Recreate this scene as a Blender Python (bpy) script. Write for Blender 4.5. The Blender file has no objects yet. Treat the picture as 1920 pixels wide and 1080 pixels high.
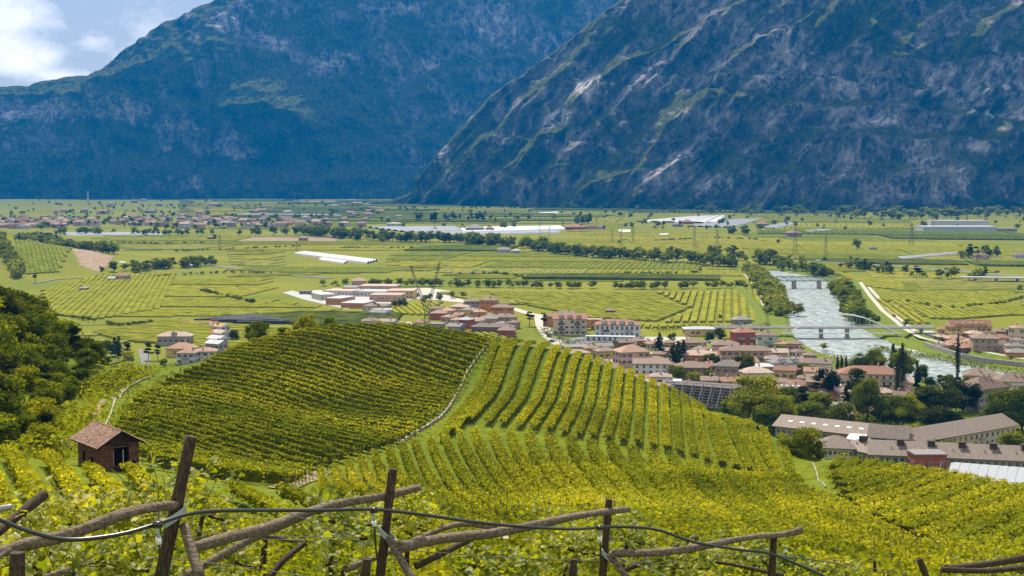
import bpy, math, random
import numpy as np
from mathutils import Vector, Matrix

SC = bpy.context.scene
COL = SC.collection
random.seed(7)
RNG = np.random.default_rng(7)

# ------------------------------------------------------------------ camera
ZC = 100.0
F = 1920 * 50.0 / 36.0
PITCH = math.atan(200.0 / F)
cam_data = bpy.data.cameras.new("camera")
cam_data.lens = 50.0
cam_data.sensor_width = 36.0
cam_data.clip_start = 0.1
cam_data.clip_end = 60000.0
cam = bpy.data.objects.new("camera", cam_data)
COL.objects.link(cam)
cam.location = (0, 0, ZC)
cam.rotation_euler = (math.pi / 2 - PITCH, 0, 0)
SC.camera = cam

# ------------------------------------------------------------------ sun, sky, exposure
SUN_AZ = math.radians(-15.0)      # from +Y, positive to the right
SUN_EL = math.radians(51.0)
sun_dir = Vector((math.sin(SUN_AZ) * math.cos(SUN_EL), math.cos(SUN_AZ) * math.cos(SUN_EL), math.sin(SUN_EL)))
sd = bpy.data.lights.new("sun", 'SUN')
sd.energy = 5.0
sd.angle = math.radians(0.55)
sd.color = (1.0, 0.90, 0.72)
sun = bpy.data.objects.new("sun", sd)
COL.objects.link(sun)
sun.rotation_euler = sun_dir.to_track_quat('Z', 'Y').to_euler()

HAZE_DENSITY = 0.75e-4
HAZE_COLOR = (0.0, 0.20, 0.58)

SC.view_settings.view_transform = 'Standard'
SC.view_settings.look = 'None'
SC.view_settings.gamma = 1.0
SC.view_settings.use_curve_mapping = False
SC.view_settings.exposure = 0.98
SC.cycles.use_denoising = True
SC.cycles.max_bounces = 6
SC.cycles.diffuse_bounces = 2
SC.cycles.glossy_bounces = 2
SC.cycles.transmission_bounces = 3
SC.cycles.transparent_max_bounces = 6
SC.cycles.volume_bounces = 0
SC.cycles.sample_clamp_indirect = 4.0

def ray(px, py):
    u = (px - 960.0) / F
    v = (540.0 - py) / F
    c, s = math.cos(PITCH), math.sin(PITCH)
    return np.array([u, c + v * s, -s + v * c])

def at(px, py, D):
    """the world point seen at a photo position, D metres ahead of the camera"""
    d = ray(px, py)
    return np.array([0, 0, ZC]) + d * (D / d[1])

def G(px, py, z=0.0):
    """the world point seen at a photo position on the level z"""
    d = ray(px, py)
    return np.array([0, 0, ZC]) + d * ((z - ZC) / d[2])

def project(p):
    c, s = math.cos(PITCH), math.sin(PITCH)
    x, y, z = p[0], p[1], p[2] - ZC
    f = y * c - z * s
    u = y * s + z * c
    return 960 + F * x / f, 540 - F * u / f

# sky: Nishita + clouds laid out by direction
world = bpy.data.worlds.new("World")
SC.world = world
world.use_nodes = True
nt = world.node_tree
nt.nodes.clear()
N = nt.nodes.new
L = nt.links.new
out = N("ShaderNodeOutputWorld")
bg = N("ShaderNodeBackground")
sky = N("ShaderNodeTexSky")
sky.sky_type = 'NISHITA'
sky.sun_disc = False
sky.sun_elevation = SUN_EL
sky.sun_rotation = SUN_AZ
sky.altitude = 300
sky.air_density = 1.0
sky.dust_density = 0.8
sky.ozone_density = 1.5
bg.inputs['Strength'].default_value = 0.062
tc = N("ShaderNodeTexCoord")
nz = N("ShaderNodeTexNoise")
nz.inputs['Scale'].default_value = 20.0
nz.inputs['Detail'].default_value = 9.0
nz.inputs['Roughness'].default_value = 0.62
nz.inputs['Distortion'].default_value = 0.25
mp = N("ShaderNodeMapping")
mp.inputs['Scale'].default_value = (1.0, 1.0, 1.8)
mp.inputs['Location'].default_value = (3.1, 0.4, 0.7)
L(tc.outputs['Generated'], mp.inputs['Vector'])
L(mp.outputs['Vector'], nz.inputs['Vector'])
def blob(px, py, rad, zs):
    d = ray(px, py)
    d = d / np.linalg.norm(d)
    sub = N("ShaderNodeVectorMath"); sub.operation = 'SUBTRACT'
    sub.inputs[1].default_value = tuple(d)
    L(tc.outputs['Generated'], sub.inputs[0])
    sc_ = N("ShaderNodeVectorMath"); sc_.operation = 'MULTIPLY'
    sc_.inputs[1].default_value = (1 / rad, 1 / rad, zs / rad)
    L(sub.outputs[0], sc_.inputs[0])
    ln = N("ShaderNodeVectorMath"); ln.operation = 'LENGTH'
    L(sc_.outputs[0], ln.inputs[0])
    mr = N("ShaderNodeMapRange")
    mr.inputs['From Min'].default_value = 0.0
    mr.inputs['From Max'].default_value = 1.0
    mr.inputs['To Min'].default_value = 0.30
    mr.inputs['To Max'].default_value = 0.0
    L(ln.outputs['Value'], mr.inputs['Value'])
    return mr.outputs['Result']
acc = nz.outputs['Fac']
for b in (blob(25, 45, 0.040, 1.1), blob(50, 112, 0.030, 1.8), blob(172, 78, 0.017, 1.9), blob(-120, 20, 0.06, 1.3), blob(120, 150, 0.035, 4.0)):
    ad = N("ShaderNodeMath"); ad.operation = 'ADD'
    L(acc, ad.inputs[0]); L(b, ad.inputs[1])
    acc = ad.outputs[0]
cr = N("ShaderNodeValToRGB")
cr.color_ramp.elements[0].position = 0.50
cr.color_ramp.elements[1].position = 0.90
L(acc, cr.inputs['Fac'])
mixc = N("ShaderNodeMixRGB")
mixc.inputs['Color2'].default_value = (23.0, 21.6, 20.2, 1)
veil = N("ShaderNodeMixRGB")                         # thin high veil over the blue
veil.inputs['Fac'].default_value = 0.6
veil.inputs['Color2'].default_value = (11.0, 10.6, 11.2, 1)
L(sky.outputs['Color'], veil.inputs['Color1'])
L(cr.outputs['Color'], mixc.inputs['Fac'])
L(veil.outputs['Color'], mixc.inputs['Color1'])
L(mixc.outputs['Color'], bg.inputs['Color'])
L(bg.outputs['Background'], out.inputs['Surface'])

# ------------------------------------------------------------------ helpers
def tag(o, label=None, cat=None, group=None, kind=None):
    if label: o['label'] = label
    if cat: o['category'] = cat
    if group: o['group'] = group
    if kind: o['kind'] = kind
    return o

def link(name, me, mats=None, parent=None, loc=None):
    o = bpy.data.objects.new(name, me)
    COL.objects.link(o)
    if me is not None and mats is not None and len(me.materials) == 0:
        for m in (mats if isinstance(mats, (list, tuple)) else [mats]):
            me.materials.append(m)
    if parent is not None: o.parent = parent
    if loc is not None: o.location = loc
    return o

def empty(name, loc=(0, 0, 0), rz=0.0):
    o = bpy.data.objects.new(name, None)
    COL.objects.link(o)
    o.location = loc
    o.rotation_euler = (0, 0, rz)
    o.empty_display_size = 0.5
    return o

def mesh_np(name, V, Q, mi=None, smooth=False, uv=None, attr=None):
    """quads only, from arrays; 4-index rows"""
    V = np.asarray(V, dtype=np.float32); Q = np.asarray(Q, dtype=np.int32)
    me = bpy.data.meshes.new(name)
    me.vertices.add(len(V)); me.vertices.foreach_set('co', V.ravel())
    k = Q.shape[1]
    me.loops.add(Q.size); me.loops.foreach_set('vertex_index', Q.ravel())
    me.polygons.add(len(Q))
    me.polygons.foreach_set('loop_start', np.arange(0, Q.size, k, dtype=np.int32))
    if mi is not None: me.polygons.foreach_set('material_index', np.asarray(mi, dtype=np.int32))
    me.polygons.foreach_set('use_smooth', np.full(len(Q), smooth))
    if uv is not None:
        ul = me.uv_layers.new(name='UVMap')
        ul.data.foreach_set('uv', np.asarray(uv, dtype=np.float32)[Q.ravel()].ravel())
    me.update(calc_edges=True)
    if attr is not None:
        for an, av in attr.items():
            a = me.attributes.new(an, 'FLOAT', 'POINT')
            a.data.foreach_set('value', np.asarray(av, dtype=np.float32))
    return me

def grid_quads(nu, nv):
    """index quads of an nu x nv vertex grid laid out row major [u][v]"""
    a = np.arange(nu * nv).reshape(nu, nv)
    return np.stack([a[:-1, :-1], a[1:, :-1], a[1:, 1:], a[:-1, 1:]], -1).reshape(-1, 4)

class MB:
    """collects faces of any size with a material index"""
    def __init__(s): s.v = []; s.f = []; s.m = []
    def box(s, x0, x1, y0, y1, z0, z1, m=0, rz=0.0, c=(0, 0, 0)):
        b = len(s.v)
        cr_, sr_ = math.cos(rz), math.sin(rz)
        for (x, y, z) in ((x0,y0,z0),(x1,y0,z0),(x1,y1,z0),(x0,y1,z0),(x0,y0,z1),(x1,y0,z1),(x1,y1,z1),(x0,y1,z1)):
            s.v.append((c[0] + x*cr_ - y*sr_, c[1] + x*sr_ + y*cr_, c[2] + z))
        for f in ((3,2,1,0),(4,5,6,7),(0,1,5,4),(1,2,6,5),(2,3,7,6),(3,0,4,7)):
            s.f.append(tuple(b + i for i in f)); s.m.append(m)
        return s
    def poly(s, pts, m=0):
        b = len(s.v); s.v += [tuple(map(float, p)) for p in pts]
        s.f.append(tuple(range(b, b + len(pts)))); s.m.append(m); return s
    def bar(s, p, q, w, m=0, n=4, w2=None):
        p = Vector(tuple(map(float, p))); q = Vector(tuple(map(float, q)))
        d = (q - p)
        if d.length < 1e-6: return s
        d.normalize()
        up = Vector((0, 0, 1)) if abs(d.z) < 0.9 else Vector((1, 0, 0))
        a = d.cross(up).normalized(); c = d.cross(a)
        b = len(s.v); w2 = w if w2 is None else w2
        for (P_, r) in ((p, w), (q, w2)):
            for i in range(n):
                t = 2 * math.pi * (i + 0.5) / n
                s.v.append(tuple(P_ + a * (math.cos(t) * r) + c * (math.sin(t) * r)))
        for i in range(n):
            j = (i + 1) % n
            s.f.append((b + i, b + j, b + n + j, b + n + i)); s.m.append(m)
        s.f.append(tuple(b + i for i in range(n))[::-1]); s.m.append(m)
        s.f.append(tuple(b + n + i for i in range(n))); s.m.append(m)
        return s
    def prism(s, pts, z0, z1, m=0, mt=None):
        """vertical prism on a plan polygon (anticlockwise)"""
        b = len(s.v); n = len(pts)
        s.v += [(float(p[0]), float(p[1]), z0) for p in pts] + [(float(p[0]), float(p[1]), z1) for p in pts]
        for i in range(n):
            j = (i + 1) % n
            s.f.append((b + i, b + j, b + n + j, b + n + i)); s.m.append(m)
        s.f.append(tuple(b + n + i for i in range(n))); s.m.append(m if mt is None else mt)
        return s
    def mesh(s, name, smooth=False):
        me = bpy.data.meshes.new(name)
        me.from_pydata(s.v, [], s.f)
        me.polygons.foreach_set('material_index', s.m)
        if smooth: me.polygons.foreach_set('use_smooth', [True] * len(s.f))
        me.update()
        return me
    def build(s, name, mats, parent=None, loc=None, smooth=False):
        return link(name, s.mesh(name, smooth), mats, parent, loc)

def tube_mesh(name, pts, radii, n=10, noise=0.0, seed=0, caps=True, sub=1):
    """a bent round pole; pts world positions, radii per point; smooth shaded, irregular if noise"""
    pts = [np.array(p, float) for p in pts]
    if sub > 1:
        P = []; R = []
        m = len(pts)
        for i in range(m - 1):
            p0 = pts[max(i-1, 0)]; p1 = pts[i]; p2 = pts[i+1]; p3 = pts[min(i+2, m-1)]
            for k in range(sub):
                t = k / sub
                P.append(0.5*((2*p1) + (-p0+p2)*t + (2*p0-5*p1+4*p2-p3)*t*t + (-p0+3*p1-3*p2+p3)*t**3))
                R.append(radii[i]*(1-t) + radii[i+1]*t)
        P.append(pts[-1]); R.append(radii[-1]); pts = P; radii = R
    rg = np.random.default_rng(seed + 11)
    V = []; m = len(pts)
    ph = rg.uniform(0, 6.28, 8)
    a = None
    for i in range(m):
        d = pts[min(i+1, m-1)] - pts[max(i-1, 0)]
        d = d / (np.linalg.norm(d) + 1e-9)
        if a is None:
            up = np.array([0, 0, 1.0]) if abs(d[2]) < 0.9 else np.array([1.0, 0, 0])
            a = np.cross(d, up)
        a = a - d * np.dot(a, d); a /= np.linalg.norm(a)
        c = np.cross(d, a)
        for k in range(n):
            t = 2*math.pi*k/n
            r = radii[i]*(1 + noise*(0.55*math.sin(2*t+ph[0]+i*0.35) + 0.4*math.sin(3*t+ph[1]-i*0.5) + 0.5*math.sin(i*0.8+ph[2]) + rg.uniform(-.45, .45)))
            V.append(pts[i] + a*math.cos(t)*r + c*math.sin(t)*r)
    Fc = []
    for i in range(m-1):
        for k in range(n):
            k2 = (k+1) % n
            Fc.append((i*n+k, i*n+k2, (i+1)*n+k2, (i+1)*n+k))
    if caps:
        Fc.append(tuple(range(n))[::-1]); Fc.append(tuple((m-1)*n+k for k in range(n)))
    me = bpy.data.meshes.new(name)
    me.from_pydata([tuple(v) for v in V], [], Fc)
    me.polygons.foreach_set('use_smooth', [len(f) == 4 for f in Fc])
    me.update()
    return me

# value noise on arrays
_perm = np.random.default_rng(3).random((256, 256)).astype(np.float64)
def vnoise(x, y):
    xi = np.floor(x).astype(int); yi = np.floor(y).astype(int)
    fx = x - xi; fy = y - yi
    fx = fx*fx*(3-2*fx); fy = fy*fy*(3-2*fy)
    a = _perm[xi & 255, yi & 255]; b = _perm[(xi+1) & 255, yi & 255]
    c = _perm[xi & 255, (yi+1) & 255]; d = _perm[(xi+1) & 255, (yi+1) & 255]
    return (a*(1-fx)+b*fx)*(1-fy) + (c*(1-fx)+d*fx)*fy
def fbm(x, y, octs=5, gain=0.5, lac=2.03, ridged=False):
    s = 0; a = 1; t = 0
    for o in range(octs):
        n = vnoise(x + 17.3*o, y - 9.1*o)
        if ridged: n = 1 - abs(2*n - 1)
        s = s + a*n; t += a; a *= gain; x = x*lac; y = y*lac
    return s/t

def inpoly(px, py, poly):
    px = np.asarray(px, float); py = np.asarray(py, float)
    r = np.zeros(px.shape, bool); n = len(poly); j = n-1
    for i in range(n):
        xi, yi = poly[i][0], poly[i][1]; xj, yj = poly[j][0], poly[j][1]
        c = ((yi > py) != (yj > py)) & (px < (xj-xi)*(py-yi)/(yj-yi+1e-12) + xi)
        r ^= c; j = i
    return r

def resample(P, step=None, n=None):
    P = np.asarray(P, float)
    d = np.r_[0, np.cumsum(np.linalg.norm(np.diff(P, axis=0), axis=1))]
    if n is None: n = max(2, int(d[-1]/step) + 1)
    t = np.linspace(0, d[-1], n)
    return np.stack([np.interp(t, d, P[:, k]) for k in range(P.shape[1])], -1)

# ------------------------------------------------------------------ materials
def new_mat(name):
    m = bpy.data.materials.new(name); m.use_nodes = True
    m.node_tree.nodes.clear()
    return m, m.node_tree, m.node_tree.nodes.new, m.node_tree.links.new

def mat_noise(name, c1, c2, scale=1.0, rough=0.85, detail=6, bump=0.0, bscale=None, spec=0.2, metallic=0.0, stretch=(1,1,1), c3=None, coord='Object', lo=0.35, hi=0.65):
    m, t, N, L = new_mat(name)
    o = N("ShaderNodeOutputMaterial"); b = N("ShaderNodeBsdfPrincipled")
    b.inputs['Roughness'].default_value = rough
    b.inputs['Specular IOR Level'].default_value = spec
    b.inputs['Metallic'].default_value = metallic
    tc = N("ShaderNodeTexCoord"); mp = N("ShaderNodeMapping")
    mp.inputs['Scale'].default_value = stretch
    L(tc.outputs[coord], mp.inputs['Vector'])
    n1 = N("ShaderNodeTexNoise"); n1.inputs['Scale'].default_value = scale; n1.inputs['Detail'].default_value = detail
    n1.inputs['Roughness'].default_value = 0.6
    L(mp.outputs['Vector'], n1.inputs['Vector'])
    r = N("ShaderNodeValToRGB")
    r.color_ramp.elements[0].position = lo; r.color_ramp.elements[0].color = (*c1, 1)
    r.color_ramp.elements[1].position = hi; r.color_ramp.elements[1].color = (*c2, 1)
    if c3 is not None:
        e = r.color_ramp.elements.new((lo+hi)/2); e.color = (*c3, 1)
    L(n1.outputs['Fac'], r.inputs['Fac']); L(r.outputs['Color'], b.inputs['Base Color'])
    if bump:
        n2 = N("ShaderNodeTexNoise"); n2.inputs['Scale'].default_value = bscale or scale*3; n2.inputs['Detail'].default_value = 5
        L(mp.outputs['Vector'], n2.inputs['Vector'])
        bm = N("ShaderNodeBump"); bm.inputs['Strength'].default_value = bump
        bm.inputs['Distance'].default_value = 0.5/(bscale or scale*3)
        L(n2.outputs['Fac'], bm.inputs['Height']); L(bm.outputs['Normal'], b.inputs['Normal'])
    L(b.outputs[0], o.inputs['Surface'])
    return m

def mat_leaf(name, dark, mid, light, trans=0.45, gloss=0.0, nscale=0.02, tint=(1.3, 1.25, 0.35)):
    """foliage: every card (mesh island) gets its own tone, a broad noise shifts whole areas; part of the light passes through"""
    m, t, N, L = new_mat(name)
    o = N("ShaderNodeOutputMaterial")
    ge = N("ShaderNodeNewGeometry"); tc = N("ShaderNodeTexCoord")
    r = N("ShaderNodeValToRGB")
    r.color_ramp.elements[0].position = 0.0; r.color_ramp.elements[0].color = (*dark, 1)
    r.color_ramp.elements[1].position = 1.0; r.color_ramp.elements[1].color = (*light, 1)
    e = r.color_ramp.elements.new(0.5); e.color = (*mid, 1)
    n1 = N("ShaderNodeTexNoise"); n1.inputs['Scale'].default_value = nscale; n1.inputs['Detail'].default_value = 4
    L(ge.outputs['Position'], n1.inputs['Vector'])
    ma = N("ShaderNodeMath"); ma.operation = 'MULTIPLY_ADD'; ma.inputs[1].default_value = 0.6; 
    L(ge.outputs['Random Per Island'], ma.inputs[0])
    ms = N("ShaderNodeMath"); ms.operation = 'MULTIPLY_ADD'; ms.inputs[1].default_value = 1.6; ms.inputs[2].default_value = -0.6
    L(n1.outputs['Fac'], ms.inputs[0]); L(ms.outputs[0], ma.inputs[2])
    L(ma.outputs[0], r.inputs['Fac'])
    oi = N("ShaderNodeObjectInfo")
    hs = N("ShaderNodeHueSaturation")
    mv = N("ShaderNodeMapRange"); mv.inputs['To Min'].default_value = 0.78; mv.inputs['To Max'].default_value = 1.2
    L(oi.outputs['Random'], mv.inputs['Value']); L(mv.outputs['Result'], hs.inputs['Value'])
    mh = N("ShaderNodeMapRange"); mh.inputs['To Min'].default_value = 0.515; mh.inputs['To Max'].default_value = 0.485
    L(oi.outputs['Random'], mh.inputs['Value']); L(mh.outputs['Result'], hs.inputs['Hue'])
    L(r.outputs['Color'], hs.inputs['Color'])
    d = N("ShaderNodeBsdfPrincipled"); d.inputs['Roughness'].default_value = 0.55; d.inputs['Specular IOR Level'].default_value = gloss
    L(hs.outputs['Color'], d.inputs['Base Color'])
    tr = N("ShaderNodeBsdfTranslucent")
    mt = N("ShaderNodeMixRGB"); mt.blend_type = 'MULTIPLY'; mt.inputs['Fac'].default_value = 1.0
    mt.inputs['Color2'].default_value = (*tint, 1)
    L(hs.outputs['Color'], mt.inputs['Color1']); L(mt.outputs['Color'], tr.inputs['Color'])
    mx = N("ShaderNodeMixShader"); mx.inputs['Fac'].default_value = trans
    L(d.outputs[0], mx.inputs[1]); L(tr.outputs[0], mx.inputs[2]); L(mx.outputs[0], o.inputs['Surface'])
    return m

def mat_plain(name, c, rough=0.7, spec=0.3, metallic=0.0):
    m, t, N, L = new_mat(name)
    o = N("ShaderNodeOutputMaterial"); b = N("ShaderNodeBsdfPrincipled")
    n1 = N("ShaderNodeTexNoise"); n1.inputs['Scale'].default_value = 1.7; n1.inputs['Detail'].default_value = 6
    tc = N("ShaderNodeTexCoord"); L(tc.outputs['Object'], n1.inputs['Vector'])
    mr = N("ShaderNodeMapRange"); mr.inputs['To Min'].default_value = 0.82; mr.inputs['To Max'].default_value = 1.12
    L(n1.outputs['Fac'], mr.inputs['Value'])
    hs = N("ShaderNodeHueSaturation"); hs.inputs['Color'].default_value = (*c, 1)
    L(mr.outputs['Result'], hs.inputs['Value']); L(hs.outputs['Color'], b.inputs['Base Color'])
    b.inputs['Roughness'].default_value = rough; b.inputs['Specular IOR Level'].default_value = spec
    b.inputs['Metallic'].default_value = metallic
    L(b.outputs[0], o.inputs['Surface'])
    return m

def mat_roof(name, c, c2, course=0.35):
    """tiles too small to tell apart: courses down the slope, mottled tiles"""
    m, t, N, L = new_mat(name)
    o = N("ShaderNodeOutputMaterial"); b = N("ShaderNodeBsdfPrincipled")
    tc = N("ShaderNodeTexCoord")
    n1 = N("ShaderNodeTexNoise"); n1.inputs['Scale'].default_value = 1.1; n1.inputs['Detail'].default_value = 8; n1.inputs['Roughness'].default_value = 0.75
    L(tc.outputs['Object'], n1.inputs['Vector'])
    r = N("ShaderNodeValToRGB"); r.color_ramp.elements[0].position = 0.38; r.color_ramp.elements[0].color = (*c2, 1)
    r.color_ramp.elements[1].position = 0.6; r.color_ramp.elements[1].color = (*c, 1)
    L(n1.outputs['Fac'], r.inputs['Fac'])
    oi = N("ShaderNodeObjectInfo"); hs = N("ShaderNodeHueSaturation")
    mv = N("ShaderNodeMapRange"); mv.inputs['To Min'].default_value = 0.8; mv.inputs['To Max'].default_value = 1.2
    L(oi.outputs['Random'], mv.inputs['Value']); L(mv.outputs['Result'], hs.inputs['Value'])
    L(r.outputs['Color'], hs.inputs['Color']); L(hs.outputs['Color'], b.inputs['Base Color'])
    w = N("ShaderNodeTexWave"); w.inputs['Scale'].default_value = 0.9; w.bands_direction = 'X'; w.inputs['Distortion'].default_value = 1.0
    L(tc.outputs['Object'], w.inputs['Vector'])
    bm = N("ShaderNodeBump"); bm.inputs['Strength'].default_value = 0.5; bm.inputs['Distance'].default_value = 0.1
    L(w.outputs['Fac'], bm.inputs['Height']); L(bm.outputs['Normal'], b.inputs['Normal'])
    b.inputs['Roughness'].default_value = 0.75; b.inputs['Specular IOR Level'].default_value = 0.35
    L(b.outputs[0], o.inputs['Surface'])
    return m

M = {}
M['vine'] = mat_leaf('vine_leaf', (0.035, 0.055, 0.004), (0.225, 0.235, 0.009), (0.45, 0.43, 0.026), trans=0.45, nscale=0.03)
M['vine_left'] = mat_leaf('vine_leaf_darker', (0.035, 0.055, 0.004), (0.20, 0.225, 0.009), (0.47, 0.455, 0.028), trans=0.40, nscale=0.03)
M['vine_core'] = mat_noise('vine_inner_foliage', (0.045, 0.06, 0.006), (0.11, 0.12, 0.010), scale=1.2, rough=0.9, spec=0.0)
M['vine_near'] = mat_leaf('vine_leaf_near', (0.06, 0.10, 0.008), (0.21, 0.24, 0.014), (0.42, 0.40, 0.025), trans=0.5, gloss=0.35, nscale=1.5)
M['broad'] = mat_leaf('broadleaf_foliage', (0.025, 0.042, 0.006), (0.075, 0.105, 0.010), (0.17, 0.19, 0.016), trans=0.36, nscale=0.05)
M['broad_light'] = mat_leaf('light_broadleaf_foliage', (0.065, 0.095, 0.006), (0.18, 0.205, 0.010), (0.30, 0.30, 0.016), trans=0.42, nscale=0.05)
M['conifer'] = mat_leaf('conifer_foliage', (0.012, 0.020, 0.007), (0.030, 0.044, 0.012), (0.065, 0.080, 0.018), trans=0.15, nscale=0.05, tint=(1.1, 1.1, 0.6))
M['riverside'] = mat_leaf('riverside_foliage', (0.05, 0.075, 0.014), (0.145, 0.18, 0.028), (0.28, 0.31, 0.05), trans=0.35, nscale=0.02)
M['bark'] = mat_noise('bark', (0.05, 0.035, 0.022), (0.13, 0.10, 0.07), scale=4, bump=0.6, stretch=(3, 3, 0.6))
M['grass'] = mat_noise('grass', (0.075, 0.115, 0.008), (0.14, 0.17, 0.012), scale=0.35, detail=10, bump=0.5, bscale=1.5, spec=0.05, coord='Object')
M['soil'] = mat_noise('bare_soil', (0.16, 0.10, 0.06), (0.27, 0.19, 0.12), scale=0.15, detail=8, bump=0.3)
M['gravel'] = mat_noise('pale_gravel', (0.30, 0.28, 0.24), (0.42, 0.40, 0.35), scale=0.6, bump=0.2)
M['asphalt'] = mat_noise('asphalt', (0.10, 0.10, 0.10), (0.17, 0.17, 0.165), scale=0.4)
M['concrete'] = mat_noise('pale_concrete', (0.27, 0.275, 0.28), (0.36, 0.365, 0.37), scale=0.2)
M['stone'] = mat_noise('dry_stone', (0.16, 0.14, 0.11), (0.42, 0.39, 0.33), scale=1.5, bump=0.6)
# ================================================================== terrain
# hill control points: (photo x, photo y, metres ahead), read off the photograph
ctrl_px = [
 # right-hand field, middle field
 (880,795,250),(1000,808,250),(1139,820,250),(1274,848,246),(1407,885,236),(1500,910,225),
 (945,648,362),(1040,655,362),(1140,687,352),(1224,720,335),(1300,758,312),(1412,800,285),(1470,829,266),(1515,870,245),
 (900,730,300),(1080,740,300),(1220,775,292),(1380,830,268),
 (900,900,188),(1050,900,188),(1300,900,205),(1300,950,165),(1500,980,150),(900,1000,122),(1200,1000,128),(700,930,168),
 # left-hand field
 (915,640,366),(780,618,366),(640,618,362),(540,630,352),(450,652,338),(370,680,316),(300,705,292),(235,745,262),(205,780,238),
 (640,700,300),(500,730,276),(750,720,300),(840,760,275),(400,770,246),(620,790,256),(280,800,218),(480,830,214),(650,850,212),
 (300,862,182),(420,880,186),(560,898,190),(760,828,232),
 # hut shelf and lower left rows
 (190,885,150),(60,860,158),(300,900,142),(100,950,108),(450,960,120),(600,960,128),
 # wooded slope
 (0,860,170),(90,800,215),(180,760,270),(0,620,300),(80,650,305),(150,690,318),(230,715,335),(290,712,330),(0,740,235),(-150,560,300),(-250,800,190),
 # right-hand patch
 (1565,856,232),(1700,880,224),(1920,918,205),(2080,950,190),(1600,965,165),(1700,990,148),(1800,1040,123),(1920,1000,140),(2100,1060,120),
 (1530,905,212),
]
ctrl = [at(*c) for c in ctrl_px]
for (x, y, z) in [(0,2,97.2),(0,6,96.2),(0,12,94.9),(-5,12,95.0),(6,13,94.4),(0,20,92.2),(8,20,91.6),(-9,20,92.6),(0,35,87.3),(16,35,86.3),(-16,35,88.0),
                  (0,60,81.4),(22,60,80.4),(-25,60,82.4),(0,90,75.2),(35,90,74.0),(-38,90,76.8),(-60,30,90),(60,30,84),(-120,90,82),(90,80,74),
                  # behind the crests the hill falls to the valley floor
                  (-130,385,46),(-60,400,47),(0,402,46),(6,450,30),(8,520,10),(33,372,46),(38,420,28),(43,480,8),(51,352,38),(58,400,22),(67,460,4),(61,302,35),(71,350,20),(85,420,3),
                  (72,256,42),(83,300,26),(97,350,11),(116,400,0),(87,238,42),(102,290,24),(120,340,9),(141,400,-2),(120,235,38),(150,300,10),(180,340,0),(170,240,30),(210,300,4),
                  (-40,470,22),(-60,540,4),(60,540,-3),(100,500,-4),(-140,450,22),(-190,440,26),
                  (-30,590,-2),(140,520,-4),(210,480,-4),(280,420,-4),(340,340,-4),(-130,560,4),(-230,520,14),(-320,430,34),(-260,360,52),(-200,300,62),(-330,300,66),
                  (-20,660,-4),(120,620,-4),(260,560,-4),(-180,660,-4),(-340,620,4),(400,480,-4)]:
    ctrl.append(np.array([x, y, z], float))
ctrl = np.array(ctrl)
def _tps(r2): return 0.5 * r2 * np.log(r2 + 1e-9)
_S = 100.0
def _fit(P):
    n = len(P); X = P[:, :2]/_S
    r2 = ((X[:, None] - X[None])**2).sum(-1)
    K = _tps(r2) + np.eye(n)*0.004
    Pm = np.c_[np.ones(n), X]
    A = np.zeros((n+3, n+3)); A[:n, :n] = K; A[:n, n:] = Pm; A[n:, :n] = Pm.T
    w = np.linalg.solve(A, np.r_[P[:, 2], 0, 0, 0])
    return X, w
_X, _w = _fit(ctrl)
def smooth01(t): t = np.clip(t, 0, 1); return t*t*(3-2*t)
def far_hill(x, y):
    # the low vineyard hill on the far left and soft rises on the plain
    h = 34*np.exp(-(((x+640)/150)**2 + ((y-1640)/230)**2)) + 30*np.exp(-(((x+860)/160)**2 + ((y-1600)/300)**2))
    return np.maximum(h - 1.2, 0)
def T(x, y):
    """ground height at world x, y (arrays)"""
    x = np.asarray(x, float); y = np.asarray(y, float)
    shp = x.shape; xf = x.ravel(); yf = y.ravel()
    z = np.zeros_like(xf)
    near = (yf < 700) & (np.abs(xf) < 520)
    if near.any():
        q = np.c_[xf[near], yf[near]]/_S
        h = np.zeros(len(q))
        for i0 in range(0, len(q), 20000):
            qq = q[i0:i0+20000]
            r2 = ((qq[:, None] - _X[None])**2).sum(-1)
            h[i0:i0+20000] = _tps(r2) @ _w[:-3] + _w[-3] + qq @ _w[-2:]
        f = smooth01((680 - yf[near])/90) * smooth01((500 - np.abs(xf[near]))/90)
        z[near] = np.maximum(h, 0)*f
    z = z + far_hill(xf, yf)
    return z.reshape(shp)
def T1(x, y): return float(T(np.array([x]), np.array([y]))[0])

def hit(px, py, dz=0.0, d0=4.0, d1=9000.0):
    """first ground point seen at a photo position (ground raised by dz)"""
    d = ray(px, py)
    Ds = np.concatenate([np.arange(d0, 700, 1.0), np.geomspace(700, d1, 400)])
    P = np.array([0, 0, ZC])[None] + d[None]*(Ds/d[1])[:, None]
    below = P[:, 2] < T(P[:, 0], P[:, 1]) + dz
    if not below.any(): return P[-1]
    i = int(np.argmax(below))
    if i == 0: return P[0]
    a, b = Ds[i-1], Ds[i]
    for _ in range(14):
        m = 0.5*(a+b); p = np.array([0, 0, ZC]) + d*(m/d[1])
        if p[2] < T1(p[0], p[1]) + dz: b = m
        else: a = m
    p = np.array([0, 0, ZC]) + d*(b/d[1])
    return p
def Hp(pts, dz=0.0, d0=4.0): return np.array([hit(a, b, dz, d0) for a, b in pts])

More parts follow.
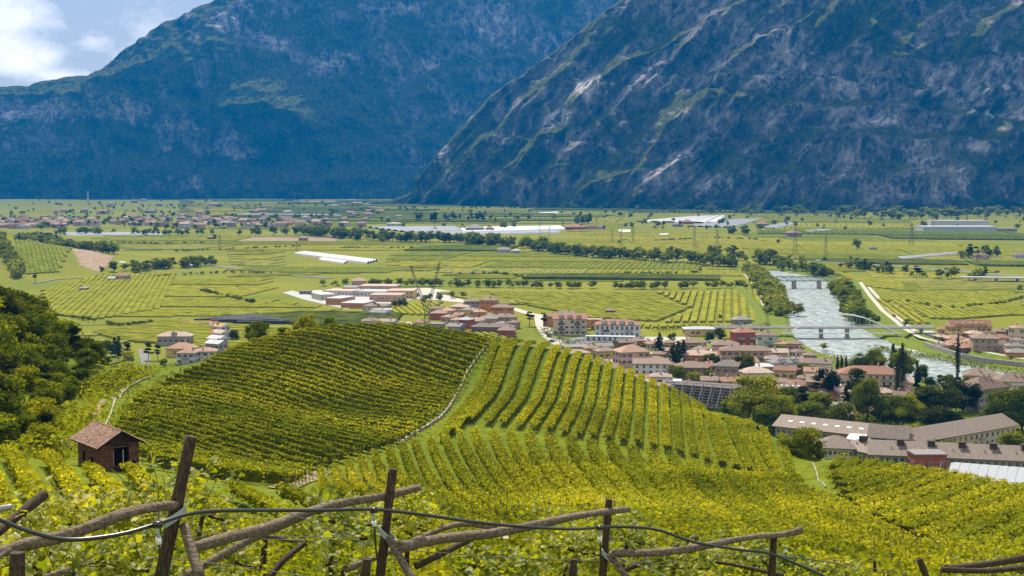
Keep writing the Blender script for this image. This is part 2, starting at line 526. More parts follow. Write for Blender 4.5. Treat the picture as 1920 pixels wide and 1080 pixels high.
# one ground sheet, fine near the camera and coarse towards the mountains
rr = np.concatenate([np.geomspace(1.2, 60, 70), np.linspace(61, 700, 260), np.geomspace(705, 15500, 150)])
th = np.radians(np.concatenate([np.linspace(-85, -24, 45), np.linspace(-23.6, 23.6, 300), np.linspace(24, 85, 45)]))
RR, TH = np.meshgrid(rr, th, indexing='ij')
RMAX = np.minimum(12400/np.cos(TH)*0.98, 5100/np.maximum(np.abs(np.sin(TH)), 1e-6))
RR = np.where(RR > 700, 700+(RR-700)*(np.minimum(RMAX, 12400)-700)/(15500-700), RR)
GX = RR*np.sin(TH); GY = RR*np.cos(TH) - 1.0
GZ = T(GX, GY)
nearf = smooth01((700-GY)/100)
GZ = GZ + nearf*0.25*(fbm(GX/6, GY/6, 4)-0.5) * smooth01(RR/20)
m, t, N, L = new_mat('valley_ground')
o = N("ShaderNodeOutputMaterial"); b = N("ShaderNodeBsdfPrincipled"); b.inputs['Roughness'].default_value = 0.95; b.inputs['Specular IOR Level'].default_value = 0.05
ge = N("ShaderNodeNewGeometry")
n1 = N("ShaderNodeTexNoise"); n1.inputs['Scale'].default_value = 0.5; n1.inputs['Detail'].default_value = 9; n1.inputs['Roughness'].default_value = 0.7
n2 = N("ShaderNodeTexNoise"); n2.inputs['Scale'].default_value = 0.006; n2.inputs['Detail'].default_value = 6
L(ge.outputs['Position'], n1.inputs['Vector']); L(ge.outputs['Position'], n2.inputs['Vector'])
r1 = N("ShaderNodeValToRGB"); r1.color_ramp.elements[0].color = (0.065, 0.092, 0.003, 1); r1.color_ramp.elements[0].position = 0.35
r1.color_ramp.elements[1].color = (0.140, 0.170, 0.006, 1); r1.color_ramp.elements[1].position = 0.66
r2 = N("ShaderNodeValToRGB"); r2.color_ramp.elements[0].color = (0.65, 0.80, 0.9, 1); r2.color_ramp.elements[0].position = 0.35
r2.color_ramp.elements[1].color = (1.0, 1.0, 1.0, 1); r2.color_ramp.elements[1].position = 0.6
L(n1.outputs['Fac'], r1.inputs['Fac']); L(n2.outputs['Fac'], r2.inputs['Fac'])
mu = N("ShaderNodeMixRGB"); mu.blend_type = 'MULTIPLY'; mu.inputs['Fac'].default_value = 1
L(r1.outputs['Color'], mu.inputs['Color1']); L(r2.outputs['Color'], mu.inputs['Color2']); L(mu.outputs['Color'], b.inputs['Base Color'])
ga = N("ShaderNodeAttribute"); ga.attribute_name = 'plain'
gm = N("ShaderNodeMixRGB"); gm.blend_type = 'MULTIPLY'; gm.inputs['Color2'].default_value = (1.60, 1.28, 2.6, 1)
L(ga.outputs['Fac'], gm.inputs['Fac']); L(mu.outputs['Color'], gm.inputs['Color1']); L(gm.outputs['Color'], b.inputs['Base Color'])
bm = N("ShaderNodeBump"); bm.inputs['Strength'].default_value = 0.5; bm.inputs['Distance'].default_value = 0.3
L(n1.outputs['Fac'], bm.inputs['Height']); L(bm.outputs['Normal'], b.inputs['Normal'])
L(b.outputs[0], o.inputs['Surface'])
M['ground'] = m
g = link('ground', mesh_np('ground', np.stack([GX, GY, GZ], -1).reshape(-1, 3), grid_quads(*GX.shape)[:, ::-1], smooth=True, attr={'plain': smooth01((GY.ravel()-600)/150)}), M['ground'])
tag(g, kind='structure')

# ================================================================== mountains
def mat_mountain():
    m, t, N, L = new_mat('mountain_rock_and_forest')
    o = N("ShaderNodeOutputMaterial"); b = N("ShaderNodeBsdfPrincipled"); b.inputs['Roughness'].default_value = 0.95; b.inputs['Specular IOR Level'].default_value = 0.0
    ge = N("ShaderNodeNewGeometry"); at_ = N("ShaderNodeAttribute"); at_.attribute_name = 'veg'
    mp = N("ShaderNodeMapping"); mp.inputs['Scale'].default_value = (1, 1, 0.42)
    L(ge.outputs['Position'], mp.inputs['Vector'])
    n1 = N("ShaderNodeTexNoise"); n1.inputs['Scale'].default_value = 0.022; n1.inputs['Detail'].default_value = 12; n1.inputs['Roughness'].default_value = 0.78
    n2 = N("ShaderNodeTexNoise"); n2.inputs['Scale'].default_value = 0.05; n2.inputs['Detail'].default_value = 8; n2.inputs['Roughness'].default_value = 0.8
    L(mp.outputs['Vector'], n1.inputs['Vector']); L(ge.outputs['Position'], n2.inputs['Vector'])
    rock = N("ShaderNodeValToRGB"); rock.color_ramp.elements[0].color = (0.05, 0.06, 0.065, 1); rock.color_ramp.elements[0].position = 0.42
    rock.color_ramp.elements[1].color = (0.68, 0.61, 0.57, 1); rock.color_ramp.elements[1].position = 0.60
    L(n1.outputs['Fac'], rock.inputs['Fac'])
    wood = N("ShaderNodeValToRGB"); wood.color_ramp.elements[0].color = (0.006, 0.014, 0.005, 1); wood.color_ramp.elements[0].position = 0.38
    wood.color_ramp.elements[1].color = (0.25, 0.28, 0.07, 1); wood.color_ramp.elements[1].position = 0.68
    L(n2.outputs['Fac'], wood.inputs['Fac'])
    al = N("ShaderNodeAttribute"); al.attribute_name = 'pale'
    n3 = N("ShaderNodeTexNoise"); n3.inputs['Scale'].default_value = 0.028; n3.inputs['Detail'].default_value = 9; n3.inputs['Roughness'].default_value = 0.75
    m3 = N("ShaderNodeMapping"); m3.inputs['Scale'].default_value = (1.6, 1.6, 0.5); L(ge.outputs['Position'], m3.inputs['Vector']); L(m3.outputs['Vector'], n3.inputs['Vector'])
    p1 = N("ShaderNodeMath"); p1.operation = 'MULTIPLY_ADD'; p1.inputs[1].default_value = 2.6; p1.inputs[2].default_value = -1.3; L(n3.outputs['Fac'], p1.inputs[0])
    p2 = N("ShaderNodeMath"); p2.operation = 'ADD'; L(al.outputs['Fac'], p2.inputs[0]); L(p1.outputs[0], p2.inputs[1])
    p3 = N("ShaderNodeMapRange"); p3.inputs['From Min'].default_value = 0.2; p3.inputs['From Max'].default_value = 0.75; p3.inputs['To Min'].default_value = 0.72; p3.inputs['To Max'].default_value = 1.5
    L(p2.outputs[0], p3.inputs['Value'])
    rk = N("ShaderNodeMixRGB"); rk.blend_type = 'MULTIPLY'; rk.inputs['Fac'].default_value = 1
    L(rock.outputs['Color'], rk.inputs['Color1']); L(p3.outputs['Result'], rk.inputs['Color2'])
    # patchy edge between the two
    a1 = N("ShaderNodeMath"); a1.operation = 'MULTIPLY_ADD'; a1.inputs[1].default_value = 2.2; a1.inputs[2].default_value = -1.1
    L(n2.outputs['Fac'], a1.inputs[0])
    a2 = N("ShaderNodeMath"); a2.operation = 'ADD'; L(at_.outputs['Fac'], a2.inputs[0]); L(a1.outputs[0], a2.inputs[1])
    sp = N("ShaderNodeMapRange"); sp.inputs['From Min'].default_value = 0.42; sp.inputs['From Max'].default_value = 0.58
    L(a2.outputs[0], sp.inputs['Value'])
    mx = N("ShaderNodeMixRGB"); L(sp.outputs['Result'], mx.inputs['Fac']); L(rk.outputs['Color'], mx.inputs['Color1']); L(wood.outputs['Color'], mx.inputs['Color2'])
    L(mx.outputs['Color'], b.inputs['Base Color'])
    bm = N("ShaderNodeBump"); bm.inputs['Strength'].default_value = 1.0; bm.inputs['Distance'].default_value = 22.0
    L(n2.outputs['Fac'], bm.inputs['Height']); L(bm.outputs['Normal'], b.inputs['Normal'])
    L(b.outputs[0], o.inputs['Surface'])
    return m
M['mountain'] = mat_mountain()

def seg_sd(X, Z, line):
    """signed distance to a polyline in the (x, z) elevation; positive above / left of it"""
    best = np.full(X.shape, 1e9); sgn = np.zeros(X.shape); tt = np.zeros(X.shape)
    L_ = np.array(line, float); n = len(L_)-1
    for i in range(n):
        a = L_[i]; b_ = L_[i+1]; d = b_-a; l2 = (d**2).sum()
        t_ = np.clip(((X-a[0])*d[0] + (Z-a[1])*d[1])/l2, 0, 1)
        ex = X-(a[0]+t_*d[0]); ez = Z-(a[1]+t_*d[1])
        dist = np.hypot(ex, ez)
        cr_ = d[0]*ez - d[1]*ex
        up = dist < best
        best = np.where(up, dist, best); sgn = np.where(up, np.sign(cr_), sgn); tt = np.where(up, (i+t_)/n, tt)
    return best*np.where(sgn >= 0, 1, -1), tt

def mountain(name, Dn, x_range, ybase, outline, ridges, ledges, rockspots, nx, nz, back, seed, slope, amp, vegbase, minor=None, warp=95, palek=1.0):
    """a mountain face as relief: y = base + recession with height, spurs standing proud, ledges cut in"""
    def PX(px, py): p = at(px, py, Dn); return (p[0], p[2])
    ox = [PX(a, b) for a, b in outline]
    xs = np.linspace(x_range[0], x_range[1], nx)
    zt = np.interp(xs, [p[0] for p in ox], [p[1] for p in ox])
    zt = np.maximum(zt + 26*(fbm(xs/90, xs*0+seed, 5)-0.5) * np.clip(zt/150, 0, 1), 3)
    tz = np.linspace(0, 1, nz)
    X = np.repeat(xs[:, None], nz, 1); Z = zt[:, None]*tz[None]
    wx = X + warp*(fbm(X/200+seed, Z/200, 6, gain=0.6)-0.5); wz = Z + warp*(fbm(X/200, Z/200+seed+40, 6, gain=0.6)-0.5)
    Y = np.interp(X, *ybase) + slope*Z
    veg = np.full(X.shape, vegbase)
    for (pts, A, w, w2) in ridges:
        s, tt = seg_sd(wx, wz, [PX(a, b) for a, b in pts])
        fade = smooth01(tt/0.08)*0.5+0.5
        fade = fade*(1-0.3*smooth01((tt-0.9)/0.1))
        up = np.where(s > 0, np.exp(-np.clip(s, 0, None)/w), np.exp(np.clip(s, None, 0)/w2))
        Y -= A*up*fade
        veg += 0.6*np.exp(-((s-w*0.45)/(w*0.75))**2)
    for (pts, A, w) in ledges:
        s, tt = seg_sd(wx, wz, [PX(a, b) for a, b in pts])
        Y += A*smooth01((s+w)/(2*w))
        veg += 0.7*np.exp(-(s/(w*1.3))**2)
    # gullies running down the fall line plus broken rock
    gl = fbm(wx/150 + wz/420 + seed, wz/700, 4, ridged=True)
    Y -= amp*1.6*(gl-0.5)
    big = fbm(X/420+seed*2, Z/300, 4); Y -= amp*2.2*(big-0.5)
    f2 = fbm(X/60+seed, Z/75, 6, gain=0.58, ridged=True); Y -= amp*0.85*(f2-0.5)
    f3 = fbm(X/19, Z/24+seed, 4, gain=0.6); Y -= amp*0.38*(f3-0.5)
    veg += 1.9*(fbm(X/120+9, Z/85+seed, 5, gain=0.6)-0.5) + 0.5*(0.5-gl)
    pale = np.zeros(X.shape)
    for (px, py, rx, rz_, k) in rockspots:
        c = PX(px, py); s_ = Dn/F
        q = np.exp(-(((wx-c[0])/(rx*s_))**2 + ((wz-c[1])/(rz_*s_))**2))
        veg -= k*q; pale += palek*np.clip(k, 0, 2)*q; Y += 30*q*np.sign(k)*0.6
    veg += np.clip(0.55 - Z/150, 0, 0.6)
    # crown the top and fall away behind
    if minor:
        # lesser spurs between the main ones, steep above and gentle below their crest lines
        for (per, A_, sl) in minor:
            p_ = (wz*1.0 - sl*wx + 60*(fbm(X/260+3, Z/260+seed, 4)-0.5))/per
            q_ = p_ - np.floor(p_)
            prof = np.where(q_ < .22, smooth01(q_/.22), 1-smooth01((q_-.22)/.78))
            mod = np.clip(2.2*fbm(X/240+seed*3+per, Z/200, 4)-.55, 0, 1.3)
            Y += A_*(prof-0.5)*mod
            veg += 0.42*np.exp(-((q_-.12)/.12)**2)*mod
    rows = [np.stack([X, Y, Z], -1)]
    extra = []
    for k, (dy, dz) in enumerate(back):
        extra.append(np.stack([xs, Y[:, -1]+dy, np.maximum(zt+dz + 10*(fbm(xs/70, xs*0+k+seed, 3)-0.5), 1)], -1)[:, None])
    V = np.concatenate(rows+extra, 1)
    vg = np.concatenate([veg] + [np.full((nx, 1), 0.9)]*len(back), 1)
    me = mesh_np(name, V.reshape(-1, 3), grid_quads(V.shape[0], V.shape[1]), smooth=True, attr={'veg': vg.ravel(), 'pale': np.concatenate([pale, np.zeros((nx, len(back)))], 1).ravel()})
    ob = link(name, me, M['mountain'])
    tag(ob, kind='structure')
    return ob

mountain('mountain', 8800, (-3400, 1500), ([-3400, -700, 400, 1500], [8250, 8250, 8500, 8900]),
    [(-60,176),(0,172),(60,171),(85,160),(140,153),(200,149),(222,132),(240,108),(270,84),(300,60),(350,28),(388,-2),(450,-45),(600,-90),(900,-120),(1400,-140)],
    [([(0,186),(60,182),(90,176),(180,182),(280,192),(340,205),(390,212)], 240, 80, 420),
     ([(190,175),(260,150),(330,118),(360,92)], 420, 190, 260),
     ([(300,178),(350,150),(392,124)], 200, 70, 200),
     ([(430,214),(475,203),(530,205),(575,220),(600,240),(604,262)], 430, 120, 330),
     ([(455,182),(485,170),(530,186),(580,205)], 180, 70, 160),
     ([(20,308),(45,290),(68,302)], 100, 45, 90),
     ([(380,40),(440,110),(430,190)], 130, 80, 400)],
    [([(150,330),(300,300),(420,320),(560,330),(730,320)], 160, 60), ([(0,250),(150,240),(330,262)], 60, 40)],
    [(60,215,50,20,0.9),(150,215,40,28,0.9),(260,215,70,30,0.8),(345,275,18,20,0.9),(450,275,38,24,1.0),(380,240,50,15,0.7),(420,345,70,12,0.6),(500,300,30,12,.6),
     (420,50,40,30,0.7),(510,72,30,14,0.7),(630,115,35,18,0.8),(740,10,40,16,0.6),(800,110,30,25,0.7),(930,50,60,50,0.7),
     (620,280,120,50,-0.7),(700,210,80,60,-0.5),(60,340,80,30,-0.6),(540,140,90,40,-0.4)],
    760, 300, [(60,22),(300,30),(900,-200),(1200,-700)], 3.0, 0.46, 76, 0.50, minor=[(300, 70, 0.35), (120, 34, -0.5)])

mountain('mountain_spur', 5400, (-640, 2300), ([-640, -300, 0, 900, 2300], [6350, 6000, 5600, 4800, 4600]),
    [(640,392),(690,388),(738,372),(760,335),(800,290),(850,232),(900,180),(950,140),(1000,102),(1060,60),(1130,12),(1180,-25),(1300,-90),(1500,-140),(2200,-160)],
    [([(950,212),(1006,160),(1040,135),(1075,106),(1110,55),(1139,10)], 110, 16, 230),
     ([(1065,236),(1080,191),(1120,150),(1165,117),(1240,85),(1314,42),(1380,10),(1440,-20)], 150, 20, 260),
     ([(1060,377),(1112,340),(1181,319),(1240,234),(1320,170),(1362,112),(1400,85),(1463,58),(1545,0)], 130, 15, 230),
     ([(1545,-4),(1585,45),(1620,82)], 90, 30, 90),
     ([(1638,143),(1665,117),(1718,90)], 80, 26, 110), ([(1655,106),(1692,58)], 60, 22, 90),
     ([(1760,102),(1803,53),(1856,21),(1915,0)], 120, 34, 130), ([(1850,110),(1880,60),(1930,20)], 80, 40, 90),
     ([(1115,234),(1145,218),(1175,208)], 60, 26, 90), ([(1240,90),(1270,60),(1310,10)], 60, 20, 90),
     ([(1370,75),(1390,50),(1415,30)], 40, 15, 70),
     ([(790,310),(860,260),(930,250)], 80, 50, 160)],
    [([(1314,182),(1400,196),(1484,212),(1560,204),(1640,202),(1750,223),(1920,226),(2100,230)], 75, 15),
     ([(1000,245),(1060,238),(1150,236),(1260,200)], 60, 16), ([(1300,300),(1500,330),(1700,300),(1920,320)], 50, 30), ([(1250,130),(1450,175),(1600,150)], 24, 9), ([(1380,260),(1600,255),(1900,275)], 26, 9), ([(1650,170),(1800,180),(1930,150)], 30, 10), ([(1000,310),(1150,320),(1250,300)], 30, 10), ([(1560,110),(1700,125),(1930,100)], 24, 10)],
    [(1455,115,34,45,1.1),(1400,150,22,28,0.9),(1350,140,22,18,0.8),(1555,170,40,34,0.8),(1585,110,18,20,.8),(1110,155,30,32,1.0),(1235,155,24,20,0.9),
     (1040,215,30,16,0.8),(1800,222,34,9,1.2),(1820,160,90,40,0.7),(1700,170,60,24,0.5),(1290,215,40,16,0.7),(1245,320,34,30,0.8),(1300,340,40,22,.5),(1650,352,45,14,1.2),
     (1700,330,24,14,1.2),(1640,290,26,24,0.8),(1740,280,30,16,0.6),(1480,300,80,50,0.25),(820,285,16,26,0.9),(930,250,22,20,0.8),(1130,270,20,18,.8),(1590,235,30,10,0.7),(960,340,40,12,.5),
     (1560,60,60,30,-0.2),(1640,40,50,60,-0.9),(1000,290,120,60,-0.35),(1860,270,90,50,-0.5),(1500,260,140,14,-0.3),(1760,60,40,60,-0.4),(1180,40,60,40,-0.4)],
    820, 360, [(60,10),(400,-100),(900,-500),(1200,-900)], 11.0, 0.42, 66, 0.14, minor=[(185, 105, 0.95), (80, 34, 1.2)], warp=62, palek=1.7)
# ================================================================== vineyards on the hill
def cards_VQ(C, size, rng, flat=0.55, aspect=0.75):
    """one small leaf-cluster quad at every centre, turned at random, flat=1 mostly level"""
    n = len(C)
    nrm = rng.normal(size=(n, 3)); nrm[:, 2] = np.abs(nrm[:, 2])*(1+2.2*flat) + flat*0.3
    nrm /= np.linalg.norm(nrm, axis=1)[:, None]
    a = np.cross(nrm, rng.normal(size=(n, 3))); a /= np.linalg.norm(a, axis=1)[:, None] + 1e-9
    b = np.cross(nrm, a)
    s = size*(0.6+0.8*rng.random(n))[:, None]
    k = aspect*(0.8+0.4*rng.random(n))[:, None]
    j = rng.uniform(0.7, 1.15, (4, n, 1))
    V = np.stack([C - a*s*j[0], C - b*s*k*j[1], C + a*s*j[2], C + b*s*k*j[3]], 1).reshape(-1, 3)
    return V, np.arange(4*n).reshape(n, 4)

def row_geometry(P, width, z0, z1, dens, size, rng, side_drop=0.35, core=True):
    """foliage of one trained row along the ground line P (k x 2): cards on a bushy strip over a solid inner mass"""
    P = resample(P, step=1.5) if len(P) > 1 else P
    k = len(P)
    d = np.gradient(P, axis=0); d /= np.linalg.norm(d, axis=1)[:, None] + 1e-9
    nr = np.stack([-d[:, 1], d[:, 0]], -1)
    L_ = float(np.linalg.norm(np.diff(P, axis=0), axis=1).sum())
    n = max(4, int(L_*dens))
    t = rng.random(n)*(k-1); i = np.clip(t.astype(int), 0, k-2); f = (t-i)[:, None]
    base = P[i]*(1-f) + P[i+1]*f; nn = nr[i]
    u = rng.uniform(-1, 1, n)
    side = rng.random(n) < side_drop
    u = np.where(side, np.sign(u)*(0.85+0.2*rng.random(n)), u)
    wv = 0.82 + 0.3*vnoise(base[:, 0]*0.6, base[:, 1]*0.6)
    xy = base + nn*(u*width*0.5*wv)[:, None]
    gz = T(xy[:, 0], xy[:, 1])
    hz = np.where(side, z0 + (z1-z0)*rng.random(n), z1 - 0.25*np.abs(u)**2*(z1-z0) + rng.normal(0, 0.10, n))
    hz = hz + 0.45*(vnoise(base[:, 0]*0.9+5, base[:, 1]*0.9)-0.5)
    C = np.c_[xy, gz+hz]
    V, Q = cards_VQ(C, size, rng)
    mi = np.zeros(len(Q), int)
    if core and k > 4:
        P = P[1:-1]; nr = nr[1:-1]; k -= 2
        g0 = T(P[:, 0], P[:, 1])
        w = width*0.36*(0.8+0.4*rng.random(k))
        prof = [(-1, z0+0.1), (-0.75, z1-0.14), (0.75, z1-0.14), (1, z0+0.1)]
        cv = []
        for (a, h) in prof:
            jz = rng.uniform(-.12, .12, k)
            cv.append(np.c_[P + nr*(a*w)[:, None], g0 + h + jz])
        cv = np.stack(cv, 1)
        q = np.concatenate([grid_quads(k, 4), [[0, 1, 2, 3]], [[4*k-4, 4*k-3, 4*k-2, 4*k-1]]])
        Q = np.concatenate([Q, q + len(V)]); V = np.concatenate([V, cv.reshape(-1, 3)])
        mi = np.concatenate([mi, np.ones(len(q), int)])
    return V, Q, mi

def posts_mb(P, step, h, r, lean=0.0, off=0.0):
    mb = MB()
    PP = resample(P, step=step)
    for j, p in enumerate(PP):
        z = T1(p[0], p[1])
        lx, ly = random.uniform(-.05, .05), random.uniform(-.05, .05)
        mb.bar((p[0]+off, p[1], z-0.2), (p[0]+off+lx, p[1]+ly, z+h*random.uniform(.92, 1.06)), r, n=3)
    return mb
M['post_wood'] = mat_noise('weathered_post_wood', (0.09, 0.065, 0.045), (0.22, 0.17, 0.12), scale=2.0, stretch=(4, 4, 0.8))

ORD = ['first','second','third','fourth','fifth','sixth','seventh','eighth','ninth','tenth','eleventh','twelfth','thirteenth','fourteenth','fifteenth','sixteenth',
       'seventeenth','eighteenth','nineteenth','twentieth']
def ordinal(i):
    if i < 20: return ORD[i]
    tens = {2:'twenty',3:'thirty',4:'forty',5:'fifty'}[ (i+1)//10 ]
    return tens + ('-'+ORD[(i+1) % 10 - 1] if (i+1) % 10 else 'th') if (i+1) % 10 else {2:'twentieth',3:'thirtieth',4:'fortieth',5:'fiftieth'}[(i+1)//10]

def vine_row(P, label, group, width, z0, z1, dens, size, mat, post_step=5.0, post_h=None, side_drop=0.35, cat='vine row'):
    P = np.asarray(P, float)[:, :2]
    if np.linalg.norm(P[-1]-P[0]) < 3: return None
    V, Q, mi = row_geometry(P, width, z0, z1, dens, size, RNG, side_drop)
    c = P[0]; cz = T1(c[0], c[1])
    V = V - np.array([c[0], c[1], cz])
    e = empty('vine_row', (c[0], c[1], cz))
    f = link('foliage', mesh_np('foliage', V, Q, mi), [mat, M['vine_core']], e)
    f['kind'] = 'stuff'
    if post_step:
        pm = posts_mb(P, post_step, post_h or z1+0.25, 0.05)
        pm.v = [(x-c[0], y-c[1], z-cz) for x, y, z in pm.v]
        p = pm.build('trellis_posts', M['post_wood'], e); p['kind'] = 'stuff'
    tag(e, label, cat, group)
    return e

def clip_rows(poly, dirv, spacing, jitter=0.0):
    """parallel segments inside a plan polygon"""
    poly = np.asarray(poly, float)[:, :2]
    d = np.asarray(dirv, float)[:2]; d = d/np.linalg.norm(d); nr = np.array([-d[1], d[0]])
    s = poly @ nr; t = poly @ d
    segs = []
    v = s.min() + spacing*0.5
    while v < s.max():
        xs = []
        for i in range(len(poly)):
            a, b = s[i], s[(i+1) % len(poly)]
            if (a-v)*(b-v) < 0:
                f = (v-a)/(b-a); xs.append(t[i]*(1-f)+t[(i+1) % len(poly)]*f)
        xs.sort()
        for k in range(0, len(xs)-1, 2):
            if xs[k+1]-xs[k] > 3: segs.append((d*xs[k]+nr*v, d*xs[k+1]+nr*v))
        v += spacing
    return segs

def two_edge_rows(A, B, n):
    """rows joining two edge polylines given as matching world points"""
    A = np.asarray(A, float)[:, :2]; B = np.asarray(B, float)[:, :2]
    k = np.linspace(0, len(A)-1, n)
    out_ = []
    for v in k:
        i = min(int(v), len(A)-2); f = v-i
        out_.append((A[i]*(1-f)+A[i+1]*f, B[i]*(1-f)+B[i+1]*f))
    return out_

# --- right-hand slope: separate rows with grass lanes between
topR = [(926,650),(945,648),(968,637),(992,637),(1017,647),(1040,655),(1060,660),(1080,667),(1100,675),(1120,681),(1140,688),(1162,698),(1182,703),(1202,711),(1224,721),(1246,733),(1266,741),(1285,753),(1303,760),(1320,768),(1341,775),(1366,783),(1387,792),(1412,803),(1437,818),(1470,832)]
botR = [(826,822),(850,808),(878,786),(912,790),(940,792),(970,798),(997,803),(1026,806),(1055,810),(1083,814),(1110,818),(1139,822),(1166,826),(1195,830),(1224,836),(1250,841),(1274,848),(1301,856),(1326,864),(1355,870),(1382,877),(1407,882),(1432,888),(1457,893),(1478,899),(1495,906)]
def crestfix(pts):
    """points on or just below the crest, whichever the ray meets; limited to the hill"""
    out_ = []
    for (a, b) in pts:
        p = hit(a, b, 1.4, 30)
        k = 0
        while p[1] > 430 and k < 30: b += 2; p = hit(a, b, 1.4, 30); k += 1
        out_.append(p)
    return np.array(out_)
topRw = crestfix(topR); botRw = Hp(botR, 1.0, 30)
for i, (a, b) in enumerate(zip(topRw, botRw)):
    d = (a-b)[:2]; d = d/np.linalg.norm(d)
    vine_row([b[:2], a[:2]+d*14], f"{ordinal(i)} sunlit vine row from the left on the grassy slope right of the stone wall", 'separate vine rows on the sunlit right-hand slope',
             1.5, 0.95, 1.5, 34, 0.18, M['vine'], post_step=5.5, post_h=1.8)

# --- middle slope: the rows fan out and close up into one canopy
A_px = [(602,874),(690,847),(780,822),(878,800),(1000,812),(1139,828),(1274,852),(1407,888),(1500,914),(1560,935)]
B_px = [(618,930),(790,957),(905,978),(1080,1003),(1250,1032),(1450,1052),(1600,1056),(1720,1051),(1790,1042),(1830,1050)]
Aw = Hp(A_px, 1.5, 30); Bw = Hp(B_px, 1.5, 30)
for i, (a, b) in enumerate(two_edge_rows(Aw, Bw, 33)):
    ln = np.linalg.norm(a-b)
    b = b + (b-a)*0.10
    vine_row([a, b], f"{ordinal(i)} vine row from the left in the yellow-green field below the terrace edge", 'close vine rows on the middle slope',
             float(np.interp(i, [0, 9, 14, 34], [0.95, 1.15, 2.0, 2.6])), 0.6, 1.55 if i < 14 else 1.8, 32, 0.185, M['vine'], post_step=6.0, post_h=2.2)

# --- left slope: rows along the contour
polyL = Hp([(206,800),(238,752),(300,712),(372,682),(452,654)], 1.4, 30).tolist()
polyL += crestfix([(540,633),(640,620),(780,620),(908,642)]).tolist()
polyL += Hp([(880,700),(840,762),(800,798),(730,835),(655,858),(590,880),(548,902),(470,895),(380,882),(290,866)], 1.0, 30).tolist()
polyL = np.array(polyL)
# stretch the crest side a little way over the top
cen = polyL[:, :2].mean(0)
for i in range(4, 9): polyL[i, :2] += (polyL[i, :2]-cen)/np.linalg.norm(polyL[i, :2]-cen)*10
dL = (hit(800, 748, 1.0, 30) - hit(480, 668, 1.0, 30))[:2]
segsL = clip_rows(polyL, dL, 3.25)
segsL.sort(key=lambda s: (s[0][1]+s[1][1]))
for i, (a, b) in enumerate(segsL):
    vine_row([a, b], f"{ordinal(i)} dark green vine row up from the hut on the left-hand hillside", 'contour vine rows on the left-hand hillside',
             1.05, 0.3, 1.95, 30, 0.19, M['vine_left'], post_step=6.0, post_h=2.3)

# --- rows running down below the hut
pairs = [((-150,800),(-60,905)),((-62,822),(0,925)),((14,838),(72,930)),((88,848),(157,940)),((169,874),(228,934)),((240,872),(312,934)),((352,904),(424,957)),((436,907),(522,950)),((528,913),(618,951))]
for i, (a, b) in enumerate(pairs):
    pa, pb = hit(*a, 1.5, 30), hit(*b, 1.5, 30)
    pc = pb + (pb-pa)*0.55
    vine_row([pa[:2], pc[:2]], f"{ordinal(i)} vine row from the left running down the grass beside and below the brick hut", 'vine rows below the hut',
             1.5, 0.7, 1.75, 46, 0.17, M['vine'], post_step=4.5)

# --- right-hand patch
polyP = crestfix([(1556,850),(1640,862),(1720,876),(1800,888),(1860,900),(1925,914)]).tolist() + Hp([(2060,960),(2040,1085),(1925,1070),(1805,1036),(1700,996),(1612,958),(1572,908)], 1.5, 30).tolist()
polyP = np.array(polyP)
dP = (hit(1765, 930, 1.5, 30) - hit(1640, 965, 1.5, 30))[:2]
for i, (a, b) in enumerate(clip_rows(polyP, dP, 2.9)):
    vine_row([a, b], f"{ordinal(i)} vine row counted up from the curved lower edge of the rounded right-hand plot", 'close vine rows of the right-hand plot',
             2.5, 0.5, 1.8, 34, 0.185, M['vine'], post_step=6.0, post_h=2.15)

# --- the slope just beyond the pergola
polyN = Hp([(320,985),(480,975),(630,960),(800,975),(920,990),(1085,1012),(1250,1040),(1450,1062),(1600,1066),(1800,1052),(1925,1085)], 1.5, 40)[:, :2].tolist()
polyN += [(34, 50), (10, 42), (-18, 46), (-30, 75)]
dN = (hit(1330, 1076, 1.5, 40) - hit(1180, 1026, 1.5, 40))[:2]
for i, (a, b) in enumerate(clip_rows(polyN, dN, 2.6)):
    vine_row([a, b], f"{ordinal(i)} vine row up from the wooden pergola across the slope directly beyond it", 'vine rows on the slope beyond the pergola',
             2.1, 0.6, 1.85, 55, 0.15, M['vine'], post_step=4.0, post_h=2.0)
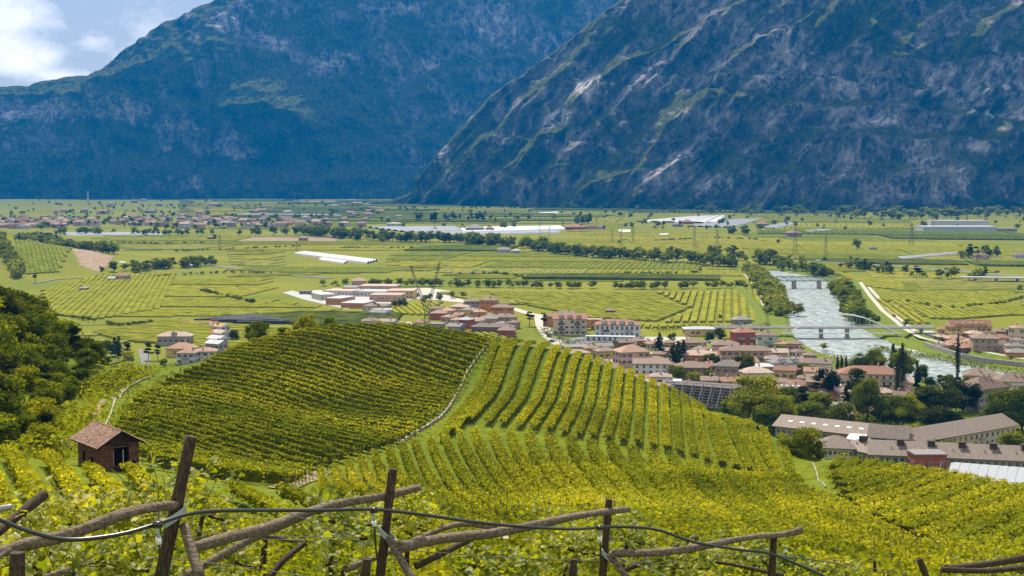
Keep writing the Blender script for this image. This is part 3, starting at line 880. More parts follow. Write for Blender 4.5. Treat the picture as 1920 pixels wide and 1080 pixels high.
# ================================================================== trees
def crown_mesh(name, kind, ncards, card, seed, trunk=False, nl=14):
    """unit-height tree crown of leaf clusters gathered in lobes; z from 0 (ground) to 1"""
    rg = np.random.default_rng(seed)
    Cs = []; coreV = []; coreQ = []
    def add_core(c, r):
        # low dark inner mass, a rough octahedral blob
        u = []
        for i in range(4):
            for j in range(6):
                a = 2*math.pi*j/6; p = math.pi*(i+0.5)/4
                q = 0.62*(0.85+0.3*rg.random())
                u.append((c[0]+r[0]*q*math.sin(p)*math.cos(a), c[1]+r[1]*q*math.sin(p)*math.sin(a), c[2]+r[2]*q*math.cos(p)))
        b = sum(len(x) for x in coreV)
        coreV.append(np.array(u))
        for i in range(3):
            for j in range(6):
                coreQ.append((b+i*6+j, b+(i+1)*6+j, b+(i+1)*6+(j+1) % 6, b+i*6+(j+1) % 6))
    if kind == 'broad':
        lobes = []
        for i in range(nl):
            a = rg.uniform(0, 6.28); h = rg.uniform(0.30, 0.86)
            rad = 0.30*math.sqrt(max(0.05, 1-((h-0.52)/0.42)**2))*rg.uniform(0.35, 1.0)
            lobes.append(((rad*math.cos(a), rad*math.sin(a), h), (rg.uniform(.11, .19), rg.uniform(.11, .19), rg.uniform(.09, .15))))
        lobes.append(((0, 0, 0.6), (0.22, 0.22, 0.26)))
    elif kind == 'round':
        lobes = []
        for i in range(nl):
            a = rg.uniform(0, 6.28); h = rg.uniform(0.2, 0.86)
            rad = 0.36*math.sqrt(max(0.05, 1-((h-0.5)/0.5)**2))*rg.uniform(0.3, 1.0)
            lobes.append(((rad*math.cos(a), rad*math.sin(a), h), (rg.uniform(.13, .2), rg.uniform(.13, .2), rg.uniform(.10, .17))))
        lobes.append(((0, 0, 0.5), (0.32, 0.32, 0.36)))
    elif kind == 'conifer':
        lobes = []
        for i in range(9):
            h = 0.14+0.09*i; r = 0.21*(1-h)+0.02
            for k in range(3):
                a = rg.uniform(0, 6.28)
                lobes.append(((r*0.55*math.cos(a), r*0.55*math.sin(a), h+rg.uniform(-.02, .02)), (r*0.75, r*0.75, 0.06)))
    elif kind == 'pine':
        lobes = []
        for i in range(nl):
            a = rg.uniform(0, 6.28); h = rg.uniform(0.35, 0.95); r = 0.24*(1.25-h)*rg.uniform(0.3, 1)
            lobes.append(((r*math.cos(a), r*math.sin(a), h), (rg.uniform(.10, .15), rg.uniform(.10, .15), rg.uniform(.045, .08))))
    elif kind == 'cypress':
        lobes = [((rg.uniform(-.01, .01), rg.uniform(-.01, .01), 0.08+0.1*i), (0.085*math.sin(math.pi*min(1, (0.18+0.1*i)/1.15))+0.015,)*2+(0.09,)) for i in range(10)]
    w = np.array([l[1][0]*l[1][2] for l in lobes]); w /= w.sum()
    for (c, r), ww in zip(lobes, w):
        n = max(3, int(ncards*ww))
        d = rg.normal(size=(n, 3)); d /= np.linalg.norm(d, axis=1)[:, None]
        d[:, 2] = np.where(d[:, 2] < -0.35, -d[:, 2], d[:, 2])
        q = (0.72+0.42*rg.random(n))[:, None]
        Cs.append(np.array(c)+d*q*np.array(r))
        add_core(c, r)
    C = np.concatenate(Cs)
    V, Q = cards_VQ(C, card, rg, flat=0.25 if kind != 'cypress' else 0.0)
    cv = np.concatenate(coreV); cq = np.array(coreQ)
    mi = np.r_[np.zeros(len(Q), int), np.zeros(len(cq), int)]
    Q = np.concatenate([Q, cq+len(V)]); V = np.concatenate([V, cv])
    if trunk:
        tv = []
        for z, r in ((0, .022), (0.5, .012)):
            for k in range(5): tv.append((r*math.cos(k*1.2566), r*math.sin(k*1.2566), z))
        b = len(V); V = np.concatenate([V, np.array(tv)])
        tq = np.array([(b+k, b+(k+1) % 5, b+5+(k+1) % 5, b+5+k) for k in range(5)])
        Q = np.concatenate([Q, tq]); mi = np.r_[mi, np.ones(5, int)]
    return mesh_np(name, V, Q, mi)

def trunk_mesh(seed, h=0.62, r=0.024):
    rg = random.Random(seed)
    mb = MB()
    p = Vector((0, 0, -0.02)); q = Vector((rg.uniform(-.02, .02), rg.uniform(-.02, .02), h*0.5)); e = Vector((rg.uniform(-.03, .03), rg.uniform(-.03, .03), h))
    mb.bar(p, q, r, n=7, w2=r*0.75); mb.bar(q, e, r*0.75, n=7, w2=r*0.4)
    for k in range(5):
        a = rg.uniform(0, 6.28); s = q.lerp(e, rg.uniform(0, .8))
        mb.bar(s, s+Vector((math.cos(a)*.17, math.sin(a)*.17, rg.uniform(.08, .2))), r*0.4, n=5, w2=r*0.15)
    return mb.mesh('trunk', smooth=True)

CR = {}
for k, (kind, nc, cd, mats) in {'broad': ('broad', 1500, .026, ['broad', 'broad_light']), 'round': ('round', 1500, .028, ['broad', 'broad_light']),
                                'conifer': ('conifer', 1300, .022, ['conifer']), 'dense': ('round', 1500, .028, ['conifer']), 'pine': ('pine', 1100, .024, ['conifer']), 'cypress': ('cypress', 800, .018, ['conifer'])}.items():
    for mname in mats:
        CR[(k, mname)] = []
        for s in range(4 if kind in ('broad', 'round') else 2):
            me = crown_mesh('crown', kind, nc, cd, 100+s*7+len(mname), nl=12+3*s)
            me.materials.append(M[mname]); CR[(k, mname)].append(me)
BIG = {}
for mname in ('broad', 'broad_light', 'conifer'):
    for kind in ('broad', 'round') if mname != 'conifer' else ('pine',):
        me = crown_mesh('crown', kind, 3600, .017, 77+len(mname), nl=30); me.materials.append(M[mname]); BIG[(kind, mname)] = [me]
TRK = []
for s in range(3):
    me = trunk_mesh(s); me.materials.append(M['bark']); TRK.append(me)
FAR = {}
for k, (kind, nc, cd, mn) in {'round': ('round', 130, .09, 'riverside'), 'broad': ('broad', 130, .085, 'riverside'), 'conifer': ('pine', 110, .07, 'conifer'), 'bush': ('round', 90, .10, 'riverside')}.items():
    FAR[k] = []
    for s in range(4):
        me = crown_mesh('tree', kind, nc, cd, 300+s, trunk=(k != 'bush'), nl=7)
        me.materials.append(M[mn]); me.materials.append(M['bark']); FAR[k].append(me)

def tree(p, h, kind, mname, label, group=None, wide=1.0, name=None, big=False, z=None, cat='tree', sink=0.0):
    z = (T1(p[0], p[1]) if z is None else z)-sink*h
    pool = BIG if big else CR
    e = empty(name or ('conifer_tree' if mname == 'conifer' else 'broadleaf_tree'), (p[0], p[1], z-0.1), random.uniform(0, 6.28))
    c = link('crown', random.choice(pool[(kind, mname)]), None, e)
    t_ = link('trunk', random.choice(TRK), None, e)
    s = h
    c.scale = (s*wide*random.uniform(.92, 1.08), s*wide*random.uniform(.92, 1.08), s); t_.scale = (s, s, s)
    tag(e, label, cat, group)
    return e
def far_tree(p, h, kind, label, group, wide=1.0, name='tree', z=None, cat='tree'):
    o_ = link(name, random.choice(FAR[kind]), None, None)
    z = T1(p[0], p[1]) if z is None else z
    o_.location = (p[0], p[1], z); o_.rotation_euler = (0, 0, random.uniform(0, 6.28))
    o_.scale = (h*wide*random.uniform(.85, 1.15), h*wide*random.uniform(.85, 1.15), h)
    tag(o_, label, cat, group)
    return o_

# --- the wooded slope at the left
woodP = [(-60,505),(30,560),(95,625),(150,665),(205,700),(262,705),(235,735),(200,760),(165,790),(120,845),(60,852),(-60,850)]
wd = []
rg = random.Random(5)
tries = 0
WP = np.array([(-150,180),(-60,166),(-58,178),(-66,200),(-74,232),(-82,266),(-88,300),(-94,330),(-112,356),(-150,372),(-200,360),(-250,330),(-250,240)], float)
while len(wd) < 170 and tries < 30000:
    tries += 1
    y = rg.uniform(165, 375); x = rg.uniform(-0.37*y-14, -50)
    if not inpoly(np.array([x]), np.array([y]), WP)[0]: continue
    if any((x-a)**2+(y-b)**2 < 5.2**2 for a, b in wd): continue
    wd.append((x, y))
for i, (x, y) in enumerate(wd):
    z = T1(x, y)
    px, py = project((x, y, z+7))
    rim = np.interp(y, [166, 178, 200, 232, 266, 300, 330, 356], [-60, -58, -66, -74, -82, -88, -94, -112]) - x
    hs_ = float(np.interp(rim, [0, 14], [.5, 1]))
    edge = px < 165 and y > 318 and rg.random() < 0.6
    if edge or rg.random() < 0.04:
        tree((x, y), rg.uniform(9, 13)*hs_, 'pine', 'conifer', 'dark pine standing among the broadleaf trees of the wooded slope at the left', 'pines on the wooded slope', 1.15)
    else:
        lt = rg.random() < 0.5
        tree((x, y), rg.uniform(7.5, 12)*hs_, rg.choice(['broad', 'round']), 'broad_light' if lt else 'broad',
             ('bright green' if lt else 'deep green')+' broadleaf tree of the wood covering the slope behind the brick hut',
             ('bright' if lt else 'deep')+' green broadleaf trees of the wooded slope', rg.uniform(1.0, 1.35), big=False)
# undergrowth along the wood's edge
uc = []
for k in range(5200):
    t_ = RNG.random()
    e_ = Hp([(0,860),(60,858),(118,862),(150,820),(178,790),(205,745),(240,722),(285,700)], 0, 30) if k == 0 else e_
    j = t_*(len(e_)-1); i = min(int(j), len(e_)-2)
    p = e_[i]+(e_[i+1]-e_[i])*(j-i)
    uc.append((p[0]+RNG.normal(0, 2.4)-3, p[1]+RNG.normal(0, 3.5)+3))
uc = np.array(uc); hz = RNG.random(len(uc))**1.3*2.6*vnoise(uc[:, 0]*.3, uc[:, 1]*.3)*1.6
V, Q = cards_VQ(np.c_[uc, T(uc[:, 0], uc[:, 1])+hz], 0.38, RNG)
ug = link('undergrowth', mesh_np('undergrowth', V, Q), M['broad_light'])
tag(ug, 'low bright undergrowth fringing the wood behind the hut', 'undergrowth', kind='stuff')

# --- trees on the crest of the left slope and near the plots
def crest_tree(px, py, h, kind, mn, label, wide=1.0, group=None, big=True, D=None, name=None, cat='tree', sink=.22):
    p = hit(px, py, 0.0, 30) if D is None else at(px, py, D)
    return tree((p[0], p[1]), h, kind, mn, label, group, wide, big=big, name=name, cat=cat, sink=sink)
crest_tree(482, 662, 8.2, 'round', 'broad', 'dark leafy tree on the vineyard crest beside the white houses', 1.0, D=352)
def crest_top(px, ytop, D, mn, label, wide, kind='round', name=None, cat='tree'):
    t_ = at(px, ytop, D); g_ = T1(t_[0], t_[1]); h = max(2.5, (t_[2]-g_)/.80)
    tree((t_[0], t_[1]), h, kind, mn, label, None, wide, big=True, name=name, cat=cat, sink=.15)
crest_top(575, 590, 368, 'broad_light', 'wide bright yellow-green bush-like tree on the hill crest, left of two', 1.25)
crest_top(618, 594, 372, 'broad_light', 'smaller bright yellow-green tree on the hill crest, right of two', 1.0)
crest_top(535, 612, 366, 'broad', 'low dark shrub between the crest trees', 1.3, name='shrub', cat='shrub')
crest_tree(1508, 862, 7.6, 'round', 'broad', 'dark rounded tree at the end of the right-hand vine rows above the grass lane', 1.3, D=258)
crest_tree(1440, 836, 6.0, 'round', 'broad', 'dark bushy tree behind the last vine rows, next to the rounded one', 1.7, D=300)
crest_tree(1480, 845, 5.5, 'round', 'broad_light', 'small lighter bush tucked between the two dark trees by the vine rows', 1.3, D=290)
# ================================================================== valley: fields, river, roads
def gw(pts, z=0.0): return np.array([G(a, b, z) for a, b in pts])

RIVER_L = [(1392,500),(1412,508),(1432,520),(1450,537),(1463,556),(1473,580),(1480,604),(1484,622),(1492,636),(1520,655),(1560,672),(1620,690),(1700,712),(1800,735),(1960,775)]
RIVER_R = [(1400,499),(1440,505),(1490,513),(1530,520),(1555,530),(1568,545),(1577,568),(1592,592),(1610,612),(1640,630),(1680,648),(1740,664),(1800,678),(1860,690),(1980,712)]
RL = resample(gw(RIVER_L)[:, :2], n=60); RR_ = resample(gw(RIVER_R)[:, :2], n=60)

# areas (photo outlines) that automatic parcels must leave free
EXCL = [
 [(1380,485),(1560,505),(1625,540),(1640,575),(1700,618),(1780,640),(1960,670),(1960,900),(1440,900),(1380,660),(1440,560)],     # river and right bank
 [(790,545),(950,545),(1010,580),(1100,592),(1230,612),(1300,606),(1480,606),(1500,900),(600,900),(640,640),(800,600)],         # village
 [(515,520),(800,510),(960,560),(930,600),(780,595),(700,590),(530,560)],                                                       # industrial estate
 [(250,600),(470,595),(520,650),(640,640),(640,900),(100,900),(60,480),(-60,480),(-60,1200),(300,1200)],                        # hill and houses
 [(-60,425),(110,425),(220,470),(260,500),(240,540),(60,560),(-60,560)],                                                        # low hill
 [(1700,595),(1960,595),(1960,800),(1700,700)],
 [(180,470),(420,470),(420,520),(200,530)],
 [(540,468),(720,470),(720,500),(540,500)],
 [(-60,372),(330,372),(340,432),(-60,436)],
 [(690,420),(1060,420),(1060,448),(690,448)], [(1180,400),(1400,400),(1400,435),(1180,435)],
 [(1720,410),(1960,405),(1960,436),(1720,436)],
 [(1630,380),(1960,375),(1960,412),(1600,408)],
 [(640,530),(1400,528),(1400,548),(640,548)], [(1060,560),(1430,545),(1440,625),(1060,625)], [(120,430),(560,430),(560,442),(120,442)],
 [(120,600),(760,588),(760,622),(400,640)],
]
def free(px, py): return not any(inpoly(np.array([px]), np.array([py]), e)[0] for e in EXCL)

FM = []
for i, (c1, c2) in enumerate([((.115,.132,.014),(.215,.215,.028)), ((.085,.11,.014),(.165,.182,.027)), ((.135,.145,.016),(.25,.24,.032)), ((.055,.082,.014),(.11,.138,.025)),
                              ((.045,.062,.014),(.09,.11,.024)), ((.13,.145,.028),(.24,.235,.055))]):
    FM.append(mat_noise('field_crop_%d' % i, c1, c2, scale=0.09, detail=10, bump=0.7, bscale=0.5, rough=0.95, spec=0.0, lo=0.38, hi=0.62))
M['lane'] = mat_noise('grass_lane', (.05,.08,.008), (.12,.14,.015), scale=0.3, bump=.3, spec=0.0)
M['netting'] = mat_noise('pale_grey_netting', (.20,.22,.24), (.29,.31,.33), scale=.05, stretch=(1,1,1), spec=.1)
M['dark_net'] = mat_noise('black_hail_netting', (.030,.034,.040), (.055,.06,.065), scale=.3, spec=.1)
M['foil'] = mat_noise('white_plastic_foil', (.38,.40,.42), (.52,.53,.54), scale=.3, spec=.3, rough=.5)

def field(poly, rowdir, spacing, fill, mat, h=1.8, name='field', label=None, seed=0, along=20.0):
    """a cropped parcel: every row a low bushy strip, grass lanes between; one mesh per parcel"""
    poly = np.asarray(poly, float)[:, :2]
    rg = np.random.default_rng(seed)
    Vs = []; Qs = []; n0 = 0
    for (a, b) in clip_rows(poly, rowdir, spacing):
        P = resample(np.array([a, b]), step=along)
        k = len(P); d = (b-a)/np.linalg.norm(b-a); nr = np.array([-d[1], d[0]])
        w = spacing*fill*0.5*(0.9+0.2*rg.random(k))[:, None]
        g0 = T(P[:, 0], P[:, 1])
        hh = h*(0.85+0.25*rg.random(k)); hh[0] = hh[-1] = h*0.8
        ring = np.stack([np.c_[P-nr*w, g0+0.05], np.c_[P-nr*w*0.92, g0+hh*0.9], np.c_[P, g0+hh], np.c_[P+nr*w*0.92, g0+hh*0.9], np.c_[P+nr*w, g0+0.05]], 1)
        Vs.append(ring.reshape(-1, 3)); Qs.append(grid_quads(k, 5)+n0); n0 += k*5
        e0 = n0 - k*5
        Qs.append(np.array([[e0, e0+1, e0+3, e0+4], [n0-5, n0-4, n0-2, n0-1]]))
    if not Vs: return None
    me = mesh_np(name, np.concatenate(Vs), np.concatenate(Qs))
    o_ = link(name, me, mat)
    tag(o_, label, kind='structure')
    return o_

ang0 = math.radians(-9)
rg = random.Random(21)
cnt = 0
ca, sa = math.cos(ang0), math.sin(ang0)
v = 560.0
while v < 7800:
    sc_ = 1.0 + max(0, v-1500)/2600
    dv = rg.uniform(70, 150)*sc_
    u = -3600.0 + rg.uniform(0, 200)
    while u < 3600:
        du = rg.uniform(120, 330)*sc_
        gap = 5+3*sc_
        cs = [(u+gap, v+gap), (u+du, v+gap), (u+du, v+dv), (u+gap, v+dv)]
        W = []
        for (a, b_) in cs:
            a2 = a + 60*(vnoise(np.array([a/900.]), np.array([b_/700.]))[0]-.5)*2; b2 = b_ + 50*math.sin(a/620.0+v/900)
            W.append((a2*ca-b2*sa, a2*sa+b2*ca))
        u += du
        cx = sum(w[0] for w in W)/4; cy = sum(w[1] for w in W)/4
        if cy < 620: continue
        pc = project((cx, cy, 0))
        if not (-90 < pc[0] < 2010 and pc[1] < 700): continue
        lim = np.interp(pc[0], [0, 738, 800, 1000, 1920], [7900, 7900, 5750, 5350, 4750])
        if cy > lim: continue
        def lp(s, t_):
            return tuple((1-s)*(1-t_)*W[0][k]+s*(1-t_)*W[1][k]+s*t_*W[2][k]+(1-s)*t_*W[3][k] for k in (0, 1))
        k0 = (W[1][0]-W[0][0], W[1][1]-W[0][1]) if rg.random() < 0.5 else (W[3][0]-W[0][0], W[3][1]-W[0][1])
        ok = all(free(*project((*lp(a_, b_), 0))) for a_ in (0, .5, 1) for b_ in (0, .5, 1))
        if not ok:
            # cut the parcel back cell by cell so that it closes up to roads, banks and houses
            base = rg.choice(FM[:3]+[FM[5]])
            def cut(s0, s1, t0, t1, dep):
                global cnt
                q = [lp(s0, t0), lp(s1, t0), lp(s1, t1), lp(s0, t1)]
                okq = all(free(*project((w[0], w[1], 0))) for w in q+[lp((s0+s1)/2, (t0+t1)/2)])
                if okq:
                    D_ = q[0][1]
                    field(q, k0, 5.0+max(0, D_-1200)/260, 0.94, base, 1.1+max(0, D_-2500)/2500, seed=cnt); cnt += 1
                elif dep < 3:
                    sm, tm = (s0+s1)/2, (t0+t1)/2
                    for a_ in ((s0, sm), (sm, s1)):
                        for b_ in ((t0, tm), (tm, t1)): cut(*a_, *b_, dep+1)
            cut(0, 1, 0, 1, 0)
            continue
        r_ = rg.random()
        mat = rg.choice([FM[0], FM[1], FM[2], FM[0], FM[5]])
        if cy > 2600 and r_ > .45: mat = rg.choice([FM[1], FM[3], FM[3], FM[4]])  # darker greens far off put the distance haze into the crop colour
        if r_ < 0.10: mat = FM[3]
        elif r_ < 0.17: mat = FM[4]
        elif r_ < 0.19: mat = M['soil']
        elif r_ < 0.225 and cy > 2500: mat = M['netting']
        tall = 1.2 if mat not in (FM[3], FM[4]) else 3.2
        if mat == M['soil']: tall = 0.3
        field(W, k0, 5.0+max(0, cy-1200)/260, 0.93 if mat != M['soil'] else 0.97, mat, tall*(1+max(0, cy-2500)/5000), seed=cnt, along=25+cy/60)
        cnt += 1
    v += dv

# traced parcels near the village
def tf(px, dpx, sp, fill, mat, h=1.8, seed=1, along=12, label=None):
    P = gw(px)[:, :2]; d = gw(dpx)[:, :2]
    return field(P, d[1]-d[0], sp, fill, mat, h, seed=seed, along=along, label=label)
tf([(1065,622),(1095,604),(1250,611),(1415,610),(1412,614),(1240,615)], [(1300,614),(1302,606)], 5.4, 0.62, FM[2], 1.7, 31)
tf([(1240,606),(1300,580),(1232,549),(1420,545),(1437,604)], [(1405,604),(1398,550)], 6.0, 0.68, FM[2], 1.9, 32)
tf([(900,548),(1225,550),(1290,580),(1230,604),(1110,598),(1010,578)], [(1000,560),(1160,590)], 5.0, 0.84, FM[0], 1.7, 33)
tf([(820,549),(895,548),(985,572),(930,572),(860,560)], [(850,552),(950,570)], 5.0, 0.84, FM[5], 1.7, 34)
tf([(765,572),(830,566),(800,592),(700,588)], [(760,575),(780,590)], 5, .82, FM[2], 1.6, 35)
tf([(370,603),(520,590),(640,588),(755,590),(740,612),(640,618),(520,606)], [(400,602),(700,600)], 5, .9, FM[4], 2.6, 36)
tf([(362,604),(480,592),(548,607),(470,609)], [(380,603),(540,605)], 6, .98, M['dark_net'], 3.2, 37)
tf([(175,625),(240,606),(330,601),(470,612),(640,622),(620,660),(400,655),(230,640)], [(200,625),(600,640)], 5, .85, FM[0], 1.7, 38)
tf([(860,622),(905,618),(960,640),(930,650)], [(870,622),(950,648)], 4.4, .6, FM[2], 1.6, 39)
tf([(1650,560),(1720,548),(1900,548),(1925,590),(1790,600),(1740,598),(1690,575)], [(1700,556),(1780,596)], 5.2, .85, FM[0], 1.8, 40)
tf([(1648,562),(1690,578),(1735,600),(1745,608),(1700,608),(1650,580),(1638,566)], [(1655,565),(1712,606)], 5.6, .6, FM[2], 1.8, 41)
tf([(1560,508),(1610,520),(1690,530),(1700,545),(1640,540),(1600,530)], [(1580,515),(1680,536)], 4.5, .85, FM[2], 1.4, 42)
tf([(1710,528),(1925,530),(1925,545),(1730,545)], [(1730,536),(1900,538)], 5, .85, FM[5], 1.6, 43)
tf([(1440,500),(1560,500),(1600,520),(1540,514)], [(1450,501),(1550,505)], 5, .8, FM[1], 1.5, 44)
# low hill at the far left: fields following its slopes
tf([(22,470),(130,472),(148,478),(110,520),(45,525),(30,500)], [(40,475),(60,520)], 5, .92, FM[1], 1.7, 45)
tf([(130,490),(150,486),(212,497),(190,516),(150,510)], [(135,490),(205,498)], 8, .98, M['soil'], .3, 46)
tf([(-20,440),(60,438),(95,452),(-20,462)], [(0,445),(80,450)], 5, .84, FM[2], 1.6, 47)
tf([(80,545),(180,520),(330,512),(300,580),(180,600),(90,590)], [(130,580),(200,520)], 5.2, .93, FM[0], 1.7, 48)
tf([(110,567),(150,552),(180,552),(135,578)], [(112,567),(150,553)], 8, .98, M['soil'], .3, 49)

# --- river, banks and paths
def ribbon(name, px, width, z, mat, kind='structure', label=None, cat=None, world_pts=None, profile=None, step=12):
    P = gw(px)[:, :2] if world_pts is None else np.asarray(world_pts)[:, :2]
    P = resample(P, step=step); k = len(P)
    d = np.gradient(P, axis=0); d /= np.linalg.norm(d, axis=1)[:, None]+1e-9
    nr = np.stack([-d[:, 1], d[:, 0]], -1)
    prof = profile or [(-.5, 0), (.5, 0)]
    g0 = T(P[:, 0], P[:, 1])
    V = np.stack([np.c_[P+nr*(a*width), g0+z+h] for a, h in prof], 1)
    o_ = link(name, mesh_np(name, V.reshape(-1, 3), grid_quads(k, len(prof))[:, ::-1]), mat)
    tag(o_, label, cat, kind=kind); return o_

def mat_water():
    m, t, N, L = new_mat('river_water')
    o = N("ShaderNodeOutputMaterial"); b = N("ShaderNodeBsdfPrincipled")
    ge = N("ShaderNodeNewGeometry")
    n0 = N("ShaderNodeTexNoise"); n0.inputs['Scale'].default_value = 0.16; n0.inputs['Detail'].default_value = 8; n0.inputs['Roughness'].default_value = 0.7
    L(ge.outputs['Position'], n0.inputs['Vector'])
    r = N("ShaderNodeValToRGB"); r.color_ramp.elements[0].position = .40; r.color_ramp.elements[0].color = (.10, .15, .135, 1)  # pale noise patches put the sun glitter into the water colour
    r.color_ramp.elements[1].position = .70; r.color_ramp.elements[1].color = (.54, .57, .56, 1)
    L(n0.outputs['Fac'], r.inputs['Fac']); L(r.outputs['Color'], b.inputs['Base Color'])
    b.inputs['Roughness'].default_value = 0.30; b.inputs['IOR'].default_value = 1.33; b.inputs['Specular IOR Level'].default_value = 0.8
    n1 = N("ShaderNodeTexNoise"); n1.inputs['Scale'].default_value = 0.45; n1.inputs['Detail'].default_value = 6
    L(ge.outputs['Position'], n1.inputs['Vector'])
    bm = N("ShaderNodeBump"); bm.inputs['Strength'].default_value = 1.0; bm.inputs['Distance'].default_value = 0.85
    L(n1.outputs['Fac'], bm.inputs['Height']); L(bm.outputs['Normal'], b.inputs['Normal'])
    L(b.outputs[0], o.inputs['Surface'])
    return m
M['water'] = mat_water()
nw = 10
VV = np.stack([RL*(1-s)+RR_*s for s in np.linspace(0, 1, nw)], 1)
V = np.concatenate([VV, np.full(VV.shape[:2]+(1,), 0.12)], -1)
tag(link('river', mesh_np('river', V.reshape(-1, 3), grid_quads(60, nw)), M['water']), kind='structure')
# grassy banks
bk = [(-.5, 0), (-.28, 1.6), (.28, 1.6), (.5, 0)]
def offset_line(P, o):
    d = np.gradient(P, axis=0); d /= np.linalg.norm(d, axis=1)[:, None]+1e-9
    return P + np.stack([-d[:, 1], d[:, 0]], -1)*o
ribbon('river_bank', None, 17, 0.02, M['grass'], world_pts=offset_line(RR_, 8.0), profile=bk, step=8)
ribbon('river_bank', None, 17, 0.02, M['grass'], world_pts=offset_line(RL, -8.0), profile=bk, step=8)
ribbon('levee', [(1603,530),(1620,552),(1640,580),(1668,608),(1700,628),(1760,650),(1840,668),(1960,690)], 17, 0.03, M['grass'], profile=[(-.5, 0), (-.15, 3.0), (.15, 3.0), (.5, 0)])
ribbon('path', [(1613,535),(1632,562),(1655,590),(1682,612),(1692,622),(1725,642),(1800,660),(1880,676),(1990,694)], 3.6, 3.07, M['gravel'])
ribbon('path', [(1627,537),(1650,562),(1676,590),(1700,608),(1716,622)], 3.4, 0.3, M['gravel'])
ribbon('levee', [(1385,540),(1405,560),(1425,590),(1430,610),(1400,618)], 14, 0.03, M['grass'], profile=[(-.5, 0), (-.2, 2.6), (.2, 2.6), (.5, 0)])
# roads
ribbon('road', [(958,578),(990,588),(1012,592),(1016,612),(1030,632),(1050,646),(1080,662)], 8.5, 0.25, M['gravel'])
ribbon('road', [(1016,612),(1060,640),(1200,642),(1330,640),(1420,640),(1480,645)], 7, 0.24, M['asphalt'])
ribbon('road', [(395,499),(430,502),(500,510),(560,518),(620,522)], 11, 0.5, M['asphalt'])
ribbon('road', [(1480,492),(1560,496),(1640,500),(1740,507),(1840,516),(1990,530)], 14, 2.6, M['asphalt'])
ribbon('embankment', [(1480,493),(1560,497),(1640,501),(1740,508),(1840,517),(1990,531)], 24, 0.05, M['grass'], profile=[(-.5, 0), (-.3, 2.5), (.3, 2.5), (.5, 0)])
ribbon('road', [(205,522),(160,524),(100,528),(60,534)], 6, 0.4, M['asphalt'])
ribbon('path', [(1030,486),(1200,500),(1340,508),(1400,516),(1420,540),(1432,575),(1428,600)], 5, 0.3, M['gravel'])
ribbon('road', [(60,612),(250,608),(420,600),(640,580)], 4, .2, M['lane'])
ribbon('road', [(1660,640),(1700,645),(1720,660)], 6, .3, M['gravel'])
ribbon('road', [(1690,615),(1715,632),(1740,645),(1800,662)], 7, .3, M['gravel'])
ribbon('path', [(745,604),(762,603),(770,607),(762,613),(740,617)], 4, 0.26, M['gravel'])
ribbon('road', [(1465,650),(1490,662),(1520,682),(1540,700)], 6, .26, M['asphalt'])
# paved yards
def yard(px, mat, z=0.18, name='pavement'):
    P = gw(px, 0)
    mb = MB(); mb.prism([(p[0], p[1]) for p in P][::-1] if False else [(p[0], p[1]) for p in P], 0.0, z)
    o_ = mb.build(name, mat); tag(o_, kind='structure'); return o_
yard([(530,549),(548,545),(665,575),(650,580),(570,562)], M['concrete'])
yard([(560,545),(800,540),(960,560),(950,575),(780,560),(690,580)], M['gravel'])
yard([(258,655),(278,657),(284,684),(266,684)], M['asphalt'])
yard([(436,635),(462,635),(455,664),(428,664)], M['concrete'])
yard([(1195,632),(1290,632),(1330,646),(1215,648)], M['gravel'])
yard([(1040,640),(1110,628),(1120,640),(1090,650)], M['asphalt'])
# plastic tunnels and netted plots
def sheet_plot(px, mat, label, h=2.6, cat='greenhouse', n=7, name='greenhouse'):
    P = gw(px)[:, :2]; a0, a1, b1, b0 = P
    e = empty(name, (*P.mean(0), 0))
    for i in range(n):
        s0, s1 = (i+.04)/n, (i+.96)/n
        p = [a0*(1-s0)+b0*s0, a1*(1-s0)+b1*s0, a1*(1-s1)+b1*s1, a0*(1-s1)+b0*s1]
        V = []
        for (u, hh) in ((0, 0), (.12, .65), (.32, .95), (.5, 1.0), (.68, .95), (.88, .65), (1, 0)):
            for q0, q1 in ((p[0], p[3]), (p[1], p[2])):
                w = q0*(1-u)+q1*u; V.append((w[0]-P[:, 0].mean(), w[1]-P[:, 1].mean(), 0.05+hh*h))
        Q = [(2*k, 2*k+1, 2*k+3, 2*k+2) for k in range(6)]
        me = mesh_np('tunnel_roof', V, Q, smooth=False)
        link('tunnel_roof', me, mat, e)
    tag(e, label, cat)
    return e
sheet_plot([(552,477),(688,495),(708,490),(572,474)], M['foil'], 'long white plastic growing tunnels at an angle among the green plots', 3.0, n=4)
sheet_plot([(598,488),(645,495),(652,492),(606,485)], M['foil'], 'short white plastic tunnel just in front of the long tunnels', 2.4, n=2)
sheet_plot([(700,433),(905,431),(1010,430),(1055,433)] if False else [(690,427),(850,426),(870,434),(760,436)], M['netting'], 'broad pale netted plot, left one of the silvery strip in mid valley', 3.5, n=6)
sheet_plot([(862,428),(1050,425),(1060,431),(868,436)], M['foil'], 'broad white foil greenhouses in the middle of the silvery strip', 3.5, n=6)
sheet_plot([(790,437),(1040,433),(1052,437),(810,442)], M['netting'], 'long grey foil plot along the near side of the silvery strip', 3.0, n=3)
sheet_plot([(1190,416),(1300,407),(1360,405),(1350,419)], M['foil'], 'white foil greenhouses right of the red farmstead', 3.5, n=6)
sheet_plot([(1290,425),(1380,412),(1425,412),(1370,427)], M['netting'], 'grey netted plot beside the white greenhouses', 3.0, n=5)
sheet_plot([(1425,428),(1475,418),(1500,419),(1455,430)], M['netting'], 'grey netted plot with a slanted outline beyond the river trees', 3.0, n=4)
sheet_plot([(1505,434),(1540,431),(1560,433),(1520,438)], M['netting'], 'small grey plastic tunnels beside the brown barn', 3.0, n=4)
sheet_plot([(1680,484),(1795,474),(1800,477),(1690,488)], M['netting'], 'low grey plastic tunnels lying in the plots right of the round tree', 2.4, n=3)
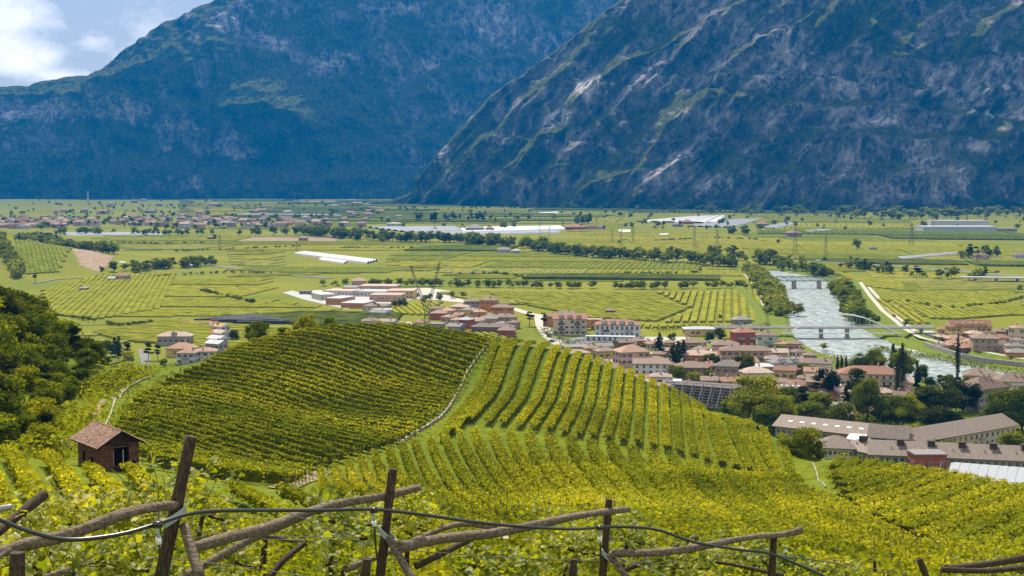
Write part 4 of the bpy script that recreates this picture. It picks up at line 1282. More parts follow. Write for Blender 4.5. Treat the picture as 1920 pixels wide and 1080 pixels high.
sheet_plot([(1160,432),(1182,432),(1182,435),(1160,435)], M['foil'], 'small white tunnel near the lone bush in the far plots', 3, n=1)
sheet_plot([(1236,440),(1252,439),(1253,441),(1237,442)], M['foil'], 'smaller white tunnel just right of another in the far plots', 3, n=1)
sheet_plot([(1010,399),(1045,398),(1048,400),(1012,401)], M['foil'], 'small white patch of foil far off near the foot of the mountain', 3, n=2)
sheet_plot([(118,438),(300,437),(305,441),(125,442)], M['netting'], 'thin grey netted strip behind the low vineyard hill', 3, n=3)

# --- belts of trees
_cache = {}
def mesh_arrays(me):
    if me.name not in _cache:
        v = np.empty(len(me.vertices)*3, np.float32); me.vertices.foreach_get('co', v)
        q = np.empty(len(me.loops), np.int32); me.loops.foreach_get('vertex_index', q)
        mi = np.empty(len(me.polygons), np.int32); me.polygons.foreach_get('material_index', mi)
        _cache[me.name] = (v.reshape(-1, 3), q.reshape(-1, 4), mi, list(me.materials))
    return _cache[me.name]
def mass(name, items, label, cat='trees'):
    """many far trees as one mass; items = (x, y, height, kind, wide)"""
    Vs = []; Qs = []; Ms = []; n0 = 0
    mats = [M['riverside'], M['bark'], M['conifer']]
    for (x, y, h, kind, wide) in items:
        v, q, mi, ml = mesh_arrays(rg.choice(FAR[kind]))
        a = rg.uniform(0, 6.28); c_, s_ = math.cos(a), math.sin(a); w = h*wide*rg.uniform(.85, 1.15)
        Vs.append(np.c_[x+(v[:, 0]*c_-v[:, 1]*s_)*w, y+(v[:, 0]*s_+v[:, 1]*c_)*w, T1(x, y)+v[:, 2]*h])
        Qs.append(q+n0); n0 += len(v)
        Ms.append(np.where(mi == 1, 1, 2 if ml[0] == M['conifer'] else 0))
    me = mesh_np(name, np.concatenate(Vs), np.concatenate(Qs), np.concatenate(Ms))
    return tag(link(name, me, mats), label, cat, kind='stuff')
def belt(px, h, dens, kinds, label, group, width=12, wide=1.0, jz=0, mats=None, name='tree', cat='tree', hv=0.3, stuff=None):
    P = gw(px)[:, :2]; P = resample(P, step=2)
    Ltot = float(np.linalg.norm(np.diff(P, axis=0), axis=1).sum())
    n = int(Ltot*dens)
    if stuff:
        it = []
        for k in range(n):
            p = P[rg.randrange(len(P))] + np.array([rg.gauss(0, width*.35), rg.gauss(0, width*.5)])
            it.append((p[0], p[1], h*rg.uniform(1-hv, 1+hv), rg.choice(kinds), wide))
        return mass(stuff, it, label.replace('tree of the', 'trees of the'))
    for k in range(n):
        p = P[rg.randrange(len(P))] + np.array([rg.gauss(0, width*.35), rg.gauss(0, width*.5)])
        far_tree(p, h*rg.uniform(1-hv, 1+hv), rg.choice(kinds), label, group, wide, name=name, cat=cat)
belt([(560,440),(640,447),(700,452),(760,455),(830,455),(900,460),(960,465),(1010,468)], 17, .17, ['round','round','broad'], 'rounded riverside tree in the curving belt across the middle of the valley', 'riverside belt across the middle of the valley', 24, 1.15, stuff='riverside_trees')
belt([(1010,470),(1060,478),(1130,484),(1200,489),(1280,494),(1340,500),(1375,503)], 15, .19, ['round','round','broad'], 'tree of the dense belt running down to the river bend', 'dense belt running to the river bend', 22, 1.2)
belt([(1250,486),(1330,487),(1400,492),(1450,500)], 17, .10, ['round','broad'], 'taller tree behind the river bend', 'taller trees behind the river bend', 30, 1.1, stuff='riverside_trees')
belt([(1450,505),(1490,510),(1530,518),(1560,522)], 13, .13, ['round','broad'], 'tree on the far bank above the railway bridge', 'trees on the far bank above the railway bridge', 9, 1.1)
belt([(1398,508),(1420,520),(1440,545),(1452,570),(1462,596)], 9, .34, ['round','bush'], 'bushy willow on the left bank of the river', 'willows on the left river bank', 15, 1.2, stuff='riverside_willows')
belt([(1578,548),(1590,575),(1606,598),(1620,612)], 12, .27, ['round','broad','round'], 'leafy tree on the right bank between the two bridges', 'trees on the right bank between the bridges', 11, 1.15)
belt([(640,537),(830,537),(1000,540),(1200,542),(1395,540)], 7, .22, ['bush','bush','round'], 'low tree in the straight dark line along the canal', 'straight dark line of low trees', 7, 1.3, stuff='canal_hedgerow')
belt([(1592,503),(1660,512),(1720,520),(1790,525),(1850,524)], 11, .16, ['round','broad','conifer'], 'tree of the dark thicket in front of the motorway', 'thicket in front of the motorway', 20, 1.2, stuff='thicket')
belt([(100,440),(200,440),(330,441),(450,441),(560,440)], 14, .09, ['round','broad'], 'tree in the long hedgerow below the far village', 'hedgerow below the far village', 30, 1.2, stuff='hedgerow')
belt([(520,436),(600,437),(680,440)], 13, .05, ['round','broad'], 'tree in the line left of the silvery plots', 'line of trees left of the silvery plots', 40, 1.2, stuff='hedgerow')
belt([(0,468),(60,470),(120,474),(180,482),(205,490)], 12, .36, ['round','broad'], 'dark tree of the strip on the low vineyard hill', 'dark strip of trees on the low hill', 22, 1.25, stuff='wooded_strip')
belt([(40,452),(70,448),(95,456),(130,470)], 12, .25, ['round','conifer'], 'dark tree on the brow of the low vineyard hill', 'trees on the brow of the low hill', 22, 1.25, stuff='wooded_strip')
belt([(-10,497),(20,515),(40,530)], 9, .3, ['bush','round'], 'shrub beside the lane left of the low hill', 'shrubs beside the lane', 10, 1.25, stuff='roadside_shrubs')
belt([(212,516),(250,512),(300,506),(350,502),(395,497)], 11, .26, ['round','bush','broad'], 'garden tree beside the cluster of houses left of the valley road', 'garden trees left of the valley road', 18, 1.15)
belt([(800,418),(842,417)], 24, .30, ['conifer'], 'tall dark fir of the square copse in mid valley', 'dark copse in mid valley', 70, .8, stuff='fir_copse')
belt([(872,416),(922,416)], 20, .22, ['conifer'], 'dark fir of the second copse, right of the square one', 'second dark copse', 40, .8, stuff='fir_copse')
belt([(1085,420),(1100,421)], 26, .2, ['conifer','round'], 'tall dark tree at the red farmstead', 'tall trees at the red farmstead', 30, 1.0, stuff='farm_trees')
belt([(1372,440),(1400,440)], 16, .30, ['round'], 'tree of the small round copse beyond the river trees', 'small round copse', 18, 1.1, stuff='copse')
belt([(1812,486),(1845,484),(1872,483)], 15, .2, ['round','conifer','broad'], 'tree round the pink farmhouse at the right', 'trees round the pink farmhouse', 18, 1.0, stuff='farm_trees')
belt([(700,584),(720,580),(740,575),(880,556)], 6, .10, ['round','bush'], 'small tree in front of the long orange factory', 'small trees by the orange factory', 8, 1.1, stuff='hedgerow')
belt([(580,536),(640,536)], 6, .12, ['bush','round'], 'low tree behind the factory car park', 'low trees behind the factory car park', 8, 1.1, stuff='hedgerow')
for _h, _l in (([(120,594),(230,614),(300,606)], 'left of the white houses'), ([(375,546),(420,556),(478,570)], 'in the middle of the left plots'), ([(330,472),(440,468),(560,463)], 'below the hedgerow at the left'),
               ([(640,466),(760,466),(840,468)], 'before the riverside belt'), ([(190,455),(300,458),(400,456)], 'on the far left plain'), ([(860,516),(930,514),(980,520)], 'in the plots above the canal'),
               ([(1120,516),(1230,515),(1330,512)], 'in the round plot left of the river bend'), ([(1700,568),(1760,580),(1850,583)], 'in the plots right of the twin tracks'), ([(1810,578),(1880,572),(1925,560)], 'at the right edge of the view'),
               ([(1230,452),(1340,447),(1420,450)], 'in the far plots behind the belt'), ([(300,520),(420,512),(520,514)], 'along the valley road')):
    belt(_h, 3.2, .22, ['bush'], 'low dark hedge '+_l, None, 3, 1.5, stuff='field_hedge')
# woodland at the foot of the mountains
belt([(1640,411),(1760,408),(1900,406),(1960,406)], 24, .075, ['round','broad'], 'tree at the front of the wood at the foot of the right-hand mountain', 'wood at the foot of the right-hand mountain', 130, 1.4, stuff='woodland')
belt([(1380,400),(1500,401),(1650,402),(1800,402),(1960,402)], 24, .05, ['round','broad'], 'tree in the back rows of the wood at the mountain foot', 'back rows of the mountain-foot wood', 190, 1.5, stuff='woodland')
belt([(750,379),(900,385),(1050,391),(1200,395),(1380,399)], 18, .035, ['round','broad'], 'distant tree along the foot of the mountain spur', 'distant trees along the spur foot', 160, 1.5, stuff='woodland')
# scattered far trees
_it = []
for k in range(420):
    px = rg.uniform(-20, 1930); py = 374 + 60*rg.random()**1.3
    if px > 740: py = max(py, 392)
    if py > 432 and 700 < px < 1100: continue
    q_ = G(px, py); _it.append((q_[0], q_[1], rg.uniform(8, 16), rg.choice(['round', 'broad', 'conifer']), 1.3))
for k in range(260):
    px, py = rg.choice([(rg.uniform(-10, 130), rg.uniform(411, 430)), (rg.uniform(120, 300), rg.uniform(410, 425)), (rg.uniform(290, 620), rg.uniform(404, 430)), (rg.uniform(100, 740), rg.uniform(376, 404))])
    q_ = G(px, py); _it.append((q_[0], q_[1], rg.uniform(8, 15), rg.choice(['round', 'broad', 'conifer']), 1.3))
mass('scattered_trees', _it, 'tiny trees scattered over the far plain below the mountains')
for (px, py, h, k, lb) in [(1607,468,17,'round','big round solitary tree in the plots right of the river'),(1459,458,9,'broad','small solitary tree in the far plots beyond the river'),
        (1161,456,6,'bush','lone dark bush near the white tunnel in the far plots'),(1312,511,7,'conifer','small dark fir in the plots left of the river bend'),
        (403,449,10,'bush','round bush alone in the plots of the left valley'),(66,532,9,'conifer','dark fir beside the lane below the low hill'),
        (993,612,11,'conifer','dark rounded conifer on the left of the white road'),(1020,612,10,'conifer','dark conifer across the road by the glittering apartments'),
        (1700,612,6,'bush','dark bush between the village and the twin gravel tracks'),(1546,492,8,'round','dark rounded tree by the motorway'),
        (1505,494,11,'round','dark spreading tree left of the motorway embankment'),(1595,490,8,'broad','tree beside the motorway, right of the dark rounded one'),
        (1912,545,6,'bush','dark bush at the edge of the plots far right'),(1350,600,5,'bush','light bush standing in the striped vineyard'),
        (1545,657,5,'bush','round bush on the near river bank'),(1440,618,5,'bush','dark bush where the road meets the arch bridge')]:
    far_tree(G(px, py)[:2], h, k, lb, None, 1.3)
# ================================================================== houses
WALLS = {'white': (.62,.61,.57), 'cream': (.60,.53,.38), 'yellow': (.62,.46,.20), 'orange': (.55,.24,.09), 'red': (.42,.11,.06), 'pink': (.58,.40,.34), 'tan': (.36,.28,.20),
         'salmon': (.52,.34,.25), 'grey': (.34,.33,.31), 'pale': (.56,.60,.60), 'brown': (.24,.17,.12), 'green': (.50,.56,.46), 'brick': (.32,.10,.06)}
WM = {k: mat_noise('wall_plaster_'+k, tuple(c*.72 for c in v), tuple(c*.95 for c in v), scale=.5, rough=.9, spec=.1) for k, v in WALLS.items()}
ROOFS = {'red': ((.23,.095,.055), (.12,.05,.03)), 'brown': ((.19,.125,.085), (.095,.06,.042)), 'pink': ((.31,.18,.125), (.18,.10,.07)), 'grey': ((.18,.165,.155), (.10,.095,.09)),
         'orange': ((.29,.15,.085), (.17,.085,.05)), 'dark': ((.11,.08,.065), (.05,.04,.035)), 'white': ((.36,.38,.41), (.28,.30,.33)), 'rosy': ((.36,.265,.21), (.23,.165,.13))}
ROOFS['school'] = ((.20,.155,.125), (.12,.095,.08)); ROOFS['hall'] = ((.25,.27,.30), (.21,.23,.255))
RM = {k: mat_roof('roof_tiles_'+k, *v) for k, v in ROOFS.items()}
M['glass'] = mat_plain('window_glass_dark', (.03, .035, .04), rough=.15, spec=.6)
M['shutter'] = mat_plain('shutter_brown', (.13, .075, .045), rough=.7)
M['frame_white'] = mat_plain('window_frame_white', (.6, .6, .58), rough=.6)
M['chim'] = mat_plain('chimney_plaster', (.40, .34, .29), rough=.9)
M['metal'] = mat_plain('grey_metal', (.30, .31, .32), rough=.45, metallic=.6)
M['skylight'] = mat_plain('skylight_glass', (.55, .6, .66), rough=.12, spec=.9)
M['white_paint'] = mat_plain('white_paint', (.70, .71, .72), rough=.45)
M['dark_wood'] = mat_noise('dark_timber', (.035,.024,.017), (.09,.065,.045), scale=3, stretch=(1, 1, .3))

def _win_mesh(w, h, shut):
    mb = MB()
    mb.box(-w/2-.07, w/2+.07, -.05, .03, -h/2-.08, h/2+.07, 1)
    mb.box(-w/2, w/2, -.07, -.053, -h/2, h/2, 0)
    mb.box(-.03, .03, -.09, -.072, -h/2, h/2, 1)
    if shut:
        mb.box(-w/2-.55, -w/2-.08, -.09, -.02, -h/2, h/2, 2); mb.box(w/2+.08, w/2+.55, -.09, -.02, -h/2, h/2, 2)
    me = mb.mesh('window')
    for m_ in ('glass', 'frame_white', 'shutter'): me.materials.append(M[m_])
    return me
WIN = {'plain': _win_mesh(1.2, 1.5, False), 'shut': _win_mesh(1.1, 1.5, True), 'tall': _win_mesh(1.3, 2.2, False)}

def hip_roof(W, D, z, rise, ov, hip):
    """roof as a closed body over a W x D plan, ridge along x; hip=0 gives a gable"""
    mb = MB(); w, d = W/2+ov, D/2+ov
    hx = w - (min(d, w*0.9) if hip else 0)
    t = .22
    for zz in (0,):
        a = [(-w,-d,z), (w,-d,z), (w,d,z), (-w,d,z)]; r = [(-hx,0,z+rise), (hx,0,z+rise)]
        b_ = [(p[0], p[1], p[2]-t) for p in a]
        mb.poly([a[0], a[1], r[1], r[0]]); mb.poly([a[2], a[3], r[0], r[1]])
        if hip: mb.poly([a[1], a[2], r[1]]); mb.poly([a[3], a[0], r[0]])
        else:
            mb.poly([a[1], a[2], r[1]], 1); mb.poly([a[3], a[0], r[0]], 1)
        for i in range(4): mb.poly([b_[i], b_[(i+1) % 4], a[(i+1) % 4], a[i]])
        mb.poly(b_[::-1])
    return mb

def house(px, py, wpx, hpx, wall, roof, label, depth=None, rz=0.0, hip=True, rise=None, win='shut', group='houses of the valley villages', floors=None, balcony=False, flat=False,
          chim=1, name='house', cat='house', skylights=0, z=0.0, parts=True, dormers=0, ridge_y=False):
    p = G(px, py, z)
    D_ = p[1]; s = D_/F
    W = wpx*s; H = max(hpx*s*(1.22 if cat == 'house' and group and 'factor' not in group and py > 560 and not flat else 1), 2.6); depth = depth or min(max(W*.75, 8), 14)
    r = math.radians(rz)
    e = empty(name, (p[0], p[1]+depth/2, z), r)
    MB().box(-W/2, W/2, -depth/2, depth/2, -0.5, H).build('wall', WM[wall], e)
    if flat:
        MB().box(-W/2-.3, W/2+.3, -depth/2-.3, depth/2+.3, H+.003, H+.45).build('roof', RM[roof], e)
        rise = .45
    else:
        rise = rise or min(W, depth)*.22
        mb = hip_roof(depth if ridge_y else W, W if ridge_y else depth, H+.22, rise, .7, hip)
        ro = link('roof', mb.mesh('roof'), [RM[roof], WM[wall]], e)
        if ridge_y: ro.rotation_euler = (0, 0, math.pi/2)
    rg_ = random.Random(int(px*7+py))
    for k in range(chim):
        cx, cy = rg_.uniform(-W*.3, W*.3), rg_.uniform(-depth*.2, depth*.2)
        zt = H+rise*.5
        mb = MB().box(-.35, .35, -.35, .35, 0, rise*.55+1.1).box(-.45, .45, -.45, .45, rise*.55+1.101, rise*.55+1.25)
        mb.build('chimney', M['chim'], e, (cx, cy, zt))
    for k in range(skylights):
        mb = MB().box(-.5, .5, -.6, .6, 0, .12)
        o_ = mb.build('skylight', M['skylight'], e, (W*(-.35+.7*(k+.5)/skylights), -depth*.27, H+.22+rise*.5+.1))
        o_.rotation_euler = (math.atan2(rise, depth/2+.7), 0, 0)
    for k in range(dormers):
        x = W*(-.4+.8*(k+.5)/dormers)
        MB().box(-1.3, 1.3, -1.6, 2.4, -.3, 1.9).build('dormer', WM[wall], e, (x, -depth*.33, H+.22))
        dm = link('dormer_roof', hip_roof(4.0, 2.9, 1.903, 1.1, .25, False).mesh('dormer_roof'), [RM[roof], WM[wall]], e, (x, -depth*.33+.4, H+.22))
        dm.rotation_euler = (0, 0, math.pi/2)
    if parts:
        fl = floors or max(1, int(H/2.9)); fh = H/fl
        n = max(2, int(W/3.1))
        me = WIN[win]
        for f in range(fl):
            for i in range(n):
                if rg_.random() < .1: continue
                x = W*((i+.5)/n-.5)
                link('window', me, None, e, (x, -depth/2-.002, fh*f+fh*.55))
            m2 = max(1, int(depth/4))
            for sx in (-1, 1):
                for i in range(m2):
                    o_ = link('window', me, None, e, (sx*(W/2+.002), depth*((i+.5)/m2-.5), fh*f+fh*.55)); o_.rotation_euler = (0, 0, sx*math.pi/2)
            if balcony and f > 0:
                for bx in ((-.25, .25) if W > 14 else (0,)):
                    mb = MB().box(-2.1, 2.1, -1.3, -.005, 0, .18)
                    mb.box(-2.1, 2.1, -1.3, -1.24, .183, 1.1, 1); mb.box(-2.1, -2.04, -1.24, -.006, .183, 1.1, 1); mb.box(2.04, 2.1, -1.24, -.006, .183, 1.1, 1)
                    link('balcony', mb.mesh('balcony'), [WM['grey'], M['metal'] if rg_.random() < .5 else M['dark_wood']], e, (W*bx, -depth/2, fh*f-.05))
    tag(e, label, cat, group)
    e['_px'] = float(px); e['_py'] = float(py); e['_w'] = float(wpx)
    return e

Hs = house
# near village right of the hill
Hs(1070,629,62,25,'cream','red','cream apartment house with three dark roof gables, left of the pale long block',rz=-6,hip=False,dormers=3,balcony=True,skylights=3)
Hs(1035,612,30,15,'orange','brown','small ochre house hidden behind the cream apartment house',rz=-10)
Hs(1062,606,30,14,'yellow','brown','yellow gabled house just behind the cream apartments',rz=12,hip=False)
Hs(1112,618,34,18,'orange','rosy','orange apartment block with a flat pinkish roof right of the cream one',rz=-4,flat=True,win='plain')
Hs(1160,634,84,20,'pale','red','long pale blue-white block with a red roof and rows of windows',rz=-8,dormers=4,balcony=True,skylights=4,win='tall')
Hs(1145,640,92,8,'pale','white','low pale ground-floor wing with a terrace in front of the long block',rz=-8,flat=True,depth=6,chim=0,win='tall')
Hs(1314,631,60,11,'yellow','white','low ochre hall with a pale flat-pitched roof beside the road',rise=1.2,chim=0)
Hs(1398,648,46,20,'red','red','bright orange-red house with a brown roof near the road',balcony=True,rz=8)
Hs(1441,656,40,22,'green','brown','pale green house with balconies right of the orange-red one',balcony=True,rz=-6)
Hs(1392,612,34,10,'grey','grey','grey house with a slate roof across the road at the vineyard edge',rz=5)
Hs(1400,680,94,18,'salmon','brown','long salmon apartment row with deep brown balconies',balcony=True,rz=-5,depth=11)
Hs(1300,660,46,14,'tan','brown','low brown-roofed house behind the firs',rz=10)
Hs(1362,662,50,12,'salmon','brown','brown-roofed row house left of the salmon apartment row',rz=-8)
Hs(1312,686,68,16,'orange','rosy','orange house with a pinkish hip roof',rz=-6,rise=2.2)
Hs(1185,697,58,30,'pink','pink','pink house with a tiled hip roof near the crest of the vine rows',rz=18,rise=3.2)
Hs(1232,690,30,12,'white','brown','white house with a dark hip roof behind the pink one',rz=-12)
Hs(1222,714,64,26,'white','brown','cream-white house with small square windows under a long brown roof',rz=-5,hip=False,rise=2.0,win='plain',floors=3)
Hs(1240,724,38,14,'white','rosy','small white hip-roofed annex in front of the cream-white house',rz=-8,chim=1)
Hs(1170,690,26,12,'orange','pink','little terracotta-roofed lean-to left of the pink house',rz=20)
Hs(1136,676,38,14,'yellow','brown','yellow house with a low brown roof at the vineyard edge',rz=16)
Hs(1108,668,24,12,'salmon','brown','small salmon house between the yellow house and the pink shed',rz=10)
Hs(1082,672,44,8,'pink','rosy','low pink hall with a pale pink roof just over the hill crest',rz=14,rise=1.5,chim=0)
Hs(1085,660,58,6,'grey','grey','long grey flat roof behind the pale pink hall',flat=True,rz=10,chim=0,parts=False)
Hs(1170,660,30,14,'brown','brown','brown gabled house with a dark timber balcony',rz=24,hip=False,balcony=True)
Hs(1195,652,30,10,'red','brown','low red-roofed house behind the brown gabled one',rz=5)
Hs(1299,714,60,20,'tan','brown','tan house with a wide brown hip roof and dark windows',rz=-4,balcony=True)
Hs(1365,720,42,27,'tan','grey','tall tan cube-like house with a grey hip roof',rz=-14,rise=2.8)
Hs(1426,700,52,10,'yellow','white','house with a long pale roof just behind the white villa',rise=1.2,rz=4)
Hs(1420,719,58,16,'white','rosy','white villa with a pink hip roof and a terrace',rz=4,balcony=True,rise=2.4)
Hs(1475,717,38,18,'yellow','red','yellow gabled house right of the white villa',rz=-16,hip=False)
Hs(1452,688,30,12,'yellow','grey','ochre house with a grey roof by the white row houses',rz=-10)
Hs(1478,697,62,13,'pale','grey','pale row of houses with mottled grey roofs',rz=6,depth=11,dormers=2)
Hs(1540,699,46,14,'white','brown','white house with a broad brown gable roof near the river',rz=-20,hip=False)
Hs(1500,672,26,9,'white','brown','small white house close to the river road',rz=15)
Hs(1485,742,60,10,'tan','brown','low brown-roofed building with skylights',rz=-10,skylights=4,rise=2)
Hs(1508,722,18,10,'tan','brown','little tan house right of the yellow gabled one',rz=0)
Hs(1635,737,112,29,'cream','red','large cream apartment house with dark balcony bays',rz=-8,balcony=True,depth=13,rise=3.2,win='plain')
Hs(1566,740,28,15,'pink','rosy','small pink block at the left end of the cream apartments',rz=-8,flat=True,chim=0)
Hs(1645,790,36,8,'brown','brown','low brown-roofed pavilion among the trees',rz=10,rise=2,chim=0)
Hs(1262,726,34,10,'white','white','bright white canopy building beside the slanted frames',flat=True,chim=0,parts=False,rz=-6)
Hs(1850,770,82,34,'grey','brown','large grey-walled house with broken brown roofs behind the dark firs',rz=30,rise=4.5,depth=14,chim=2)
Hs(1905,738,70,18,'cream','brown','long cream building with a brown roof and several chimneys',rz=-5,depth=12,chim=4,rise=3)
Hs(1915,772,56,26,'green','brown','pale green house with a dark balcony at the right edge',rz=14,balcony=True,depth=12)
Hs(1845,722,60,14,'tan','brown','brown-roofed wing behind the large grey-walled house',rz=-12,rise=3)
# right bank village
Hs(1821,634,76,17,'yellow','red','long gabled red-roofed hotel with five dormer gables',dormers=5,hip=False,depth=12,rise=4,group='houses on the right bank')
Hs(1741,632,26,5,'white','white','flat white warehouse at the bridge end',flat=True,chim=0,parts=False,group='houses on the right bank')
Hs(1755,641,11,10,'yellow','grey','narrow bright yellow house',rz=8,flat=True,chim=0,group='houses on the right bank')
Hs(1769,643,18,9,'grey','rosy','grey house with a pale roof right of the yellow one',group='houses on the right bank')
Hs(1792,645,36,8,'salmon','pink','house with a broad pale pink roof in front of the hotel',rz=12,group='houses on the right bank')
Hs(1800,655,40,9,'orange','orange','terracotta-roofed house in the middle of the cluster',rz=-15,group='houses on the right bank')
Hs(1784,661,14,11,'white','orange','little white house with two dark windows by the river wall',rz=5,chim=0,group='houses on the right bank')
Hs(1804,666,28,11,'brown','orange','reddish-brown house above the river wall',rz=24,hip=False,group='houses on the right bank')
Hs(1822,660,24,8,'orange','orange','orange-roofed shed left of the big tan block',rz=-30,hip=False,group='houses on the right bank')
Hs(1853,668,46,27,'tan','brown','big square tan block with a low hip roof above the river wall',rz=-10,rise=2.5,depth=16,win='plain',group='houses on the right bank')
Hs(1830,638,30,10,'tan','rosy','tan house with a pale roof behind the big tan block',rz=10,group='houses on the right bank')
Hs(1879,645,36,9,'yellow','red','house with a dark red roof right of the hotel',rz=-4,group='houses on the right bank')
Hs(1914,640,30,20,'cream','pink','tall cream house at the right edge of the bank village',rz=8,group='houses on the right bank')
Hs(1908,662,34,10,'cream','grey','cream house with a grey roof below the tall one',rz=-6,group='houses on the right bank')
Hs(1913,680,40,15,'orange','grey','orange house with a dark hip roof at the lower right of the bank village',rz=-8,group='houses on the right bank')
# orange estate behind the hill
gr = 'houses of the orange estate'
for a in [(885,580,28,12,'grey','brown','grey-brown house at the back left of the orange estate',8),(917,584,30,17,'orange','brown','tallest orange block at the back of the estate',-14),
          (942,594,40,14,'orange','brown','orange block with a dark roof at the right of the estate',-10),(862,588,32,10,'salmon','rosy','salmon terrace with pale roofs, back row of the estate',-20),
          (838,594,26,9,'yellow','pink','yellow end house of the back terrace',-20),(880,594,26,10,'yellow','grey','yellow house with a grey roof in the middle of the estate',-18),
          (900,600,22,12,'orange','orange','orange gabled house in the middle of the estate',10),(822,600,28,10,'red','pink','terracotta house at the left end of the estate',-8),
          (842,606,22,9,'pink','pink','pink terrace house, left one of the front row',-24),(858,611,18,9,'white','pink','white terrace house, second of the front row',-24),
          (874,617,22,14,'red','white','red-orange cube in the front row of the estate',-24),(893,614,24,10,'white','pink','white terrace house right of the red-orange cube',-24),
          (915,610,34,10,'salmon','grey','salmon house with a long grey roof, centre right of the estate',-8),(946,606,44,9,'tan','brown','tan row with a brown roof at the right edge of the estate',-10),
          (925,626,80,10,'brown','dark','long dark brown building at the near side of the estate',-8),(950,632,30,10,'red','brown','red house at the near right corner of the estate',-6)]:
    Hs(*a[:7], rz=a[7], group=gr, depth=10)
Hs(695,617,34,12,'white','brown','white house with arches and a brown roof just over the hill crest',rz=8,group='small houses beyond the crest')
Hs(727,617,28,11,'pale','rosy','pale blue-white house right of the arched one',rz=-14,group='small houses beyond the crest',hip=False)
Hs(716,588,34,6,'grey','white','long shed with a pale roof behind the canal plot',rz=5,flat=True,chim=0,group='small houses beyond the crest')
Hs(712,596,32,8,'white','grey','farmhouse with a grey roof and white gable',rz=-25,hip=False,group='small houses beyond the crest')
Hs(787,616,24,9,'white','red','small red-roofed house left of the lattice pylon',rz=-12,group='small houses beyond the crest')
Hs(818,620,30,12,'grey','grey','grey house with a flat pale roof just right of the pylon foot',rz=-6,flat=True,chim=0,group='small houses beyond the crest')
Hs(1145,589,16,5,'brown','brown','small brown field barn in the vineyard',chim=0,group='small houses beyond the crest')
# white houses at the left behind the hill
gl = 'white houses behind the left crest'
Hs(325,648,62,14,'grey','rosy','long pale-roofed building with a dark red central gable',rz=2,group=gl,dormers=1,depth=11,rise=2.4)
Hs(338,670,50,13,'yellow','orange','ochre house with a wide terracotta roof',rz=-10,group=gl,rise=3)
Hs(349,684,34,18,'pale','pink','white house with stacked balconies at the front of the group',rz=-6,balcony=True,group=gl)
Hs(383,680,40,17,'white','pink','white front house with a small round tower',rz=8,group=gl)
Hs(412,630,24,14,'white','pink','rearmost white terrace house with roof windows',rz=-30,group=gl,skylights=2,hip=False)
Hs(410,642,26,14,'white','rosy','second white terrace house from the back',rz=-30,group=gl,skylights=2,hip=False)
Hs(406,655,28,16,'white','white','third terrace house from the back with a bright white roof',rz=-30,group=gl,skylights=1,hip=False)
Hs(404,669,32,20,'grey','white','nearest terrace house with a white roof and grey walls',rz=-30,group=gl,skylights=1,hip=False)
# farm cluster left of the valley road
gf = 'houses left of the valley road'
for a in [(225,502,18,8,'white','white','tall narrow white house of the roadside cluster',0),(264,505,26,8,'grey','rosy','long grey-white house of the roadside cluster',-6),(293,506,28,9,'pale','grey','bluish house with a grey roof in the roadside cluster',10),
          (228,526,20,9,'pink','red','pink farmhouse at the lane bend',-8),(206,527,14,4,'white','white','small white annex left of the pink farmhouse',10),(350,503,16,5,'cream','white','small cream house at the end of the roadside cluster',0),(154,546,12,4,'grey','grey','tiny grey field shed in the striped plots',0)]:
    Hs(*a[:7], rz=a[7], group=gf, depth=12)
Hs(1490,445,26,8,'tan','brown','brown barn in the far plots beyond the river',group='farmsteads of the far plots',depth=30)
Hs(1842,488,26,9,'pink','brown','pink farmhouse ringed by trees at the right',group='farmsteads of the far plots')
Hs(1915,486,22,8,'white','grey','white farmhouse at the right edge of the far plots',group='farmsteads of the far plots')
Hs(1638,469,12,5,'white','grey','small white house right of the solitary round tree',group='farmsteads of the far plots')
Hs(945,475,26,7,'white','grey','white farmhouse in front of the riverside belt',group='farmsteads of the far plots')
Hs(968,476,14,6,'white','white','white outbuilding right of the farmhouse before the belt',group='farmsteads of the far plots')
Hs(1465,498,26,6,'salmon','pink','pink-roofed house among the trees at the river bend',group='farmsteads of the far plots')
Hs(568,452,16,6,'salmon','grey','small salmon farmhouse under the hedgerow',group='farmsteads of the far plots')
Hs(395,449,12,4,'brown','brown','small brown barn beside the round bush',group='farmsteads of the far plots')
Hs(890,434,34,6,'brown','grey','dark barn in the silvery strip',group='farmsteads of the far plots',depth=40)
Hs(918,434,16,6,'red','pink','red barn right of the dark one in the silvery strip',group='farmsteads of the far plots')
Hs(1080,431,40,5,'red','red','long red-roofed farmstead in mid valley',group='farmsteads of the far plots',depth=30)
Hs(1110,431,20,7,'yellow','red','yellow house right of the red-roofed farmstead',group='farmsteads of the far plots')
Hs(1128,431,14,6,'white','grey','white house at the right end of the red farmstead',group='farmsteads of the far plots')
Hs(1290,420,20,4,'red','brown','low red house among the white greenhouses',group='farmsteads of the far plots',depth=30)
Hs(1272,425,18,4,'grey','grey','grey shed in front of the white greenhouses',group='farmsteads of the far plots',depth=30)
Hs(1432,425,20,5,'grey','red','red-grey barn right of the white greenhouses',group='farmsteads of the far plots',depth=30)
Hs(1800,434,138,9,'pale','white','long white factory with a row of dark bays far right',flat=True,chim=0,depth=60,win='tall',group='factories',name='factory',cat='factory',floors=1)
Hs(1890,434,34,5,'grey','grey','low grey extension right of the white factory',flat=True,chim=0,depth=40,group='factories',name='factory',cat='factory')
Hs(1800,426,110,12,'white','white','raised middle hall of the long white factory',flat=True,chim=0,depth=40,parts=False,group='factories',name='factory',cat='factory')
